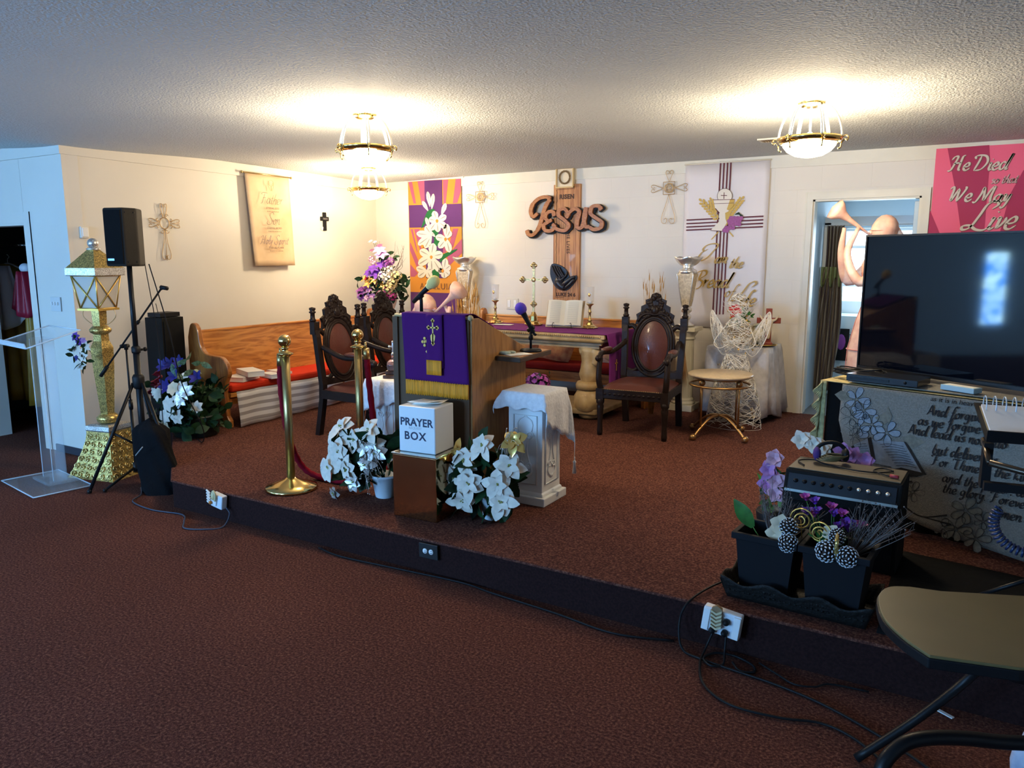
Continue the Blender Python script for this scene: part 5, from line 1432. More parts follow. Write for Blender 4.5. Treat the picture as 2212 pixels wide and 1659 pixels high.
sp = lambda n, cx, cz_, rx, rz_, y0=-.17, ry=.05: around(n, cx, y0, cz_, rx, ry, rz_, rr)
arrangement(t, [
 ('violet_bloom', 'bloom', VIOL, sp(7, -.18, .24, .10, .06), .055), ('lilac_bloom', 'bloom', LILAC, sp(8, -.10, .20, .16, .07), .045), ('pink_bloom', 'bloom', PINKP, sp(9, -.04, .22, .20, .06), .035),
 ('magenta_bloom', 'puff', MAG, [(.14, -.18, .25), (.20, -.15, .21), (.08, -.19, .22)], .055), ('gold_bloom', 'lily', GOLDP, sp(5, -.16, .35, .08, .04) + sp(5, .06, .34, .06, .05), .06),
 ('yellow_hydrangea', 'puff', mat('pale_yellow_petal', (0.72, 0.55, 0.25), .6), [(.20, -.15, .34), (.24, -.12, .42), (.17, -.17, .28)], .06), ('white_hydrangea', 'puff', PETW, [(.10, -.18, .42), (.15, -.16, .39), (.16, -.13, .48)], .055),
 ('purple_bloom', 'bloom', PURP, [(-.10, -.17, .45), (-.03, -.18, .50), (.02, -.18, .44), (.06, -.15, .54)], .085), ('violet_hydrangea', 'puff', VIOL, [(.12, -.13, .55), (.17, -.12, .58), (-.02, -.14, .36)], .045),
 ('lilac_lily', 'bloom', LILAC, [(.02, -.12, .70), (.06, -.14, .65)], .095), ('pink_hydrangea', 'puff', PINKP, [(-.07, -.12, .56), (-.12, -.1, .60)], .04), ('red_bloom', 'rose', REDP, [(-.12, -.18, .38)], .035),
 ('pink_orchid', 'bloom', PINKP, [(-.16, -.06, .80), (-.10, -.06, .79)], .035), ('violet_orchid', 'bloom', mat('dusky_violet_petal', (.20, .06, .14), .6), [(-.15, -.06, .70), (-.06, -.07, .70), (-.02, -.08, .75), (-.14, -.08, .62), (-.13, -.1, .50)], .040)], 3)

# ---- flowers standing under the altar table
t = thing('hydrangea_arrangement', 'violet and magenta hydrangeas with white roses beneath the altar table', 'flowers', (-3.16, 5.66, SZ))
b = MB(); b.lathe([(.10, 0), (.13, .02), (.15, .14), (.155, .15)], 20); b.build('planter', mat('dark_green_pot', (.02, .04, .03), .5), t)
b = MB(); leafcloud(b, around(70, -.10, 0, .26, .30, .10, .16, rr), .08, .05, 2, rr); b.build('foliage', LEAF, t)
arrangement(t, [('violet_hydrangea', 'puff', VIOL, [(-.36, -.06, .40), (.06, -.08, .40), (-.02, -.1, .34), (.10, -.05, .33)], .065), ('magenta_hydrangea', 'puff', mat('orchid_petal', (.42, .06, .30), .6, var=.4, vscale=25), [(-.38, -.05, .43), (-.16, -.08, .50), (-.22, -.12, .27), (.14, -.08, .08), (.02, -.08, .30), (.12, -.06, .38)], .07),
 ('purple_hydrangea', 'puff', PURP, [(-.38, -.12, .28), (-.30, -.10, .32)], .07), ('white_rose', 'rose', PETW, [(-.20, -.12, .40), (-.22, -.14, .35), (.0, -.14, .20)], .045), ('gold_leaf_bloom', 'lily', GOLDP, [(-.06, -.14, .25), (.06, -.12, .20), (.12, -.10, .24)], .06)], 4)

# ---- round stool
COP = mat('antique_gold_metal', (0.42, 0.24, 0.09), .35, .9)
t = thing('round_side_table', 'round side table, cream top on gold metal legs with ball feet', 'table', (-1.655, 6.02, SZ), R(18))
b = MB(); b.lathe([(0, .487), (.235, .487), (.252, .497), (.255, .507), (.245, .515), (0, .518)], 40); b.build('round_top', mat('cream_speckled_top', (0.62, 0.47, 0.28), .3, var=.15, vscale=40), t)
b = MB(); b.tube([(.235 * math.cos(a), .235 * math.sin(a), .425) for a in [2 * PI * k / 40 for k in range(40)]], .009, 8, closed=True); b.tube([(.19 * math.cos(a), .19 * math.sin(a), .478) for a in [2 * PI * k / 40 for k in range(40)]], .008, 8, closed=True); b.build('ring_rail', COP, t)
for k in range(4):
    a = k * PI / 2 + PI / 4; ca, sa = math.cos(a), math.sin(a)
    b = MB(); b.tube(catmull([(0, 0, .175), (.10 * ca, .10 * sa, .155), (.20 * ca, .20 * sa, .09), (.27 * ca, .27 * sa, .03)], 5), .0115, 8)
    b.tube([(.20 * ca, .20 * sa, .09), (.20 * ca, .20 * sa, .485)], .008, 8); b.build('leg', COP, t)
    b = MB(); b.ball((.28 * ca, .28 * sa, .027), .027, 14); b.build('ball_foot', COP, t)
    b = MB(); b.ball((.20 * ca, .20 * sa, .452), .026, 14); b.build('ball_ornament', COP, t)
# ---- cloth covered side table
DAM = mat('white_damask', (0.62, 0.60, 0.60), .6, var=.22, vscale=16, bump=.3, bscale=30)
t = thing('draped_table', 'small table covered to the floor by a white damask cloth', 'table', (-1.70, 6.93, SZ))
b = MB()
for sx_ in (-1, 1):
    for sy_ in (-1, 1): b.box((sx_ * .22, sy_ * .22, .31), (.04, .04, .62))
b.build('legs', BLK, t) ; b = MB(); b.box((0, 0, .632), (.50, .50, .03)); b.build('tabletop', BLK, t)
b = MB(); n_ = 60; vs = []; fs = []; rings = [0, .5, 1.0]
def sq(a, r):
    c, s_ = math.cos(a), math.sin(a); m_ = max(abs(c), abs(s_)); return (r * c / m_, r * s_ / m_)
lv = [(0.0, .652, 0), (.262, .652, 0), (.272, .60, .004), (.285, .45, .012), (.30, .25, .022), (.315, .05, .03)]
nn = 88
for (r_, z, am) in lv:
    for j in range(nn):
        a = 2 * PI * j / nn; x, y = sq(a, max(r_, .001)); q = 1 + am / .3 * math.sin(a * 11) ; zz = z - (.03 * math.sin(a * 4 + .8) if z < .1 else 0)
        vs.append((x * q, y * q * .98, zz))
for i in range(len(lv) - 1):
    for j in range(nn): fs.append((i * nn + j, i * nn + (j + 1) % nn, (i + 1) * nn + (j + 1) % nn, (i + 1) * nn + j))
b.add(vs, fs); b.build('tablecloth', DAM, t, solid=.002)
# crucifix on a tray
TZ = SZ + .656
t = thing('oval_tray', 'dark oval tray at the right edge of the draped table', 'tray', (-1.56, 6.86, TZ)); b = MB(); b.lathe([(0, 0), (.10, 0), (.13, .006), (.14, .016), (.132, .014), (.10, .006), (0, .006)], 30, sx=1.1, sy=.7, cap=False); b.build('tray_body', mat('dark_bronze', (.06, .045, .03), .35, .8), t)
b = MB(); b.tube([(.154 * math.cos(a), .098 * math.sin(a), .016) for a in [2 * PI * k / 36 for k in range(36)]], .004, 6, closed=True); b.build('gilt_rim', GOLD, t)
t = thing('crucifix', 'small wooden crucifix with pale robed figure, arms raised, on the tray', 'crucifix', (-1.485, 6.86, TZ + .010), R(18))
CW = mat('red_brown_wood', (.25, .05, .03), .4)
b = MB(); b.box((0, .012, .16), (.052, .022, .32)); b.box((0, .012, .215), (.20, .022, .05)); b.box((0, 0, .012), (.07, .07, .03)); b.build('wooden_cross', CW, t, bevel=.004)
b = MB(); IV = mat('ivory_resin', (.72, .58, .38), .5)
b.lathe([(.008, .055), (.014, .07), (.022, .13), (.030, .175), (.038, .21), (.030, .228), (.012, .236)], 14, (0, -.014, 0), sy=.55); b.ball((0, -.022, .252), .018, 10, (.85, .9, 1.15))
for s_ in (-1, 1): b.tube([(s_ * .03, -.016, .215), (s_ * .055, -.016, .225), (s_ * .08, -.014, .262)], [.014, .010, .005], 8)
b.build('robed_figure', IV, t)
b = MB(); b.ball((0, -.016, .262), .019, 10, (1, .9, 1)); b.build('hair', mat('brown_resin', (.12, .05, .03), .5), t)
# small arrangement with red flag ribbon on the draped table
t = thing('holiday_arrangement', 'small glittery arrangement with red ribbon, white candle and greenery on draped table', 'flowers', (-1.74, 6.90, TZ))
b = MB(); b.lathe([(.05, 0), (.09, .02), (.12, .08), (.11, .16), (.12, .17)], 20); b.build('bowl', mat('champagne_glass', (.62, .52, .35), .3, .4), t)
b = MB(); leafcloud(b, around(30, 0.02, -.03, .25, .09, .07, .06, rr), .05, .02, 2, rr); b.build('greenery', LEAFL, t)
b = MB(); bloom(b, (-.02, -.09, .30), (0, -1, .3), .07, 4, .9, .5, .1, rr=rr); b.build('red_ribbon', REDP, t)
b = MB(); b.tube([(.0, -.11, .28), (.025, -.12, .23), (.035, -.12, .19)], [.022, .02, .022], 10); b.build('white_candle', PAPER, t)
for k in range(7):
    b = MB(); b.ball((rr.uniform(-.08, .10), -.08 + rr.uniform(-.03, .03), rr.uniform(.2, .32)), .014, 8); b.build('bauble', GOLD, t)
b = MB(); b.box((.07, -.09, .33), (.04, .03, .025)); b.build('dark_box', BLK, t)
b = MB()
for k in range(22):
    a = rr.uniform(0, 6.28); b.tube(catmull([(0, 0, .15), (.08 * math.cos(a), -.03, .26), (.16 * math.cos(a), -.04 + .05 * math.sin(a), .36 + rr.uniform(-.04, .06))], 3), .0015, 4)
b.build('glitter_sprays', SILVP, t)
# cream jar beside the crucifix
t = thing('cream_jar', 'round cream jar on the draped table just left of the crucifix', 'jar', (-1.60, 6.98, TZ)); b = MB(); b.lathe([(.04, 0), (.075, .03), (.085, .08), (.07, .13), (.045, .15), (.045, .165)], 20); b.build('jar_body', mat('cream_glaze', (.62, .55, .36), .4), t)
b = MB(); b.lathe([(.048, .165), (.05, .172), (.02, .185), (.01, .20), (0, .202)], 16); b.build('lid', MATS['cream_glaze'], t)
# ---- wire angel
WIRE = mat('frosted_wire', (0.85, 0.80, 0.70), .4, .15)
rr = random.Random(12)
t = thing('wire_angel', 'standing wire mesh angel with silver frosted wings behind the round side table', 'angel figure', (-1.65, 6.46, SZ))
def mesh_shell(prof, n, m, name, sy=.7, c=(0, 0), rad=.0023, hoops=True):
    b = MB()
    for k in range(n):
        a = rr.random() * 6.28; i = rr.random(); L = rr.uniform(.05, .25); da = rr.uniform(-1.6, 1.6)
        pts = []
        for q in range(4):
            f = min(1, max(0, i + L * q / 3)) * (len(prof) - 1); j = min(len(prof) - 2, int(f)); w_ = f - j
            r_ = prof[j][0] * (1 - w_) + prof[j + 1][0] * w_; z = prof[j][1] * (1 - w_) + prof[j + 1][1] * w_; aa = a + da * q / 3
            pts.append((c[0] + r_ * math.cos(aa), c[1] + r_ * sy * math.sin(aa), z))
        b.tube(pts, rad, 4)
    if hoops:
        for (r_, z) in prof: b.tube([(c[0] + r_ * math.cos(q * PI / 12), c[1] + r_ * sy * math.sin(q * PI / 12), z) for q in range(24)], .002, 4, closed=True)
    return b.build(name, m, t)
mesh_shell([(.235, .0), (.225, .12), (.20, .26), (.16, .40), (.12, .52), (.085, .62)], 420, WIRE, 'skirt')
mesh_shell([(.085, .62), (.12, .72), (.13, .80), (.10, .87), (.05, .92)], 190, WIRE, 'torso')
mesh_shell([(.045, .93), (.085, .98), (.09, 1.04), (.06, 1.10), (.01, 1.13)], 120, WIRE, 'head')
for s_ in (-1, 1):
    b = MB(); out = [(s_ * .05, .05, .70), (s_ * .16, .06, .86), (s_ * .24, .07, .98), (s_ * .25, .07, .86), (s_ * .20, .06, .70), (s_ * .12, .05, .60)]
    O_ = catmull(out, 5, True); b.tube(O_, .003, 5, closed=True)
    for k in range(90): b.tube([O_[rr.randrange(len(O_))], O_[rr.randrange(len(O_))]], .0016, 4)
    b.build('wing', WIRE, t)
b = MB()
for s_ in (-1, 1):
    b.tube(catmull([(s_ * .11, -.02, .84), (s_ * .17, -.08, .72), (s_ * .10, -.16, .68), (s_ * .02, -.18, .72)], 5), .0035, 6)
b.build('arms', WIRE, t)
b = MB()
for k in range(40):
    a = rr.uniform(0, 2 * PI); z = rr.uniform(.02, .95); q = .23 - .15 * z; bloom(b, (q * math.cos(a), q * .7 * math.sin(a), z), rdir(rr), .014, 5, .5, rr=rr)
b.build('tinsel_stars', GOLDP, t)
# ---- dried palm
t = thing('dried_palm_spray', 'rust brown dried palm spray hanging in front of the cream column', 'dried palm', (-2.235, 6.865, SZ + .30))
b = MB()
for k in range(34):
    x = rr.uniform(-.03, .05); b.tube(catmull([(0, 0, .33), (x * .6, -.03, .2), (x * 1.4, -.02, -.02 + rr.uniform(-.05, .06))], 4), [.003, .003, .0028, .0025, .0022, .002, .0015, .001, .0007], 4)
b.build('fronds', mat('rust_palm', (.36, .18, .06), .7), t)

# ---- trumpet angels
ANG = mat('peach_mesh_fabric', (0.80, 0.52, 0.38), .5, alpha=.78, var=.2, vscale=14, col2=(0.62, 0.34, 0.27))
ANW = mat('rose_wire', (0.50, 0.16, 0.12), .4)
def trumpet_angel(label, loc, rz, ground, H):
    # local: faces +X; H = height of the head centre above the base
    t = thing('trumpet_angel', label, 'angel figure', loc, rz)
    b = MB(); b.lathe([(.22, 0), (.21, H * .10), (.185, H * .30), (.165, H * .45), (.17, H * .50), (.13, H * .62), (.075, H * .73)], 20, sy=.8); b.build('skirt', ANG, t)
    b = MB(); b.lathe([(.075, H * .73), (.085, H * .77), (.11, H * .82), (.115, H * .86), (.085, H * .90), (.035, H * .92), (.03, H * .95)], 18, sy=.7)
    b.build('bodice', ANG, t)
    b = MB(); b.ball((0, 0, H), .075, 16, (.95, .9, 1.12)); b.ball((.07, 0, H - .01), .015, 8); b.build('head', ANG, t)
    b = MB(); b.ball((-.02, 0, H + .012), .085, 16, (.95, 1, 1.1)); b.tube(catmull([(-.06, 0, H), (-.11, 0, H - .10), (-.09, 0, H - .20)], 4), [.05, .052, .055, .055, .05, .045, .04, .03, .02], 10); b.build('hair', ANG, t)
    d = Vector((.72, 0, .52)).normalized(); p = Vector((.075, 0, H - .03))
    b = MB(); M_ = Matrix.Translation(p) @ basis(d).to_4x4(); b.lathe([(.008, 0), (.010, .08), (.018, .18), (.032, .23), (.065, .27), (.072, .30), (.0, .32)], 18, M=M_); b.build('trumpet', ANG, t)
    for s_ in (-1, 1):
        b = MB(); b.tube(catmull([(.02, s_ * .10, H * .86), (.16, s_ * .12, H * .80 - .02), (.235, s_ * .06, H - .16), (.20 - .04 * s_, 0.02 * s_, H + .02)], 5), [.038, .038, .037, .036, .035, .034, .033, .031, .029, .027, .025, .023, .021, .018, .015, .012], 10); b.build('arm', ANG, t)
    b = MB()
    for s_ in (-1, 1): b.prism([(-.05, H * .86), (-.22, H * .96), (-.30, H * .88), (-.27, H * .70), (-.18, H * .62), (-.05, H * .74)], s_ * .06 - .004, s_ * .06 + .004, 'XZ')
    b.build('wings', ANG, t)
    b = MB()
    for (r_, z) in ((.222, .004), (.187, H * .30), (.172, H * .50), (.077, H * .73)): b.tube([(r_ * 1.01 * math.cos(q * PI / 12), r_ * .81 * math.sin(q * PI / 12), z) for q in range(24)], .003, 5, closed=True)
    for q in range(8):
        a = q * PI / 4; b.tube([(r_ * 1.01 * math.cos(a), r_ * .81 * math.sin(a), z) for r_, z in ((.22, 0), (.185, H * .3), (.17, H * .5), (.13, H * .62), (.075, H * .73), (.11, H * .82), (.085, H * .9))], .0022, 5)
    b.tube([(.078 * math.cos(q * PI / 12), .070 * math.sin(q * PI / 12), H) for q in range(24)], .002, 5, closed=True)
    b.build('wire_outline', ANW, t)
    return t
trumpet_angel('peach fabric angel blowing a trumpet to the left, standing behind the television', (-.54, 5.75, SZ), R(205), 0, 1.60)
trumpet_angel('pink fabric angel blowing a trumpet, seen over the top of the lectern', (-3.48, 4.60, SZ), R(-6), 0, 1.05)
sheaf('golden dried wheat sheaf standing behind the lectern beside the pink angel', (-3.42, 5.02, SZ), 120, 1.16, .13, 9)
# ================================================================ LEFT SIDE
# ---------------- acrylic lectern
t = thing('acrylic_lectern', 'clear acrylic lectern standing in front of the closet doorway', 'lectern', (-5.56, 2.87, 0), R(-9))
b = MB(); b.box((0, -.04, .012), (.62, .38, .016)); b.build('base_plate', ACRYL, t, bevel=.004)
b = MB()
for y in (-.23, .15): b.tube([(-.31, y, .012), (.31, y, .012)], .004, 6)
for x in (-.31, .31): b.tube([(x, -.23, .012), (x, .15, .012)], .004, 6)
b.build('base_edge', ACRYE, t)
b = MB(); b.box((0, 0.02, .03), (.30, .20, .018)); b.build('foot_block', ACRYL, t, bevel=.004)
for s_ in (-1, 1):
    b = MB(); b.box((s_ * .095, .02, .54), (.006, .09, 1.02)); b.build('side_post', ACRYL, t)
    b = MB(); b.tube([(s_ * .095, -.026, .04), (s_ * .095, -.026, 1.04)], .0035, 6); b.build('post_edge', ACRYE, t)
b = MB(); b.box((0, .062, .54), (.19, .004, 1.02)); b.build('front_sheet', ACRYL, t)
M_ = Matrix.Translation((0, 0, 1.06)) @ Matrix.Rotation(R(16), 4, 'X')
b = MB(); b.box((0, 0, 0), (.56, .36, .010), M=M_); b.build('desk_plate', ACRYL, t)
b = MB()
for p, q in (((-.28, -.18), (.28, -.18)), ((.28, -.18), (.28, .18)), ((.28, .18), (-.28, .18)), ((-.28, .18), (-.28, -.18))):
    b.tube([(p[0], p[1], 0), (q[0], q[1], 0)], .005, 6, M=M_)
b.box((0, -.178, .018), (.56, .006, .03), M=M_); b.build('desk_edge', ACRYE, t)
# ---------------- glitter lamp post
GG = glitter_mat('gold_glitter', (0.85, 0.62, 0.20), (0.30, 0.21, 0.07), 170, .3, .75, .9)
GSI = glitter_mat('silver_glitter', (0.85, 0.84, 0.80), (0.4, 0.38, 0.34), 220, .3, .8, .9)
t = thing('decorative_lamp_post', 'gold glitter street lamp post prop with lantern and flared scroll-pattern base', 'lamp post', (-5.46, 3.26, 0), R(13))
b = MB()
def flare(n=8): return [(.30, 0), (.285, .015), (.24, .09), (.195, .18), (.160, .27), (.148, .335)]
b.lathe(flare(), 4, smooth=False); b.build('flared_base', GG, t)
b = MB(); b.lathe([(.150, .335), (.156, .345), (.150, .375), (.12, .385)], 4, smooth=False); b.build('base_band', GSI, t)
b = MB(); sc_m = []
for k in range(4):   # embossed spirals on every face of the base
    M_ = Matrix.Rotation(k * PI / 2, 4, 'Z')
    for i in range(6):
        z = .03 + i * .053; f = z / .335
        r_ = .30 * (1 - f) ** 1.3 + .148 * (1 - (1 - f) ** 1.3); hw_ = r_ * .707
        n_ = max(3, int(hw_ * 2 / .058))
        for j in range(n_):
            x = -hw_ + (j + .5) * 2 * hw_ / n_ ; 
            if i % 2 and j == n_ - 1: pass
            pts = [(x + (.024 - .0019 * q) * math.cos(q * .75 + j), -hw_ * 1.0 - .004 - .0 , z + (.024 - .0019 * q) * math.sin(q * .75 + j)) for q in range(12)]
            pts = [(p[0], -(.707 * (.30 * (1 - p[2] / .335) ** 1.3 + .148 * (1 - (1 - max(0, p[2] / .335)) ** 1.3)) if 0 < p[2] < .335 else hw_) - .001, p[2]) for p in pts]
            b.tube(pts, .0042, 5, M=M_)
b.build('scroll_relief', mat('embossed_gold', (0.88, 0.66, 0.25), .25, .85), t)
b = MB(); b.lathe([(.05, .385), (.075, .40), (.08, .43), (.055, .455)], 20); b.build('lower_knob', GG, t)
b = MB(); b.lathe([(.045, .45), (.070, .80), (.075, .95), (.052, 1.0), (.05, 1.06)], 4, smooth=False); b.build('shaft', GG, t)
b = MB(); b.lathe([(.05, 1.05), (.07, 1.065), (.075, 1.085), (.05, 1.11)], 20); b.lathe([(.045, 1.1), (.05, 1.22)], 4, smooth=False); b.build('upper_knob', GG, t)
b = MB()
for s_ in (-1, 1): b.tube(catmull([(s_ * .14, 0, 1.235), (s_ * .15, 0, 1.18), (s_ * .09, 0, 1.13), (s_ * .05, 0, 1.12)], 5), .003, 6)
b.build('wire_scroll', GILT, t)
z0, z1, r0, r1 = 1.24, 1.475, .082 * 1.414, .112 * 1.414
b = MB(); b.lathe([(r0 + .02, 1.225), (r0 + .02, 1.24), (.05, 1.242)], 4, smooth=False)
for k in range(4):
    a0 = PI / 4 + k * PI / 2; a1 = a0 + PI / 2
    A_ = Vector((r0 * math.cos(a0), r0 * math.sin(a0), z0)); B_ = Vector((r0 * math.cos(a1), r0 * math.sin(a1), z0))
    C_ = Vector((r1 * math.cos(a1), r1 * math.sin(a1), z1)); D_ = Vector((r1 * math.cos(a0), r1 * math.sin(a0), z1))
    for p, q in ((A_, D_), (A_, B_), (D_, C_), (A_, C_), (B_, D_)): b.tube([p, q], .0055, 5)
b.build('lantern_frame', GOLD, t)
b = MB(); b.lathe([(r0 - .008, z0 + .004), (r1 - .008, z1 - .002)], 4, smooth=False); b.build('lantern_panes', mat('frosted_pane', (0.66, 0.62, 0.54), .45, alpha=.75), t)
b = MB(); b.lathe([(r1 + .030, 1.475), (r1 + .035, 1.48), (r1 + .035, 1.53), (r1 + .01, 1.535)], 4, smooth=False); b.build('roof_band', GSI, t)
b = MB(); b.lathe([(r1 + .03, 1.53), (.13, 1.58), (.08, 1.625), (.04, 1.66)], 4, smooth=False); b.build('roof', GG, t)
b = MB(); b.lathe([(.04, 1.655), (.05, 1.665), (.035, 1.675)], 16); b.ball((0, 0, 1.705), .038, 14); b.build('finial', GSI, t)
# corsage on the post
rr = random.Random(31)
t = thing('flower_corsage', 'white and purple flower spray tied to the lamp post', 'flowers', (-5.40, 3.14, .93))
b = MB(); leafcloud(b, around(12, -.03, -.05, 0, .07, .03, .09, rr), .06, .03, 2, rr); b.tube([(0, 0, 0), (-.12, -.05, .14)], .002, 4); b.build('leaves', LEAF, t)
for c, m, r_ in (((.02, -.07, -.02), PETW, .05), ((-.03, -.08, .02), PETW, .05), ((.05, -.06, .05), PETW, .045), ((-.02, -.07, -.08), PETW, .05), ((-.08, -.06, .03), PETW, .035), ((-.07, -.06, .12), PURP, .04), ((-.05, -.05, .08), PURP, .035), ((-.07, -.06, -.03), NAVYP, .035), ((-.10, -.05, -.04), PETW, .03), ((.01, -.05, .09), LILAC, .03)):
    b = MB(); bloom(b, c, (.3, -1, .2), r_, 6, .55, .35, .3, rr=rr); b.build('bloom', m, t)
# ---------------- loudspeaker on tripod
t = thing('speaker_tripod', 'black tripod speaker stand near the left end of the stage', 'speaker stand', (-4.94, 3.19, 0), R(85))
b = MB(); b.tube([(0, 0, .06), (0, 0, .95)], .022, 12); b.tube([(0, 0, .9), (0, 0, 1.545)], .0175, 12); b.build('pole', BLKM, t)
for pr_ in ([(.03, .70), (.04, .72), (.04, .78), (.03, .80)], [(.028, .95), (.03, .96), (.03, .99), (.02, 1.0)], [(.03, .26), (.034, .28), (.03, .32)]):
    b = MB(); b.lathe(pr_, 14); b.build('collar', BLK, t)
b = MB(); b.tube([(.03, 0, .97), (.06, 0, .97)], .008, 8); b.ball((.065, 0, .97), .016, 8); b.build('knob', BLK, t)
for k in range(3):
    a = R(-80) + k * 2 * PI / 3; ca, sa = math.cos(a), math.sin(a)
    b = MB(); b.tube([(.035 * ca, .035 * sa, .74), (.36 * ca, .36 * sa, .015)], .012, 8); b.tube([(.18 * ca, .18 * sa, .40), (.03 * ca, .03 * sa, .29)], .008, 6); b.ball((.36 * ca, .36 * sa, .016), .018, 8)
    b.build('leg', BLKM, t)
t = thing('loudspeaker', 'black loudspeaker cabinet on top of the tripod pole', 'loudspeaker', (-4.95, 3.19, 1.545), R(32))
b = MB()
pr = [(-.105, -.085), (.045, -.125), (.10, -.04), (.075, .10), (-.09, .10)]
b.prism(pr, 0, .385, 'XY'); b.build('cabinet', mat('black_speaker_shell', (0.014, 0.012, 0.010), .6, bump=.3, bscale=300, spec=.2), t, bevel=.012)
b = MB(); 
A_, B_ = Vector((-.105, -.085, 0)), Vector((.045, -.125, 0)); d = (B_ - A_).normalized(); nn = Vector((d.y, -d.x, 0))
b.prism([((A_ + d * .012 + nn * .001).x, (A_ + d * .012 + nn * .001).y), ((B_ - d * .012 + nn * .001).x, (B_ - d * .012 + nn * .001).y), ((B_ - d * .012 + nn * .008).x, (B_ - d * .012 + nn * .008).y), ((A_ + d * .012 + nn * .008).x, (A_ + d * .012 + nn * .008).y)], .015, .37, 'XY'); b.build('grille', mat('black_grille', (.005, .005, .006), .7, bump=.6, bscale=500, spec=.15), t)
b = MB(); c = A_ + d * .05 + nn * .010; b.box((c.x, c.y, .045), (.05, .002, .014), rz=math.atan2(d.y, d.x)); b.build('badge', mat('silver_badge', (.3, .4, .45), .3, .8), t)
b = MB()
for z in (.03, .355):
    for f in (.2, .8): b.ball((.045 + .055 * f, -.125 + .085 * f - .002, z), .005, 8)
b.build('screws', BLKM, t)
cable('speaker_cable', 'thin black cable hanging down from the loudspeaker, left one', [(-4.90, 3.28, 1.56), (-4.93, 3.36, 1.0), (-4.95, 3.36, .5), (-4.90, 3.34, .02)], .003)
cable('speaker_cable', 'thin black cable swinging from the loudspeaker towards the flower arrangement', [(-4.84, 3.27, 1.56), (-4.86, 3.40, 1.1), (-4.90, 3.50, .7), (-4.86, 3.62, .35), (-5.0, 3.72, .20), (-5.12, 3.76, .195)], .004)
# microphone stand with boom
t = thing('microphone_stand', 'black microphone stand with long slanted boom in front of the loudspeaker stand', 'microphone stand', (-5.10, 3.22, 0))
b = MB(); b.tube([(0, 0, .10), (0, 0, .55)], .011, 10); b.tube([(0, 0, .5), (-.0, 0, .98)], .007, 10); b.lathe([(.018, .07), (.022, .09), (.018, .14)], 12); b.lathe([(.014, .53), (.016, .55), (.014, .60)], 12); b.build('upright', BLKM, t)
for k, a in enumerate((R(-75), R(-3), R(98))):
    ca, sa = math.cos(a), math.sin(a); L = (.30, .44, .30)[k]
    b = MB(); b.tube([(.02 * ca, .02 * sa, .10), (L * ca, L * sa, .016)], .009, 8); b.ball((L * ca, L * sa, .016), .015, 8); b.build('leg', BLKM, t)
b = MB(); B0 = Vector((-.10, -.10, .83)); B1 = Vector((.30, .10, 1.39)); b.tube([B0, B1], .0065, 8); b.build('boom', BLKM, t)
b = MB(); dd = (B1 - B0).normalized(); b.tube([B0 - dd * .07, B0 + dd * .02], .013, 10); b.build('counterweight', BLK, t)
b = MB(); b.tube([(0, 0, .96), (0, -.0, 1.0)], .014, 8); b.tube([(-.015, -.03, .985), (-.015, .03, .985)], .014, 8); mid = B0 + dd * .42; b.tube([mid - dd * .012, mid + dd * .012], .012, 8); b.build('clutch', BLK, t)
b = MB(); b.tube([B1, B1 + Vector((.02, .01, .01))], .010, 8); b.tube([B1 + Vector((.0, 0, .012)), B1 + Vector((.055, .01, .004))], .014, 10); b.build('mic_clip', BLK, t)
# black bag slumped against the tripod
rr = random.Random(4)
t = thing('black_cloth_bag', 'black cloth cover slumped against the speaker stand at the stage corner', 'bag', (-4.72, 3.16, 0), R(10))
b = MB()
def bagf(u, v):
    a = 2 * PI * u; z = .50 * v
    r_ = (.13 - .03 * v) * (1 + .12 * math.sin(a * 3 + 5 * v) + .07 * math.sin(a * 7 + v * 9)) * (1 if v < .85 else (1 - v) / .15 + .02)
    return (r_ * 1.25 * math.cos(a) - .12 * v, r_ * .8 * math.sin(a) + .05 * v, z)
b.grid(bagf, 36, 18); b.build('cloth', mat('black_cloth', (.006, .006, .007), .9, bump=.5, bscale=60, spec=.1), t)
b = MB(); b.tube([(-.10, -.11, .27), (-.02, -.12, .34)], .004, 6); b.build('grey_strap', mat('grey_strap', (.35, .35, .33), .5), t)
cable('floor_cable', 'grey-blue cable curling over the floor from the tripod to the left riser outlet', [(-4.9, 3.12, .006), (-4.75, 3.02, .006), (-4.66, 2.90, .006), (-4.4, 2.86, .006), (-4.15, 2.90, .006), (-4.02, 2.82, .006), (-3.92, 2.75, .006), (-3.80, 2.80, .006), (-3.74, 2.88, .006), (-3.76, 2.95, .06), (-3.79, 2.95, .10)], .0045, mat('grey_cable', (.05, .06, .09), .4))
# tower loudspeaker with receiver
t = thing('tower_cabinet', 'tall slim black cabinet against the left wall next to the pew', 'loudspeaker', (-5.80, 4.02, SZ), R(95))
b = MB(); b.box((0, 0, .465), (.22, .20, .93)); b.build('cabinet', mat('black_vinyl', (.006, .006, .006), .6, spec=.15), t, bevel=.004)
b = MB(); b.box((0, -.105, .47), (.19, .008, .86)); b.build('grille', MATS['black_grille'], t)
t = thing('wireless_receiver', 'small black wireless receiver with antenna on the slim cabinet', 'receiver', (-5.80, 4.02, SZ + .93), R(95))
b = MB(); b.box((0, 0, .022), (.20, .15, .036)); b.build('case', BLK, t, bevel=.003)
b = MB(); b.tube([(-.095, -.05, .03), (-.112, -.05, .12)], .003, 6); b.build('antenna', BLKM, t)

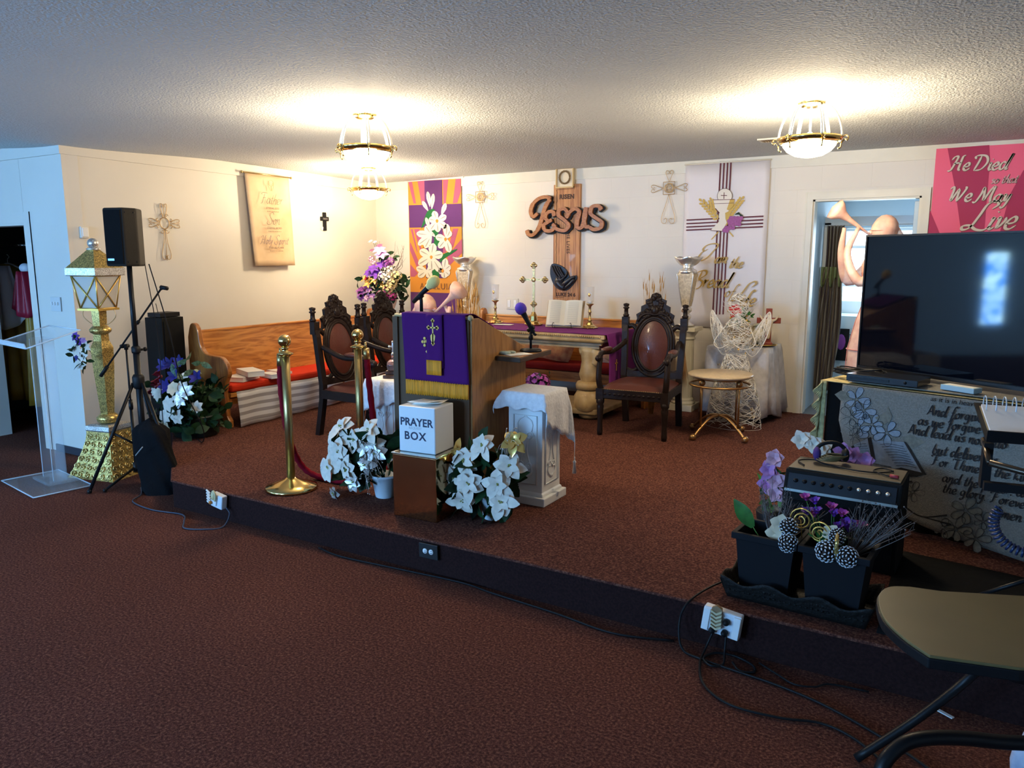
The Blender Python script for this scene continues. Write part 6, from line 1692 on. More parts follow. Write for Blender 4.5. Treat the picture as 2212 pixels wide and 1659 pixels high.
# ---------------- magnolia and iris arrangement by the pew end
rr = random.Random(77)
t = thing('magnolia_arrangement', 'black planter of white magnolias, blue irises and dark red tulips by the pew end', 'flowers', (-5.31, 3.90, SZ))
b = MB(); b.lathe([(.14, 0), (.17, .01), (.19, .16), (.20, .17), (.18, .18)], 24); b.build('planter', mat('black_planter', (.012, .02, .018), .4), t)
b = MB(); leafcloud(b, around(160, -.02, -.02, .26, .24, .20, .18, rr), .10, .06, 2, rr); leafcloud(b, around(30, .0, -.05, .12, .22, .16, .06, rr), .12, .07, 2, rr); b.build('foliage', LEAF, t)
def out(x, z): return (x * .8 + .15, -.9, (z - .35) * 1.2 + .2)
def fl(nm, m, pts, r_, np_=6, wid=.6, lift=.35, curl=.35, layers=1):
    for (x, y, z) in pts:
        b = MB(); bloom(b, (x, y, z), out(x, z), r_ * rr.uniform(.9, 1.1), np_, wid, lift, curl, 1.0, layers, rr=rr); b.build(nm, m, t)
fl('white_magnolia', PETW, [(-.14, -.22, .36), (-.02, -.26, .20), (.13, -.20, .42), (.24, -.16, .28), (.10, -.24, .20), (.02, -.25, .30)], .062, 6, .7)
fl('cream_magnolia', CREAM, [(.06, -.22, .42), (-.04, -.24, .10)], .065, 6, .8, .6)
fl('silver_magnolia', SILVP, [(.14, -.23, .34), (.18, -.21, .40)], .075, 7, .55)
fl('small_white_bud', PETW, [(.15, -.16, .52), (-.24, -.18, .36), (-.08, -.26, .13)], .04, 5, .8, .9)
fl('blue_iris', NAVYP, [(-.10, -.12, .58), (.02, -.12, .60), (.0, -.16, .50), (-.04, -.2, .42), (-.18, -.12, .56), (.22, -.12, .50)], .070, 6, .5, .8, .2)
for p in ((-.22, -.14, .48), (-.25, -.16, .40), (-.30, -.16, .33), (-.18, -.18, .43)):
    b = MB(); bloom(b, p, (-.3, -.4, .8), .06, 6, .9, 1.3, .5, rr=rr); b.ball(p, .018, 8); b.build('dark_red_tulip', mat('wine_petal', (.22, .015, .03), .5), t)
b = MB(); leafcloud(b, [(.04, -.16, .58), (.12, -.14, .64), (.24, -.1, .62), (.2, -.14, .56), (.02, -.18, .52)], .09, .045, 2, rr); b.build('variegated_leaves', mat('pale_edged_leaf', (.10, .22, .14), .5, var=.8, vscale=60), t)

# ---------------- closet: choir robes and a shelf
YEL = mat('yellow_satin', (0.42, 0.24, 0.03), .45, var=.3, vscale=6); RWHT = mat('white_satin_robe', (0.70, 0.70, 0.74), .6); WINE = mat('wine_satin', (.28, .01, .03), .45)
def robe(label, loc, w_, z1, m, seed, extra=None):
    rr = random.Random(seed); t = thing('choir_robe', label, 'robe', loc, R(20), 'robes hanging in the closet')
    b = MB(); ph = rr.random() * 6
    b.grid(lambda u, v: ((u - .5) * w_ * (.45 + .6 * v ** .7), .07 * math.sin(PI * u) * -1 + .03 * math.sin(u * 22 + ph) * v, -z1 * v - .05 * (2 * u - 1) ** 2 * (1 - v) ** 2), 40, 12)
    b.grid(lambda u, v: ((u - .5) * w_ * (.45 + .6 * v ** .7), .06 * math.sin(PI * u) + .02 * math.sin(u * 22 + ph) * v + .002, -z1 * v - .05 * (2 * u - 1) ** 2 * (1 - v) ** 2), 40, 12)
    b.build('gown', m, t, solid=.003)
    b = MB(); b.tube(catmull([(-w_ * .22, 0, -.04), (0, 0, .0), (w_ * .22, 0, -.04)], 4), .008, 6); b.tube(catmull([(0, 0, 0), (0, 0, .04), (.02, 0, .06), (.0, 0, .085)], 4), .003, 5); b.build('hanger', WHITE, t)
    if extra:
        b = MB(); b.grid(lambda u, v: ((u - .5) * w_ * (.5 + .5 * v), -.10 - .03 * math.sin(PI * u) + .02 * math.sin(u * 18), -.02 - extra[1] * v * (1 + .25 * math.sin(u * PI))), 30, 8); b.build('overlay', extra[0], t, solid=.003)
    return t
robe('white surplice over a golden robe at the left edge of the closet opening', (-7.84, 3.84, 1.55), .52, 1.30, YEL, 1, (RWHT, .48))
robe('golden satin choir robe in the middle of the closet opening', (-7.72, 4.30, 1.62), .48, 1.42, YEL, 2)
robe('golden choir robe with wine red collar at the right of the closet opening', (-7.46, 3.86, 1.50), .34, 1.28, YEL, 3, (WINE, .34))
t = thing('clothes_rail', 'thin rail with hanger hooks inside the dark closet', 'rail', (-7.1, 4.0, 1.72), R(0)); b = MB(); b.tube([(-1.45, -.1, 0), (.56, -.1, 0)], .012, 8); b.build('rail', SILVER, t)
b = MB()
for k in range(5): b.ball((-.62 + k * .06, -.11, .0), .016, 8, (1.2, .8, .6))
b.build('hooks', SILVER, t)
t = thing('white_hat', 'rounded white hat shape above the wine red collar in the closet', 'hat', (-7.46, 3.80, 1.50)); b = MB(); b.ball((0, 0, .01), .06, 14, (1.0, .8, .75)); b.build('crown', RWHT, t)

# ================================================================ POINSETTIAS
POT = mat('white_flower_pot', (0.75, 0.80, 0.84), .45)
def poin(b, c, n, rad, np_, rr):
    Rm = basis(n); off = rr.random() * 6; c = Vector(c)
    for i in range(np_):
        petal(b, c + Rm @ Vector((0, 0, .003 * (i % 2))), Rm, off + 2 * PI * i / np_ + rr.uniform(-.22, .22), rad * rr.uniform(.72, 1.12), rad * rr.uniform(.55, .72), rr.uniform(-.05, .45), rr.uniform(.1, .5), 1.15, 6, .05, rr.uniform(0, .25))
def poinsettia(label, loc, spots, silv, gold, dark, seed, h0, dx_):
    rr = random.Random(seed)
    t = thing('poinsettia_plant', label, 'potted plant', loc)
    b = MB(); b.lathe([(.052, 0), (.056, .004), (.078, .125), (.085, .127), (.085, .14), (.076, .14), (.070, .10), (0, .10)], 28, cap=False); b.build('pot', POT, t)
    b = MB(); leafcloud(b, [(c[0] * .8 + rr.uniform(-.05, .05), c[1] * .5 + rr.uniform(-.04, .06), c[2] * .85 + rr.uniform(-.06, .04)) for c in spots for _ in range(7)], .13, .07, 2, rr)
    for c in spots: b.tube(catmull([(0, 0, .10), (c[0] * .4, c[1] * .3, (c[2] + .1) * .55), c], 4), .004, 5)
    b.build('foliage', LEAF, t)
    def bl(c, m, nm, r_):
        c = (c[0] + dx_, c[1], c[2])
        n_ = Vector((c[0] * 1.2 + .12, -.75 + c[1], (c[2] - .30) * 1.3 + .15)) + Vector((rr.uniform(-.25, .25), 0, rr.uniform(-.25, .25)))
        b = MB(); poin(b, c, n_, r_ * rr.uniform(.85, 1.08), 6, rr)
        bloom(b, Vector(c) + n_.normalized() * .008, n_, r_ * .62, 5, .62, .4, .2, 1.0, 1, rr=rr)
        o = b.build(nm, m, t)
        b2 = MB(); N = n_.normalized(); 
        for k in range(5): b2.ball(Vector(c) + N * .014 + Vector((rr.uniform(-.010, .010), rr.uniform(-.006, .006), rr.uniform(-.010, .010))), .0045, 6)
        b2.build('flower_centre', mat('yellow_green_centre', (.28, .28, .06), .6), o)
    for c in spots: bl(c, PETW, 'white_bract', .102)
    for c in silv: bl(c, SILVP, 'silver_bract', .075)
    for c in gold: bl(c, GOLDP, 'gold_bract', .085)
    b = MB()
    for c in dark:
        for k in range(16):
            e = Vector(c) + Vector((rr.uniform(-.07, .07), rr.uniform(-.04, .03), rr.uniform(-.14, .10)))
            b.tube(catmull([Vector(c) * .8, (Vector(c) + e) / 2 + Vector((0, -.02, .02)), e], 3), .0012, 4); b.ball(e, .004, 6)
    if dark: b.build('beaded_sprays', SILVP, t)
    return t
poinsettia('white poinsettias with silver ones in a white pot, left of the brass cube', (-2.93, 3.42, SZ),
    [(-.30, -.12, .16), (-.20, -.10, .42), (.03, -.12, .43), (-.33, -.04, .30), (-.17, -.16, .29), (-.08, -.12, .36), (-.10, -.17, .19), (.04, -.10, .33)],
    [(.03, -.16, .24), (-.06, -.17, .12), (-.20, -.18, .03), (.07, -.12, .30)], [], [(.06, -.14, .30), (.03, -.17, .19)], 11, .5, -.035)
poinsettia('white poinsettias with gold ones in a white pot, right of the brass cube', (-2.165, 3.43, SZ),
    [(-.15, -.13, .34), (-.05, -.10, .43), (-.10, -.16, .23), (.08, -.15, .25), (.12, -.10, .34), (-.22, -.12, .24), (-.15, -.15, .13), (.10, -.15, .16)],
    [], [(.12, -.06, .47), (-.22, -.08, .36)], [(-.30, -.10, .28), (-.32, -.10, .16), (.14, -.06, .46)], 12, .5, .045)
# ================================================================ RIGHT SIDE
TA = R(-17.3)
def TT(u, v, z=0): # table frame: u along the front edge, v behind it
    return (-.59 + u * math.cos(TA) - v * math.sin(TA), 4.5 + u * math.sin(TA) + v * math.cos(TA), z)
TH = .735
t = thing('media_table', 'long table under a black cloth carrying the large television', 'table', TT(.75, .33, SZ), TA)
b = MB(); b.box((0, 0, TH - .015), (1.56, .62, .03)); b.build('tabletop', mat('dark_table', (.03, .025, .02), .5), t)
b = MB()
for sx_ in (-1, 1):
    for sy_ in (-1, 1): b.box((sx_ * .70, sy_ * .25, (TH - .03) / 2), (.04, .04, TH - .03))
b.build('legs', BLKM, t)
BC = mat('black_table_cloth', (.006, .006, .006), .9, bump=.3, bscale=40, spec=.1)
b = MB(); b.box((0, 0, TH + .003), (1.60, .66, .005))
b.grid(lambda u, v: (-.80 + 1.60 * u, -.33 - .012 * math.sin(u * 60) * v - .015 * v, TH + .004 - v * (TH - .01)), 90, 8)
b.grid(lambda u, v: (-.80 - .010 * math.sin(u * 30) * v - .01 * v, -.33 + .66 * u, TH + .004 - v * (TH - .01)), 40, 8)
b.grid(lambda u, v: (.80 + .010 * math.sin(u * 30) * v, -.33 + .66 * u, TH + .004 - v * (TH - .01)), 40, 8)
b.build('black_cloth', BC, t)
# gold fringed cloth under the tapestry
t = thing('fringed_cloth', 'ivory fringed cloth edge hanging down the left corner of the media table', 'cloth', TT(-.055, -.02, SZ + TH + .008), TA)
OCF = mat('ivory_fringe', (.46, .40, .18), .8, var=.4, vscale=50)
b = MB(); b.box((.62, .30, .001), (1.30, .60, .003)); b.build('cloth', mat('straw_cloth', (.52, .42, .18), .8, var=.3, vscale=30), t)
b = MB()
for k in range(60):
    z = -.005 - k * .0066; b.tube([(-.012 - .02 * (k / 60), -.012, z), (-.035 - .02 * math.sin(k * .5) - .01 * (k / 60), -.03, z - .035)], [.006, .0035], 5)
b.build('fringe', OCF, t); b = MB(); b.grid(lambda u, v: (.01 - .035 * u, -.008, -v * .40), 3, 8); b.build('edge_band', OCF, t, solid=.003)
# tapestry
TAPG = mat('woven_ivory', (0.24, 0.225, 0.19), .9, var=.25, vscale=120, bump=.5, bscale=220)
TAPK = mat('woven_black', (0.018, 0.016, 0.016), .9); TAPB = mat('woven_grey_green', (.20, .19, .15), .9, var=.3, vscale=60); TAPP = mat('woven_pale_blue', (.26, .30, .34), .9, var=.2, vscale=60)
Y0 = -.062
t = thing('prayer_tapestry', 'woven tapestry throw with prayer text, open book and blossoms hanging over media table', 'tapestry', TT(0, Y0, SZ), TA)
def tapz(u, z): return -.05 * (1 - z / TH) ** 1.0     # hangs forward towards its hem
def tp(u, z, off=0.0): return (u, tapz(u, z) - off, z)
pl_ = [(.06, .74), (.065, .55), (.10, .42), (.16, .30), (.26, .20), (.40, .12), (.55, .08), (.75, .05), (1.0, .03), (1.45, .02), (1.45, .74)]
bm_v = []; b = MB()
def tf(u, v):
    x = .06 + 1.39 * u
    lo = .02
    for (x0, z0), (x1, z1) in zip(pl_[1:-2], pl_[2:-1]):
        if x0 <= x <= x1: lo = z0 + (z1 - z0) * (x - x0) / max(1e-6, x1 - x0)
    if x < .065: lo = .55
    z = .745 - v * (.745 - lo)
    return (x, tapz(x, z) - .006 * math.sin(x * 14) * v, z)
b.grid(tf, 60, 24); b.build('woven_cloth', TAPG, t, solid=.005)
b = MB(); b.box((.75, .35, .755), (1.38, .58, .005)); b.build('top_fold', TAPG, t)
def tl(name, polys, m, d):
    b = MB()
    for i, p in enumerate(polys):
        n = len(p); vs = [tp(x, z, d + .0012 + .0001 * (i % 6)) for x, z in p]; b.add(vs, [tuple(range(n))], False)
    return b.build(name, m, t)
def TPX(x, y):   # from tapestry artwork sheet coordinates (pixels) to cloth coordinates
    k = (x - 1835) / 310.0
    u = .068 + .70 * k + .12 * k * k * 0
    ytop = 836 + .125 * (x - 1834)
    return (u, (.72 - (y - ytop) / 455.0))
def tpoly(pts): return [TPX(*p) for p in pts]
def outline(name, paths, m, w_, d, closed=True):
    b = MB()
    for pts in paths:
        P = catmull([(q[0], q[1], 0) for q in (TPX(*p) for p in pts)], 4, closed)
        b.tube([tp(p.x, p.y, d) for p in P], w_, 4, closed=closed)
    return b.build(name, m, t)
def blossom(cx, cy, r_, n=5, seed=0):
    rr = random.Random(seed); P = []
    for k in range(n):
        a = 2 * PI * k / n + rr.uniform(-.2, .2); L = r_ * rr.uniform(.85, 1.15)
        P.append([(cx + L * f * math.cos(a + o_), cy + L * f * math.sin(a + o_)) for f, o_ in ((.12, 0), (.6, -.45), (1.0, -.25), (1.1, 0), (1.0, .25), (.6, .45))])
    return P
BLP = []
for i, (cx, cy, r_) in enumerate([(1868, 862, 28), (1862, 905, 28), (1888, 888, 24), (1872, 950, 30), (1910, 922, 26), (1945, 940, 26), (1880, 930, 22)]): BLP += blossom(cx, cy, r_, 5, i)
tl('blossom_pattern', [tpoly(p) for p in BLP], TAPP, .003)
outline('blossom_line_pattern', BLP, TAPK, .0011, .006)
BL2 = []
for i, (cx, cy, r_) in enumerate([(2015, 1075, 24), (2125, 1105, 28), (2110, 1150, 28), (2150, 1165, 26), (2085, 1150, 20), (2160, 1125, 18)]): BL2 += blossom(cx, cy, r_, 5, 10 + i)
tl('lower_blossom_pattern', [tpoly(p) for p in BL2], TAPB, .003); outline('lower_blossom_line_pattern', BL2, TAPK, .0010, .006)
tl('dark_leaves', [tpoly(p) for p in ([(1915, 905), (1938, 890), (1941, 877), (1953, 900), (1950, 912), (1935, 922)], [(1978, 950), (1998, 942), (2030, 958), (2005, 975), (1990, 962)], [(1815, 850), (1830, 840), (1850, 846), (1852, 862), (1832, 866)],
   [(1965, 1110), (2000, 1140), (1990, 1160), (1960, 1140)], [(2050, 1085), (2075, 1100), (2078, 1120), (2060, 1130), (2044, 1120)], [(1965, 1150), (2005, 1165), (1995, 1180), (1970, 1175)])], TAPB, .004)
tl('open_book', [tpoly(p) for p in ([(1870, 975), (1905, 955), (1928, 960), (1958, 1000), (1965, 1020), (1945, 1018), (1900, 1010)], [(1928, 960), (1988, 960), (2032, 1028), (1980, 1022), (1965, 1025), (1955, 1000)])], TAPP, .005)
tl('book_cover_pattern', [tpoly(p) for p in ([(1868, 978), (1873, 974), (1900, 1008), (1895, 1012)], [(1965, 1028), (1985, 1020), (2038, 1030), (2020, 1038), (1985, 1040), (1970, 1045)], [(1904, 955), (1912, 952), (1928, 1010), (1920, 1012)], [(1984, 958), (1990, 960), (2040, 1032), (2032, 1032)])], TAPK, .007)
ln = []
for k in range(9): ln.append([(1934 + k * 5, 968 + k * 6), (1955 + k * 5, 966 + k * 6), (1985 + k * 4, 970 + k * 6)])
for k in range(7): ln.append([(1880 + k * 4, 972 + k * 5), (1902 + k * 3, 968 + k * 6)])
outline('book_text_lines', ln, TAPK, .0011, .009, False)
outline('stems', [[(1965, 1080), (2000, 1110), (2040, 1130), (2090, 1120)], [(2040, 1130), (2100, 1140)], [(1960, 1085), (1980, 1060), (2010, 1050)]], TAPK, .004, .006, False)
for s, x, y, sz in (('And forgive us our debts', 2013, 892, .062), ('as we forgive our debtors', 1997, 915, .062), ('And lead us not into', 1978, 937, .062), ('but deliver us', 2033, 980, .062), ('For Thine is the kingdom', 2033, 1006, .060), ('and the power, and', 2060, 1042, .060), ('the glory. Forever', 2063, 1066, .060), ('Amen', 2163, 1108, .062)):
    u, z = TPX(x, y); o_, _w = script(s, sz * .43, TAPK, t, 'woven_text', tp(u + .03, z, .010), .17, .08, 0, -.003)
u, z = TPX(2030, 862); text('as it is in heaven and earth', .034, TAPK, t, 'woven_text', tp(u, z, .0075), (PI / 2, 0, 0), .0004, .12, 'LEFT')
# television
t = thing('television', 'large black flat screen television on the media table, switched off', 'television', (.085, 4.50, SZ + TH + .012), math.atan2(-.486, .874))
SC_ = mat('glossy_screen', (.002, .003, .006), .05, coat=0.0, spec=.55)
W_, H0, H1 = 1.40, .035, .80
b = MB(); b.box((0, .012, (H0 + H1) / 2), (W_, .035, H1 - H0)); b.box((0, .045, .35), (W_ * .7, .05, .42)); b.build('housing', BLK, t, bevel=.004)
b = MB(); b.box((0, -.0065, (H0 + H1) / 2 + .006), (W_ - .018, .003, H1 - H0 - .034)); b.build('screen', SC_, t)
b = MB(); b.box((0, -.010, H1 - .005), (W_, .012, .010)); b.box((0, -.010, H0 + .010), (W_, .012, .020))
for s_ in (-1, 1): b.box((s_ * (W_ / 2 - .004), -.010, (H0 + H1) / 2), (.008, .012, H1 - H0))
b.build('bezel', mat('satin_black', (.008, .008, .009), .3), t)
for s_ in (-1, 1):
    b = MB(); b.tube([(s_ * .52, .01, .05), (s_ * .58, -.11, .008)], .010, 6); b.tube([(s_ * .52, .01, .05), (s_ * .56, .12, .008)], .010, 6); b.build('foot', BLK, t)
# things lying under the television
t = thing('disc_player', 'flat black disc player on the media table below the television', 'disc player', TT(.24, .07, SZ + TH + .026), TA + R(3))
b = MB(); b.box((0, 0, .022), (.36, .20, .038)); b.build('case', mat('gloss_black', (.01, .01, .012), .2), t, bevel=.003)
b = MB(); b.box((-.06, -.102, .022), (.20, .004, .014)); b.ball((.12, -.101, .022), .008, 8); b.build('front_panel', BLKM, t)
t = thing('tissue_box', 'small white and blue box lying beside the disc player', 'box', TT(.60, .06, SZ + TH + .026), TA + R(-14))
b = MB(); b.box((0, 0, .014), (.17, .07, .026)); b.build('carton', mat('pale_blue_card', (.35, .50, .55), .6), t, bevel=.002)
b = MB(); b.box((0, 0, .0275), (.15, .05, .001)); b.build('printed_lid', PAPER, t)
rr = random.Random(9)
b = MB(); o0 = Vector(TT(.06, .14, SZ + TH + .03))
for k in range(9):
    a0 = rr.uniform(-.3, .3); rx, ry = rr.uniform(.09, .15), rr.uniform(.04, .07)
    b.tube([(rx * math.cos(a + a0), ry * math.sin(a) + rr.uniform(-.004, .004), .006 + k * .0045 + .006 * math.sin(2 * a + k)) for a in [2 * PI * q / 24 for q in range(24)]], .0038, 5, closed=True)
tag(b.build('cable_coil', BLK, None, o0, TA), 'coiled bundle of black cables at the left end of the media table', 'cable')

# ---------------- amplifier
t = thing('guitar_amplifier', 'black combo amplifier with olive top and row of knobs, before the media table', 'amplifier', (-.435, 3.84, SZ), R(-3))
b = MB(); b.prism([(-.145, 0), (-.145, .30), (-.10, .418), (.145, .418), (.145, 0)], -.255, .255, 'YZ'); b.build('cabinet', mat('black_tolex', (.008, .008, .008), .7, bump=.3, bscale=200, spec=.15), t, bevel=.008)
b = MB(); b.box((0, .025, .421), (.49, .235, .005)); b.build('top_cover', mat('olive_vinyl', (.075, .060, .035), .55), t, bevel=.002)
sl = Matrix.Translation((0, -.1245, .36)) @ Matrix.Rotation(R(-21), 4, 'X')
b = MB(); b.box((0, -.002, 0), (.47, .004, .085), M=sl); b.build('control_panel', mat('charcoal_panel', (.02, .02, .024), .3, .4), t)
for k in range(11):
    b = MB(); b.lathe([(.010, 0), (.009, .012), (.0, .0125)], 12, M=sl @ Matrix.Translation((-.20 + k * .04, -.004, .008)) @ Matrix.Rotation(PI / 2, 4, 'X')); b.build('knob', SILVER if k > 6 else BLKM, t)
b = MB(); b.box((0, -.007, -.040), (.49, .006, .012), M=sl); b.build('silver_trim', mat('brushed_trim', (.35, .38, .36), .3, .8), t)
b = MB(); b.box((0, -.150, .15), (.47, .008, .26)); b.build('grille_cloth', MATS['black_grille'], t)
t = thing('headphones', 'headphones with purple padded cups tangled in cord on the amplifier', 'headphones', (-.52, 3.93, SZ + .436), .3)
b = MB(); b.tube([(.07 * math.cos(a), .01, .035 + .055 * math.sin(a)) for a in [PI * k / 12 for k in range(13)]], .010, 8); b.build('headband', BLK, t)
for s_ in (-1, 1):
    b = MB(); b.ball((s_ * .065, 0, .032), .035, 12, (.55, 1, 1)); b.build('ear_cup', BLK if s_ > 0 else mat('dark_violet_foam', (.05, .02, .14), .9), t)
b = MB()
for k in range(5): b.tube([(.05 * math.cos(a) + .01 * k - .02, -.03 + .03 * math.sin(a), .012 + .006 * k) for a in [2 * PI * q / 16 for q in range(16)]], .0035, 5, closed=True)
b.build('cord', mat('brass_cord', (.14, .10, .04), .4), t)
cable('instrument_cable', 'black cable looped across the amplifier top with a red plug', [(-.62, 3.80, SZ + .43), (-.66, 3.88, SZ + .43), (-.60, 3.93, SZ + .43), (-.54, 3.88, SZ + .43), (-.40, 3.82, SZ + .432), (-.30, 3.84, SZ + .43), (-.24, 3.90, SZ + .43), (-.29, 3.93, SZ + .43), (-.32, 3.86, SZ + .43), (-.25, 3.80, SZ + .43)], .0035)
b = MB(); b.tube([(0, 0, 0), (.035, -.012, 0)], .008, 8); tag(b.build('cable_plug', mat('red_plug', (.35, .03, .04), .4), None, (-.245, 3.80, SZ + .433)), 'small red plug end on the amplifier top', 'plug')
# white and mauve flowers behind the amplifier
rr = random.Random(41)
t = thing('mauve_blossoms', 'mauve and white silk blossoms in a low pot behind and left of the amplifier', 'flowers', (-.78, 3.96, SZ))
b = MB(); b.lathe([(.06, 0), (.075, .01), (.09, .12), (.085, .13)], 18); b.build('pot', BLK, t)
b = MB(); leafcloud(b, around(20, 0, 0, .26, .06, .06, .10, rr), .07, .04, 2, rr); b.build('foliage', LEAFL, t)
for c, m in (((.00, -.06, .42), PINKP), ((-.02, -.08, .36), LILAC), ((.02, -.08, .31), PINKP), ((-.03, -.05, .28), LILAC), ((.02, -.07, .24), PINKP), ((.10, .08, .50), PETW), ((.16, .08, .48), PETW), ((.20, .1, .46), PETW), ((.30, .12, .45), LILAC), ((.34, .12, .43), LILAC), ((.40, .12, .42), LILAC)):
    b = MB(); bloom(b, c, (.1, -1, .4), .055, 5, .8, .5, .3, 1, 2, rr=rr); b.build('bloom', m, t)

# ---------------- planters
t = thing('planter_tray', 'long black embossed metal tray with wavy rim under the planter boxes', 'tray', (-.505, 3.20, SZ), R(-3))
TRM = mat('dark_embossed_metal', (.010, .009, .008), .6, .1, spec=.25, bump=.8, bscale=45)
def trayf(u, v):
    per = [(-.27, -.115), (.27, -.115), (.27, .115), (-.27, .115), (-.27, -.115)]
    s_ = u * 4; i = min(3, int(s_)); f = s_ - i
    x = per[i][0] + (per[i + 1][0] - per[i][0]) * f; y = per[i][1] + (per[i + 1][1] - per[i][1]) * f
    L = .54 if i % 2 == 0 else .23
    return (x * (1 + .10 * v), y * (1 + .22 * v), v * (.085 + .014 * math.cos(f * L / .18 * 2 * PI)))
b = MB(); b.grid(trayf, 120, 5, smooth=True); b.build('wavy_rim', TRM, t, solid=.003)
b = MB(); b.box((0, 0, .004), (.54, .23, .006)); b.build('tray_floor', TRM, t)
b = MB()
for k in range(26): 
    M_ = Matrix.Translation((-.26 + k * .0208, -.131, .060)); b.ball((0, 0, 0), .007, 6, (1, .5, 1.3), M_)
    b.ball((0, 0, -.022), .004, 6, (1.4, .5, .8), M_)
b.build('embossing', TRM, t)
PLB = mat('charcoal_planter', (.008, .008, .010), .65, spec=.15)
def planter(label, loc, rz):
    t = thing('planter_box', label, 'planter', loc, rz, 'charcoal planter boxes')
    b = MB()
    def tap(z0, z1, a0, b0, a1, b1, bb):
        vs = [(-a0, -b0, z0), (a0, -b0, z0), (a0, b0, z0), (-a0, b0, z0), (-a1, -b1, z1), (a1, -b1, z1), (a1, b1, z1), (-a1, b1, z1)]
        bb.add(vs, [(0, 1, 5, 4), (1, 2, 6, 5), (2, 3, 7, 6), (3, 0, 4, 7), (3, 2, 1, 0)], False)
    tap(0, .245, .095, .080, .118, .092, b); b.build('box_body', PLB, t, solid=.004)
    b = MB()
    for s_ in (-1, 1): b.box((0, s_ * .100, .255), (.27, .020, .028)); b.box((s_ * .125, 0, .2555), (.020, .20, .028))
    b.build('rim', PLB, t, bevel=.003)
    b = MB(); b.box((0, 0, .20), (.21, .165, .01)); b.build('soil', mat('dark_soil', (.02, .014, .01), .9), t)
    return t
planter('left charcoal planter box with leaf, dried flowers and pinecones', (-.637, 3.213, SZ + .012), R(-5))
planter('right charcoal planter box with tulips, twigs and frosted pinecones', (-.366, 3.193, SZ + .012), R(-5))
PCN = mat('pinecone_brown', (.035, .02, .014), .7); FRO = mat('frosted_tip', (.70, .74, .78), .6)
def pinecone(label, loc, r_, rot, fr=1.0):
    t = thing('pinecone', label, 'pinecone', loc, 0, 'frosted pinecones in the planters'); t.rotation_euler = rot
    b = MB(); b.ball((0, 0, 0), r_ * .72, 12, (1, 1, 1.2)); b.build('core', PCN, t)
    b1 = MB(); b2 = MB(); n = 84
    for i in range(n):
        z = 1 - 2 * (i + .5) / n; a = i * 2.39996; q = math.sqrt(1 - z * z); d = Vector((q * math.cos(a), q * math.sin(a), z * 1.15)); dn = (d + Vector((0, 0, .5))).normalized()
        p = d * r_ * .66; Rm = basis(dn).to_4x4(); M_ = Matrix.Translation(p) @ Rm
        b1.lathe([(.002, 0), (r_ * .16, r_ * .22), (r_ * .13, r_ * .33)], 5, M=M_, sy=.55)
        b2.lathe([(r_ * .13, r_ * .32), (r_ * .14 * fr, r_ * .36), (.0005, r_ * .40)], 5, M=M_, sy=.55)
    b1.build('scales', PCN, t); b2.build('frosted_tips', FRO, t)
    return t
PZ = SZ + .012
pinecone('upper frosted pinecone in the left planter', (-.560, 3.155, PZ + .315), .038, (.3, .2, 0))
pinecone('lower frosted pinecone at the rim of the left planter', (-.552, 3.120, PZ + .262), .040, (1.0, .3, 0))
pinecone('large brown pinecone with white tips at the rim of the right planter', (-.402, 3.105, PZ + .262), .044, (1.2, -.3, 0))
pinecone('bluish frosted pinecone nearest the right corner of the right planter', (-.325, 3.095, PZ + .258), .042, (1.3, .4, 0))
pinecone('small frosted pinecone behind the other two in the right planter', (-.372, 3.135, PZ + .318), .032, (.2, 0, 0))
# gold spirals
def gspiral(label, loc, r_, rz):
    b = MB(); b.tube([(r_ * (1 - q / 44) * math.cos(q * .42), 0.01 * math.sin(q * .2), r_ * (1 - q / 44) * math.sin(q * .42)) for q in range(40)], .0032, 6); b.tube([(0, 0, 0), (.01, .01, -r_ - .05)], .002, 5)
    o = b.build('gold_spiral', GOLD, None, loc, rz); tag(o, label, 'ornament')
gspiral('gold wire spiral ornament rising from the left planter', (-.52, 3.19, PZ + .345), .050, .1)
gspiral('gold wire spiral ornament at the left end of the right planter', (-.44, 3.15, PZ + .315), .048, -.1)
rr = random.Random(55)
t = thing('tulip_bunch', 'bunch of small purple tulips with green leaves in the right planter', 'flowers', (-.40, 3.24, PZ + .205))
b = MB()
for k in range(12):
    e = Vector((rr.uniform(-.10, .08), rr.uniform(-.02, .02), rr.uniform(.10, .17)))
    petal(b, Vector((e.x * .3, 0, 0)), basis(Vector((e.x, .5, .6))), rr.uniform(1.0, 2.1), .17, .022, .2, .1, k=6)
b.build('leaves', mat('fresh_green_leaf', (.03, .22, .05), .4, var=.3, vscale=10), t)
for k, (x, z) in enumerate([(-.11, .215), (-.075, .205), (-.10, .155), (-.075, .15), (-.065, .165), (.00, .165), (.03, .17), (.045, .135), (.075, .13), (.10, .135), (.02, .115), (.06, .11), (-.01, .19)]):
    c = Vector((x, -.01, z)); b = MB(); b.tube([(x * .3, 0, 0), c], .0018, 4); o = b.build('stem', LEAFL, t)
    b = MB(); bloom(b, c, (x * 2, -.3, 1), .030, 6, .8, 1.4, .6, rr=rr); b.ball(c + Vector((0, 0, .008)), .009, 8, (1, 1, 1.3)); b.build('tulip', PURP if k % 3 else mat('pinkish_purple_petal', (.32, .03, .22), .5), t)
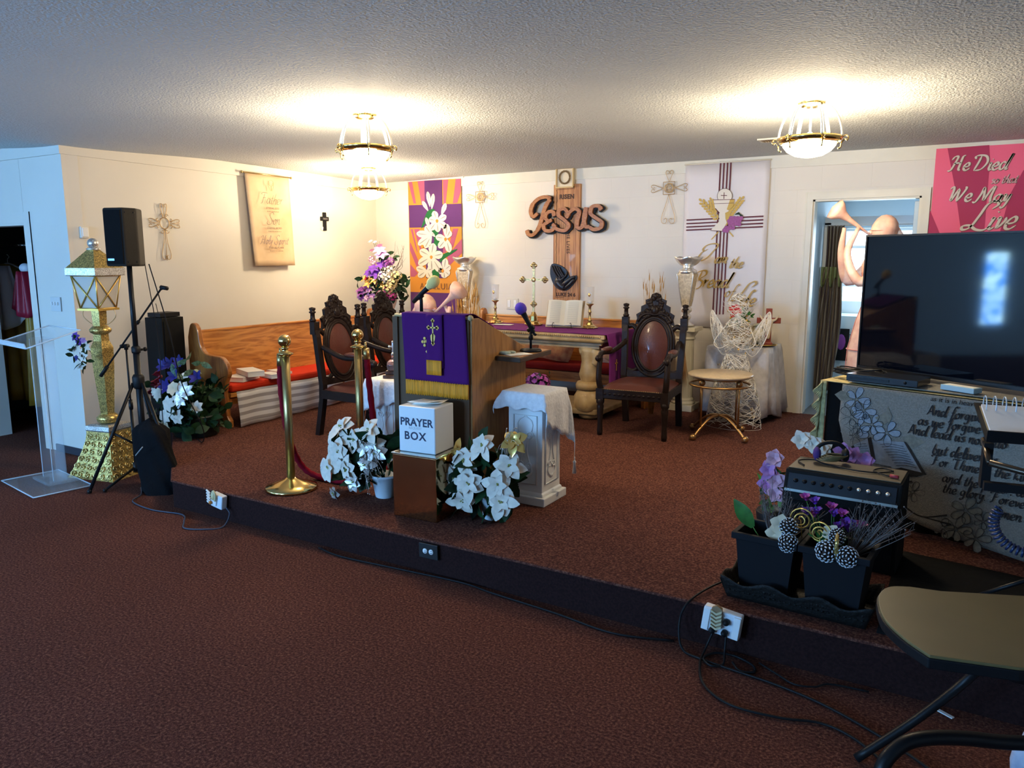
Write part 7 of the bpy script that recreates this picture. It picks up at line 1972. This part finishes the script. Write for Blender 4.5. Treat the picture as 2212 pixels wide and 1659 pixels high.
def twigs(label, loc, n, h, sx_, seed, m, lean=0):
    rr = random.Random(seed); b = MB()
    for k in range(n):
        e = Vector((rr.uniform(-sx_, sx_) + lean * h, rr.uniform(-.05, .05), h * rr.uniform(.6, 1))); mid = e * .5 + Vector((rr.uniform(-.012, .012), 0, 0))
        P = catmull([(0, 0, 0), mid, e], 3); b.tube(P, [.0022 - .0002 * q for q in range(len(P))], 4)
        for _ in range(4):
            f = rr.uniform(.4, 1); p = e * f; q = p + Vector((rr.uniform(-.03, .03), rr.uniform(-.02, .02), .03)); b.tube([p, q], [.0011, .0004], 4)
            if rr.random() < .3: b.ball(q, .0035, 6)
    return tag(b.build('twig_bunch', m, None, loc), label, 'twigs')
GT = mat('grey_brown_twig', (.16, .13, .12), .7)
twigs('bunch of dark dried stems standing in the left planter', (-.63, 3.23, PZ + .205), 26, .27, .07, 1, GT)
twigs('purplish dried stems leaning left to right behind the left planter', (-.60, 3.25, PZ + .205), 12, .20, .10, 3, GT, .4)
twigs('fan of grey-brown twigs leaning right out of the right planter', (-.33, 3.21, PZ + .205), 46, .25, .12, 2, GT, .45)
b = MB(); petal(b, Vector((0, 0, 0)), basis((.3, -1, .2)), 2.2, .14, .06, .2, .2, k=6); b.tube([(.07, 0, -.10), (0, 0, 0)], .002, 4); tag(b.build('green_leaf', LEAFL, None, (-.705, 3.17, PZ + .285)), 'single green leaf on a stem at the left edge of the left planter', 'leaf')
b = MB(); bloom(b, (0, 0, 0), (.2, -1, .3), .048, 4, .9, .6, .4, rr=rr); bloom(b, (-.02, .0, -.045), (.1, -1, .2), .045, 4, .9, .6, .4, rr=rr); tag(b.build('cream_flower', CREAM, None, (-.592, 3.16, PZ + .325)), 'cream papery flower in the left planter beside the gold spiral', 'flower')
b = MB(); bloom(b, (0, 0, 0), (.1, -1, .5), .042, 5, .9, .3, .2, rr=rr); tag(b.build('cream_flower', CREAM, None, (-.395, 3.15, PZ + .325)), 'cream papery flower behind the large pinecone in the right planter', 'flower')
t = thing('gold_candle_ornament', 'gold glitter candle-shaped ornament standing between pinecones', 'ornament', (-.365, 3.085, PZ + .275)); b = MB(); b.lathe([(.004, -.03), (.012, 0), (.007, .03), (.008, .05)], 10); b.build('stem', GG, t); b = MB(); b.lathe([(.006, .05), (.007, .065), (0, .08)], 10); b.build('flame_tip', mat('orange_gold', (.7, .3, .05), .4), t)

# ---------------- riser outlets, cables, tape strips
RY = 2.968
def plugbox(label, x, z, w_, h_, tilt, cat='outlet'):
    t = thing('outlet_adapter', label, cat, (x, RY, z)); t.rotation_euler = (0, tilt, 0)
    b = MB(); b.box((0, -.022, 0), (w_, .042, h_)); b.build('adapter_body', mat('blue_white_plastic', (.70, .74, .78), .4), t, bevel=.006)
    return t
t = plugbox('white wall adapter with bird shaped night light near the left end of the riser', -3.845, .135, .10, .085, .15)
b = MB(); b.box((-.02, -.048, -.012), (.055, .008, .03)); b.build('socket_face', WHITE, t, bevel=.002)
t = thing('night_light', 'small frosted bird shaped night light on the left riser outlet', 'night light', (-3.885, RY - .055, .15))
b = MB(); b.ball((.028, 0, .022), .022, 10, (.7, .5, 1.3)); b.tube(catmull([(.02, 0, .03), (.035, 0, .052), (.05, 0, .03), (.045, 0, -.01)], 4), .007, 6); b.build('cream_body', mat('cream_glow_glass', (.62, .52, .28), .4), t)
b = MB()
for k in range(5): b.box((-.008, -.004, .045 - k * .017), (.035, .006, .009), rot=(0, .5, 0))
b.build('white_wing', WHITE, t); b = MB(); b.ball((.008, -.006, -.022), .011, 8); b.build('amber_bulb', mat('amber_glass', (.6, .2, .03), .3), t)
t = thing('riser_outlet', 'black plate with white duplex socket in the middle of the riser', 'outlet', (-2.262, RY, .125)); t.rotation_euler = (0, -.02, 0)
b = MB(); b.box((0, -.004, 0), (.118, .008, .078)); b.build('plate', mat('black_plate', (.004, .004, .004), .5), t, bevel=.002)
for s_ in (-1, 1):
    b = MB(); b.lathe([(.0, 0), (.014, 0), (.014, .003), (0, .003)], 16, M=Matrix.Translation((s_ * .019, -.008, 0)) @ Matrix.Rotation(PI / 2, 4, 'X')); o = b.build('socket', WHITE, t)
    b = MB()
    for dx in (-.0045, .0045): b.box((s_ * .019 + .001, -.0115, dx), (.008, .001, .002))
    b.build('slots', BLK, o)
t = plugbox('white six way outlet adapter near the right end of the riser', -.757, .137, .155, .105, .12)
b = MB(); b.box((.062, -.046, 0), (.028, .006, .095)); b.box((-.062, -.046, 0), (.028, .006, .095)); b.build('side_panels', WHITE, t, bevel=.002)
for (x, z) in ((.022, .018), (.022, -.030), (-.028, -.035)):
    b = MB(); b.lathe([(.013, 0), (.013, .018), (.006, .028)], 12, M=Matrix.Translation((x, -.044, z)) @ Matrix.Rotation(PI / 2, 4, 'X')); b.build('black_plug', BLK, t)
t = thing('night_light', 'shell shaped striped night light plugged above the right riser outlet', 'night light', (-.772, RY - .055, .170))
b = MB()
for k in range(5): b.prism([(-.022, .028 - k * .016), (0, .016 - k * .016), (.022, .028 - k * .016), (.022, .020 - k * .016), (0, .008 - k * .016), (-.022, .020 - k * .016)], -.012, .0, 'XZ')
b.build('striped_shell', mat('ribbed_cream', (.55, .48, .30), .4), t)
b = MB(); b.prism([(-.02, .034), (0, .046), (.02, .034), (.02, -.04), (0, -.055), (-.02, -.04)], -.004, .012, 'XZ'); b.build('shell_back', mat('tan_shell', (.25, .16, .08), .5), t)
cable('power_cable', 'black cable arching from the tray over the stage edge to the floor', [(-.80, 3.25, .20), (-.86, 3.10, .20), (-.905, 2.955, .18), (-.93, 2.93, .10), (-.90, 2.88, .012), (-.80, 2.84, .008), (-.5, 2.80, .008), (-.3, 2.74, .008), (-.08, 2.62, .008), (.05, 2.52, .008)], .005)
cable('power_cable', 'black cable looping forward across the carpet from the right outlet', [(-.785, 2.93, .10), (-.81, 2.90, .02), (-.80, 2.80, .008), (-.74, 2.66, .008), (-.62, 2.58, .008), (-.45, 2.59, .008), (-.32, 2.63, .008), (-.2, 2.59, .008), (-.05, 2.45, .008)], .005)
cable('power_cable', 'black cable making a small loop below the right outlet', [(-.735, 2.93, .10), (-.73, 2.90, .03), (-.72, 2.84, .009), (-.76, 2.81, .009), (-.80, 2.85, .010), (-.77, 2.91, .012), (-.70, 2.93, .010), (-.62, 2.90, .008), (-.60, 2.85, .008), (-.65, 2.83, .008), (-.69, 2.87, .014)], .005)
cable('power_cable', 'black cable lying along the foot of the riser under the tray', [(-.60, 2.93, .008), (-.52, 2.88, .008), (-.45, 2.84, .008), (-.38, 2.86, .008), (-.33, 2.91, .008), (-.20, 2.93, .008)], .004)
cable('floor_cable', 'long black cable along the foot of the riser between middle and right outlets', [(-3.0, 2.93, .007), (-2.8, 2.90, .007), (-2.4, 2.93, .007), (-2.05, 2.955, .007), (-1.85, 2.93, .007), (-1.5, 2.90, .007), (-1.2, 2.86, .007), (-.95, 2.93, .007)], .005)
for lab, loc, rz, s_ in (('short white tape strip on the stage by the tan desk top', (-.255, 3.42, .19), -.35, .10), ('short white tape strip on the dark floor below the riser', (.035, 2.93, .004), -.55, .09)):
    b = MB(); b.box((0, 0, .0), (s_, .014, .004)); tag(b.build('tape_strip', WHITE, None, loc, rz), lab, 'tape')

# ---------------- music stand with notebook (right edge)
t = thing('music_stand', 'black music stand at the right edge of the photo holding a spiral notebook', 'music stand', (.30, 3.42, SZ), R(8))
Md = Matrix.Translation((0, 0, .80)) @ Matrix.Rotation(R(14), 4, 'X') @ Matrix.Rotation(0, 4, 'Z')
b = MB(); b.box((0, 0, 0), (.46, .34, .006), M=Md); b.box((0, -.17, .02), (.46, .006, .045), M=Md); b.build('desk', BLKM, t)
b = MB(); b.tube([(-.23, -.26, .70), (.20, -.30, .62)], .012, 8); b.tube([(-.23, -.26, .70), (-.22, -.05, .74)], .010, 8); b.build('lower_bar', mat('bronze_bar', (.09, .065, .045), .3, .8), t)
b = MB(); b.box((-.215, -.12, .66), (.03, .05, .17)); b.box((0, -.20, .60), (.46, .03, .03)); b.build('bracket', BLK, t)
b = MB(); b.tube([(0, 0, .02), (0, 0, .80)], .014, 10); b.build('pole', BLKM, t)
for k in range(3):
    a = k * 2 * PI / 3 + .5; b = MB(); b.tube([(0, 0, .20), (.25 * math.cos(a), .25 * math.sin(a), .012)], .009, 8); b.build('leg', BLKM, t)
t = thing('spiral_notebook', 'white notebook with large wire spiral open on the music stand', 'notebook', (.30, 3.42, SZ + .80), R(8)); t.rotation_euler = (R(14), 0, R(8))
b = MB(); b.box((0, -.01, .010), (.42, .28, .010)); b.build('pages', mat('notebook_paper', (.72, .74, .76), .7), t); b = MB(); b.box((0, -.01, .0042), (.43, .29, .0016)); b.build('cover', mat('brown_card', (.30, .22, .10), .6), t)
b = MB()
for k in range(13): b.tube([(-.20 + k * .033, .115 + .038 * math.cos(a), .018 + .038 * math.sin(a)) for a in [2 * PI * q / 14 for q in range(14)]], .0025, 5, closed=True)
b.build('wire_spiral', mat('blue_white_wire', (.62, .72, .80), .3, .3), t)
b = MB(); P = []
for q in range(150):
    a = q / 150 * PI * 1.25 + PI * .85; c = Vector((.12 * math.cos(a), 0, .10 * math.sin(a))); w_ = q * 1.25
    P.append(c + Vector((math.cos(a) * math.cos(w_), math.sin(w_), math.sin(a) * math.cos(w_))) * .016)
b.tube(P, .0045, 5); tag(b.build('coiled_cord', mat('blue_black_cord', (.015, .03, .09), .3), None, (.26, 3.10, SZ + .50)), 'coiled dark blue cord hanging from the music stand', 'cord')

# ---------------- tan topped desk with tubular frame (bottom right)
t = thing('tubular_desk', 'tan topped desk on thick black tube legs at the bottom right', 'desk', (.10, 2.03, 0))
TOPM = mat('tan_sheen_top', (.17, .125, .05), .34, var=.15, vscale=4, coat=.1)
ol = [(-.14, .150), (.60, .50), (.60, -.05), (.07, -.18), (-.12, -.19), (-.17, -.13), (-.215, -.05), (-.225, .02), (-.205, .09)]
cv = [(p.x, p.y) for p in catmull([(-.110, -.185, 0), (-.165, -.125, 0), (-.215, -.04, 0), (-.238, .06, 0), (-.238, .125, 0), (-.218, .175, 0), (-.175, .200, 0)], 5)]
ol = [(-.10, .212), (.50, .46), (.60, .12), (.06, -.145)] + cv
b = MB(); b.prism(ol, .714, .722, 'XY'); b.build('desk_top', TOPM, t, bevel=.002)
b = MB(); b.prism([(x * 1.015, y * 1.015 - .001) for x, y in ol], .690, .7155, 'XY'); b.build('edge_band', BLK, t, bevel=.003)
b = MB(); b.tube(catmull([(-.20, -.02, .008), (-.20, .0, .25), (-.17, .04, .33), (-.10, .10, .355), (.05, .20, .34), (.25, .30, .30), (.35, .34, .02)], 6), .019, 10); b.build('front_leg', BLKM, t)
b = MB(); b.tube(catmull([(-.29, .45, .012), (-.12, .52, .18), (.02, .56, .36), (.06, .30, .60), (.08, .10, .68)], 6), .014, 10); b.build('brace', BLKM, t)
b = MB(); b.lathe([(.05, .58), (.06, .60), (.05, .68)], 12, (.08, .12, 0)); b.build('hub', BLKM, t)
t = thing('white_cloth_bundle', 'white printed cloth bundle partly cut off at the bottom right edge', 'cloth', (.37, 2.50, 0)); b = MB()
b.grid(lambda u, v: (.16 * math.sin(PI * v) * math.cos(2 * PI * u) * (1 + .22 * math.sin(6 * PI * u + 4 * v) + .10 * math.sin(14 * PI * u)), .12 * math.sin(PI * v) * math.sin(2 * PI * u), .16 - .16 * math.cos(PI * v) + .01 * math.sin(9 * u * PI)), 36, 16); b.build('cloth', mat('white_print_cloth', (.62, .64, .70), .8, var=.4, vscale=9, col2=(.25, .30, .42)), t)

# ---------------- kitchen things
CUR = mat('mauve_striped_curtain', (.20, .15, .14), .8)
nt = CUR.node_tree; bs = nt.nodes['Principled BSDF']; tc = nt.nodes.new('ShaderNodeTexCoord'); wv = nt.nodes.new('ShaderNodeTexWave'); wv.bands_direction = 'X'; wv.inputs['Scale'].default_value = 9; wv.inputs['Distortion'].default_value = .5
nt.links.new(tc.outputs['Object'], wv.inputs['Vector']); cr = nt.nodes.new('ShaderNodeValToRGB'); e = cr.color_ramp.elements; e[0].color = (.11, .08, .10, 1); e[1].color = (.33, .27, .22, 1); k_ = cr.color_ramp.elements.new(.5); k_.color = (.20, .17, .10, 1)
nt.links.new(wv.outputs['Fac'], cr.inputs[0]); nt.links.new(cr.outputs[0], bs.inputs['Base Color'])
t = thing('striped_curtain', 'mauve and olive striped curtain tied back in the kitchen doorway', 'curtain', (-1.27, 8.60, 1.93))
def cur(u, v):
    wd = .085 + .02 * v if v < .28 else .105 + .06 * (v - .28)
    xc = .03 - .005 * v - .09 * max(0, v - .28)
    return (xc + (u - .5) * 2 * wd * (1 - .15 * math.sin(v * 8)), -.02 - .025 * math.sin(u * 34), -1.72 * v)
b = MB(); b.grid(cur, 60, 24); b.build('fabric', CUR, t, solid=.003)
b = MB(); b.grid(lambda u, v: (.03 + (u - .5) * .23, -.035 - .026 * math.sin(u * 34), -.42 - v * (.16 + .05 * math.sin(u * 17))), 50, 4); b.build('green_tie_band', mat('sage_band', (.26, .30, .12), .7), t, solid=.003)
b = MB(); b.tube([(-.08, 0, .0), (.78, 0, .0)], .008, 8); b.build('rod', WHITE, t)
t = thing('kitchen_range', 'white kitchen range below the bright window with dark oven towel', 'stove', (-.95, 9.60, .06))
b = MB(); b.box((0, 0, .45), (.76, .62, .90)); b.build('range_body', mat('white_enamel_range', (.72, .80, .82), .3), t, bevel=.008)
b = MB(); b.box((0, .26, .97), (.76, .08, .14)); b.build('back_panel', WHITE, t, bevel=.005)
b = MB(); b.box((0, -.32, .18), (.74, .015, .006)); b.box((0, -.32, .30), (.74, .012, .02)); b.build('drawer_line', mat('dark_gap', (.05, .06, .06), .5), t)
b = MB(); b.tube([(-.32, -.35, .70), (.32, -.35, .70)], .010, 8); b.build('oven_handle', SILVER, t)
t = thing('oven_towel', 'black towel with purple patch hanging on the range handle', 'towel', (-1.22, 9.235, .50)); b = MB(); b.box((0, 0, .14), (.20, .008, .36)); b.build('towel', BLK, t); b = MB(); b.ball((.02, -.008, .17), .06, 12, (.8, .08, 1.5)); b.build('purple_patch', mat('orchid_patch', (.30, .06, .30), .6), t)

b = MB(); b.grid(lambda u, v: (-.20 + 1.3 * u, 3.06 + .60 * v + .38 * v * (1 - .55 * u), .1855 + .0015 * math.sin(u * 17) * math.cos(v * 9)), 30, 16)
tag(b.build('black_floor_cloth', BC, None, (0, 0, 0), solid=.003), 'black cloth spread on the stage floor between amplifier and tan topped desk', 'cloth')
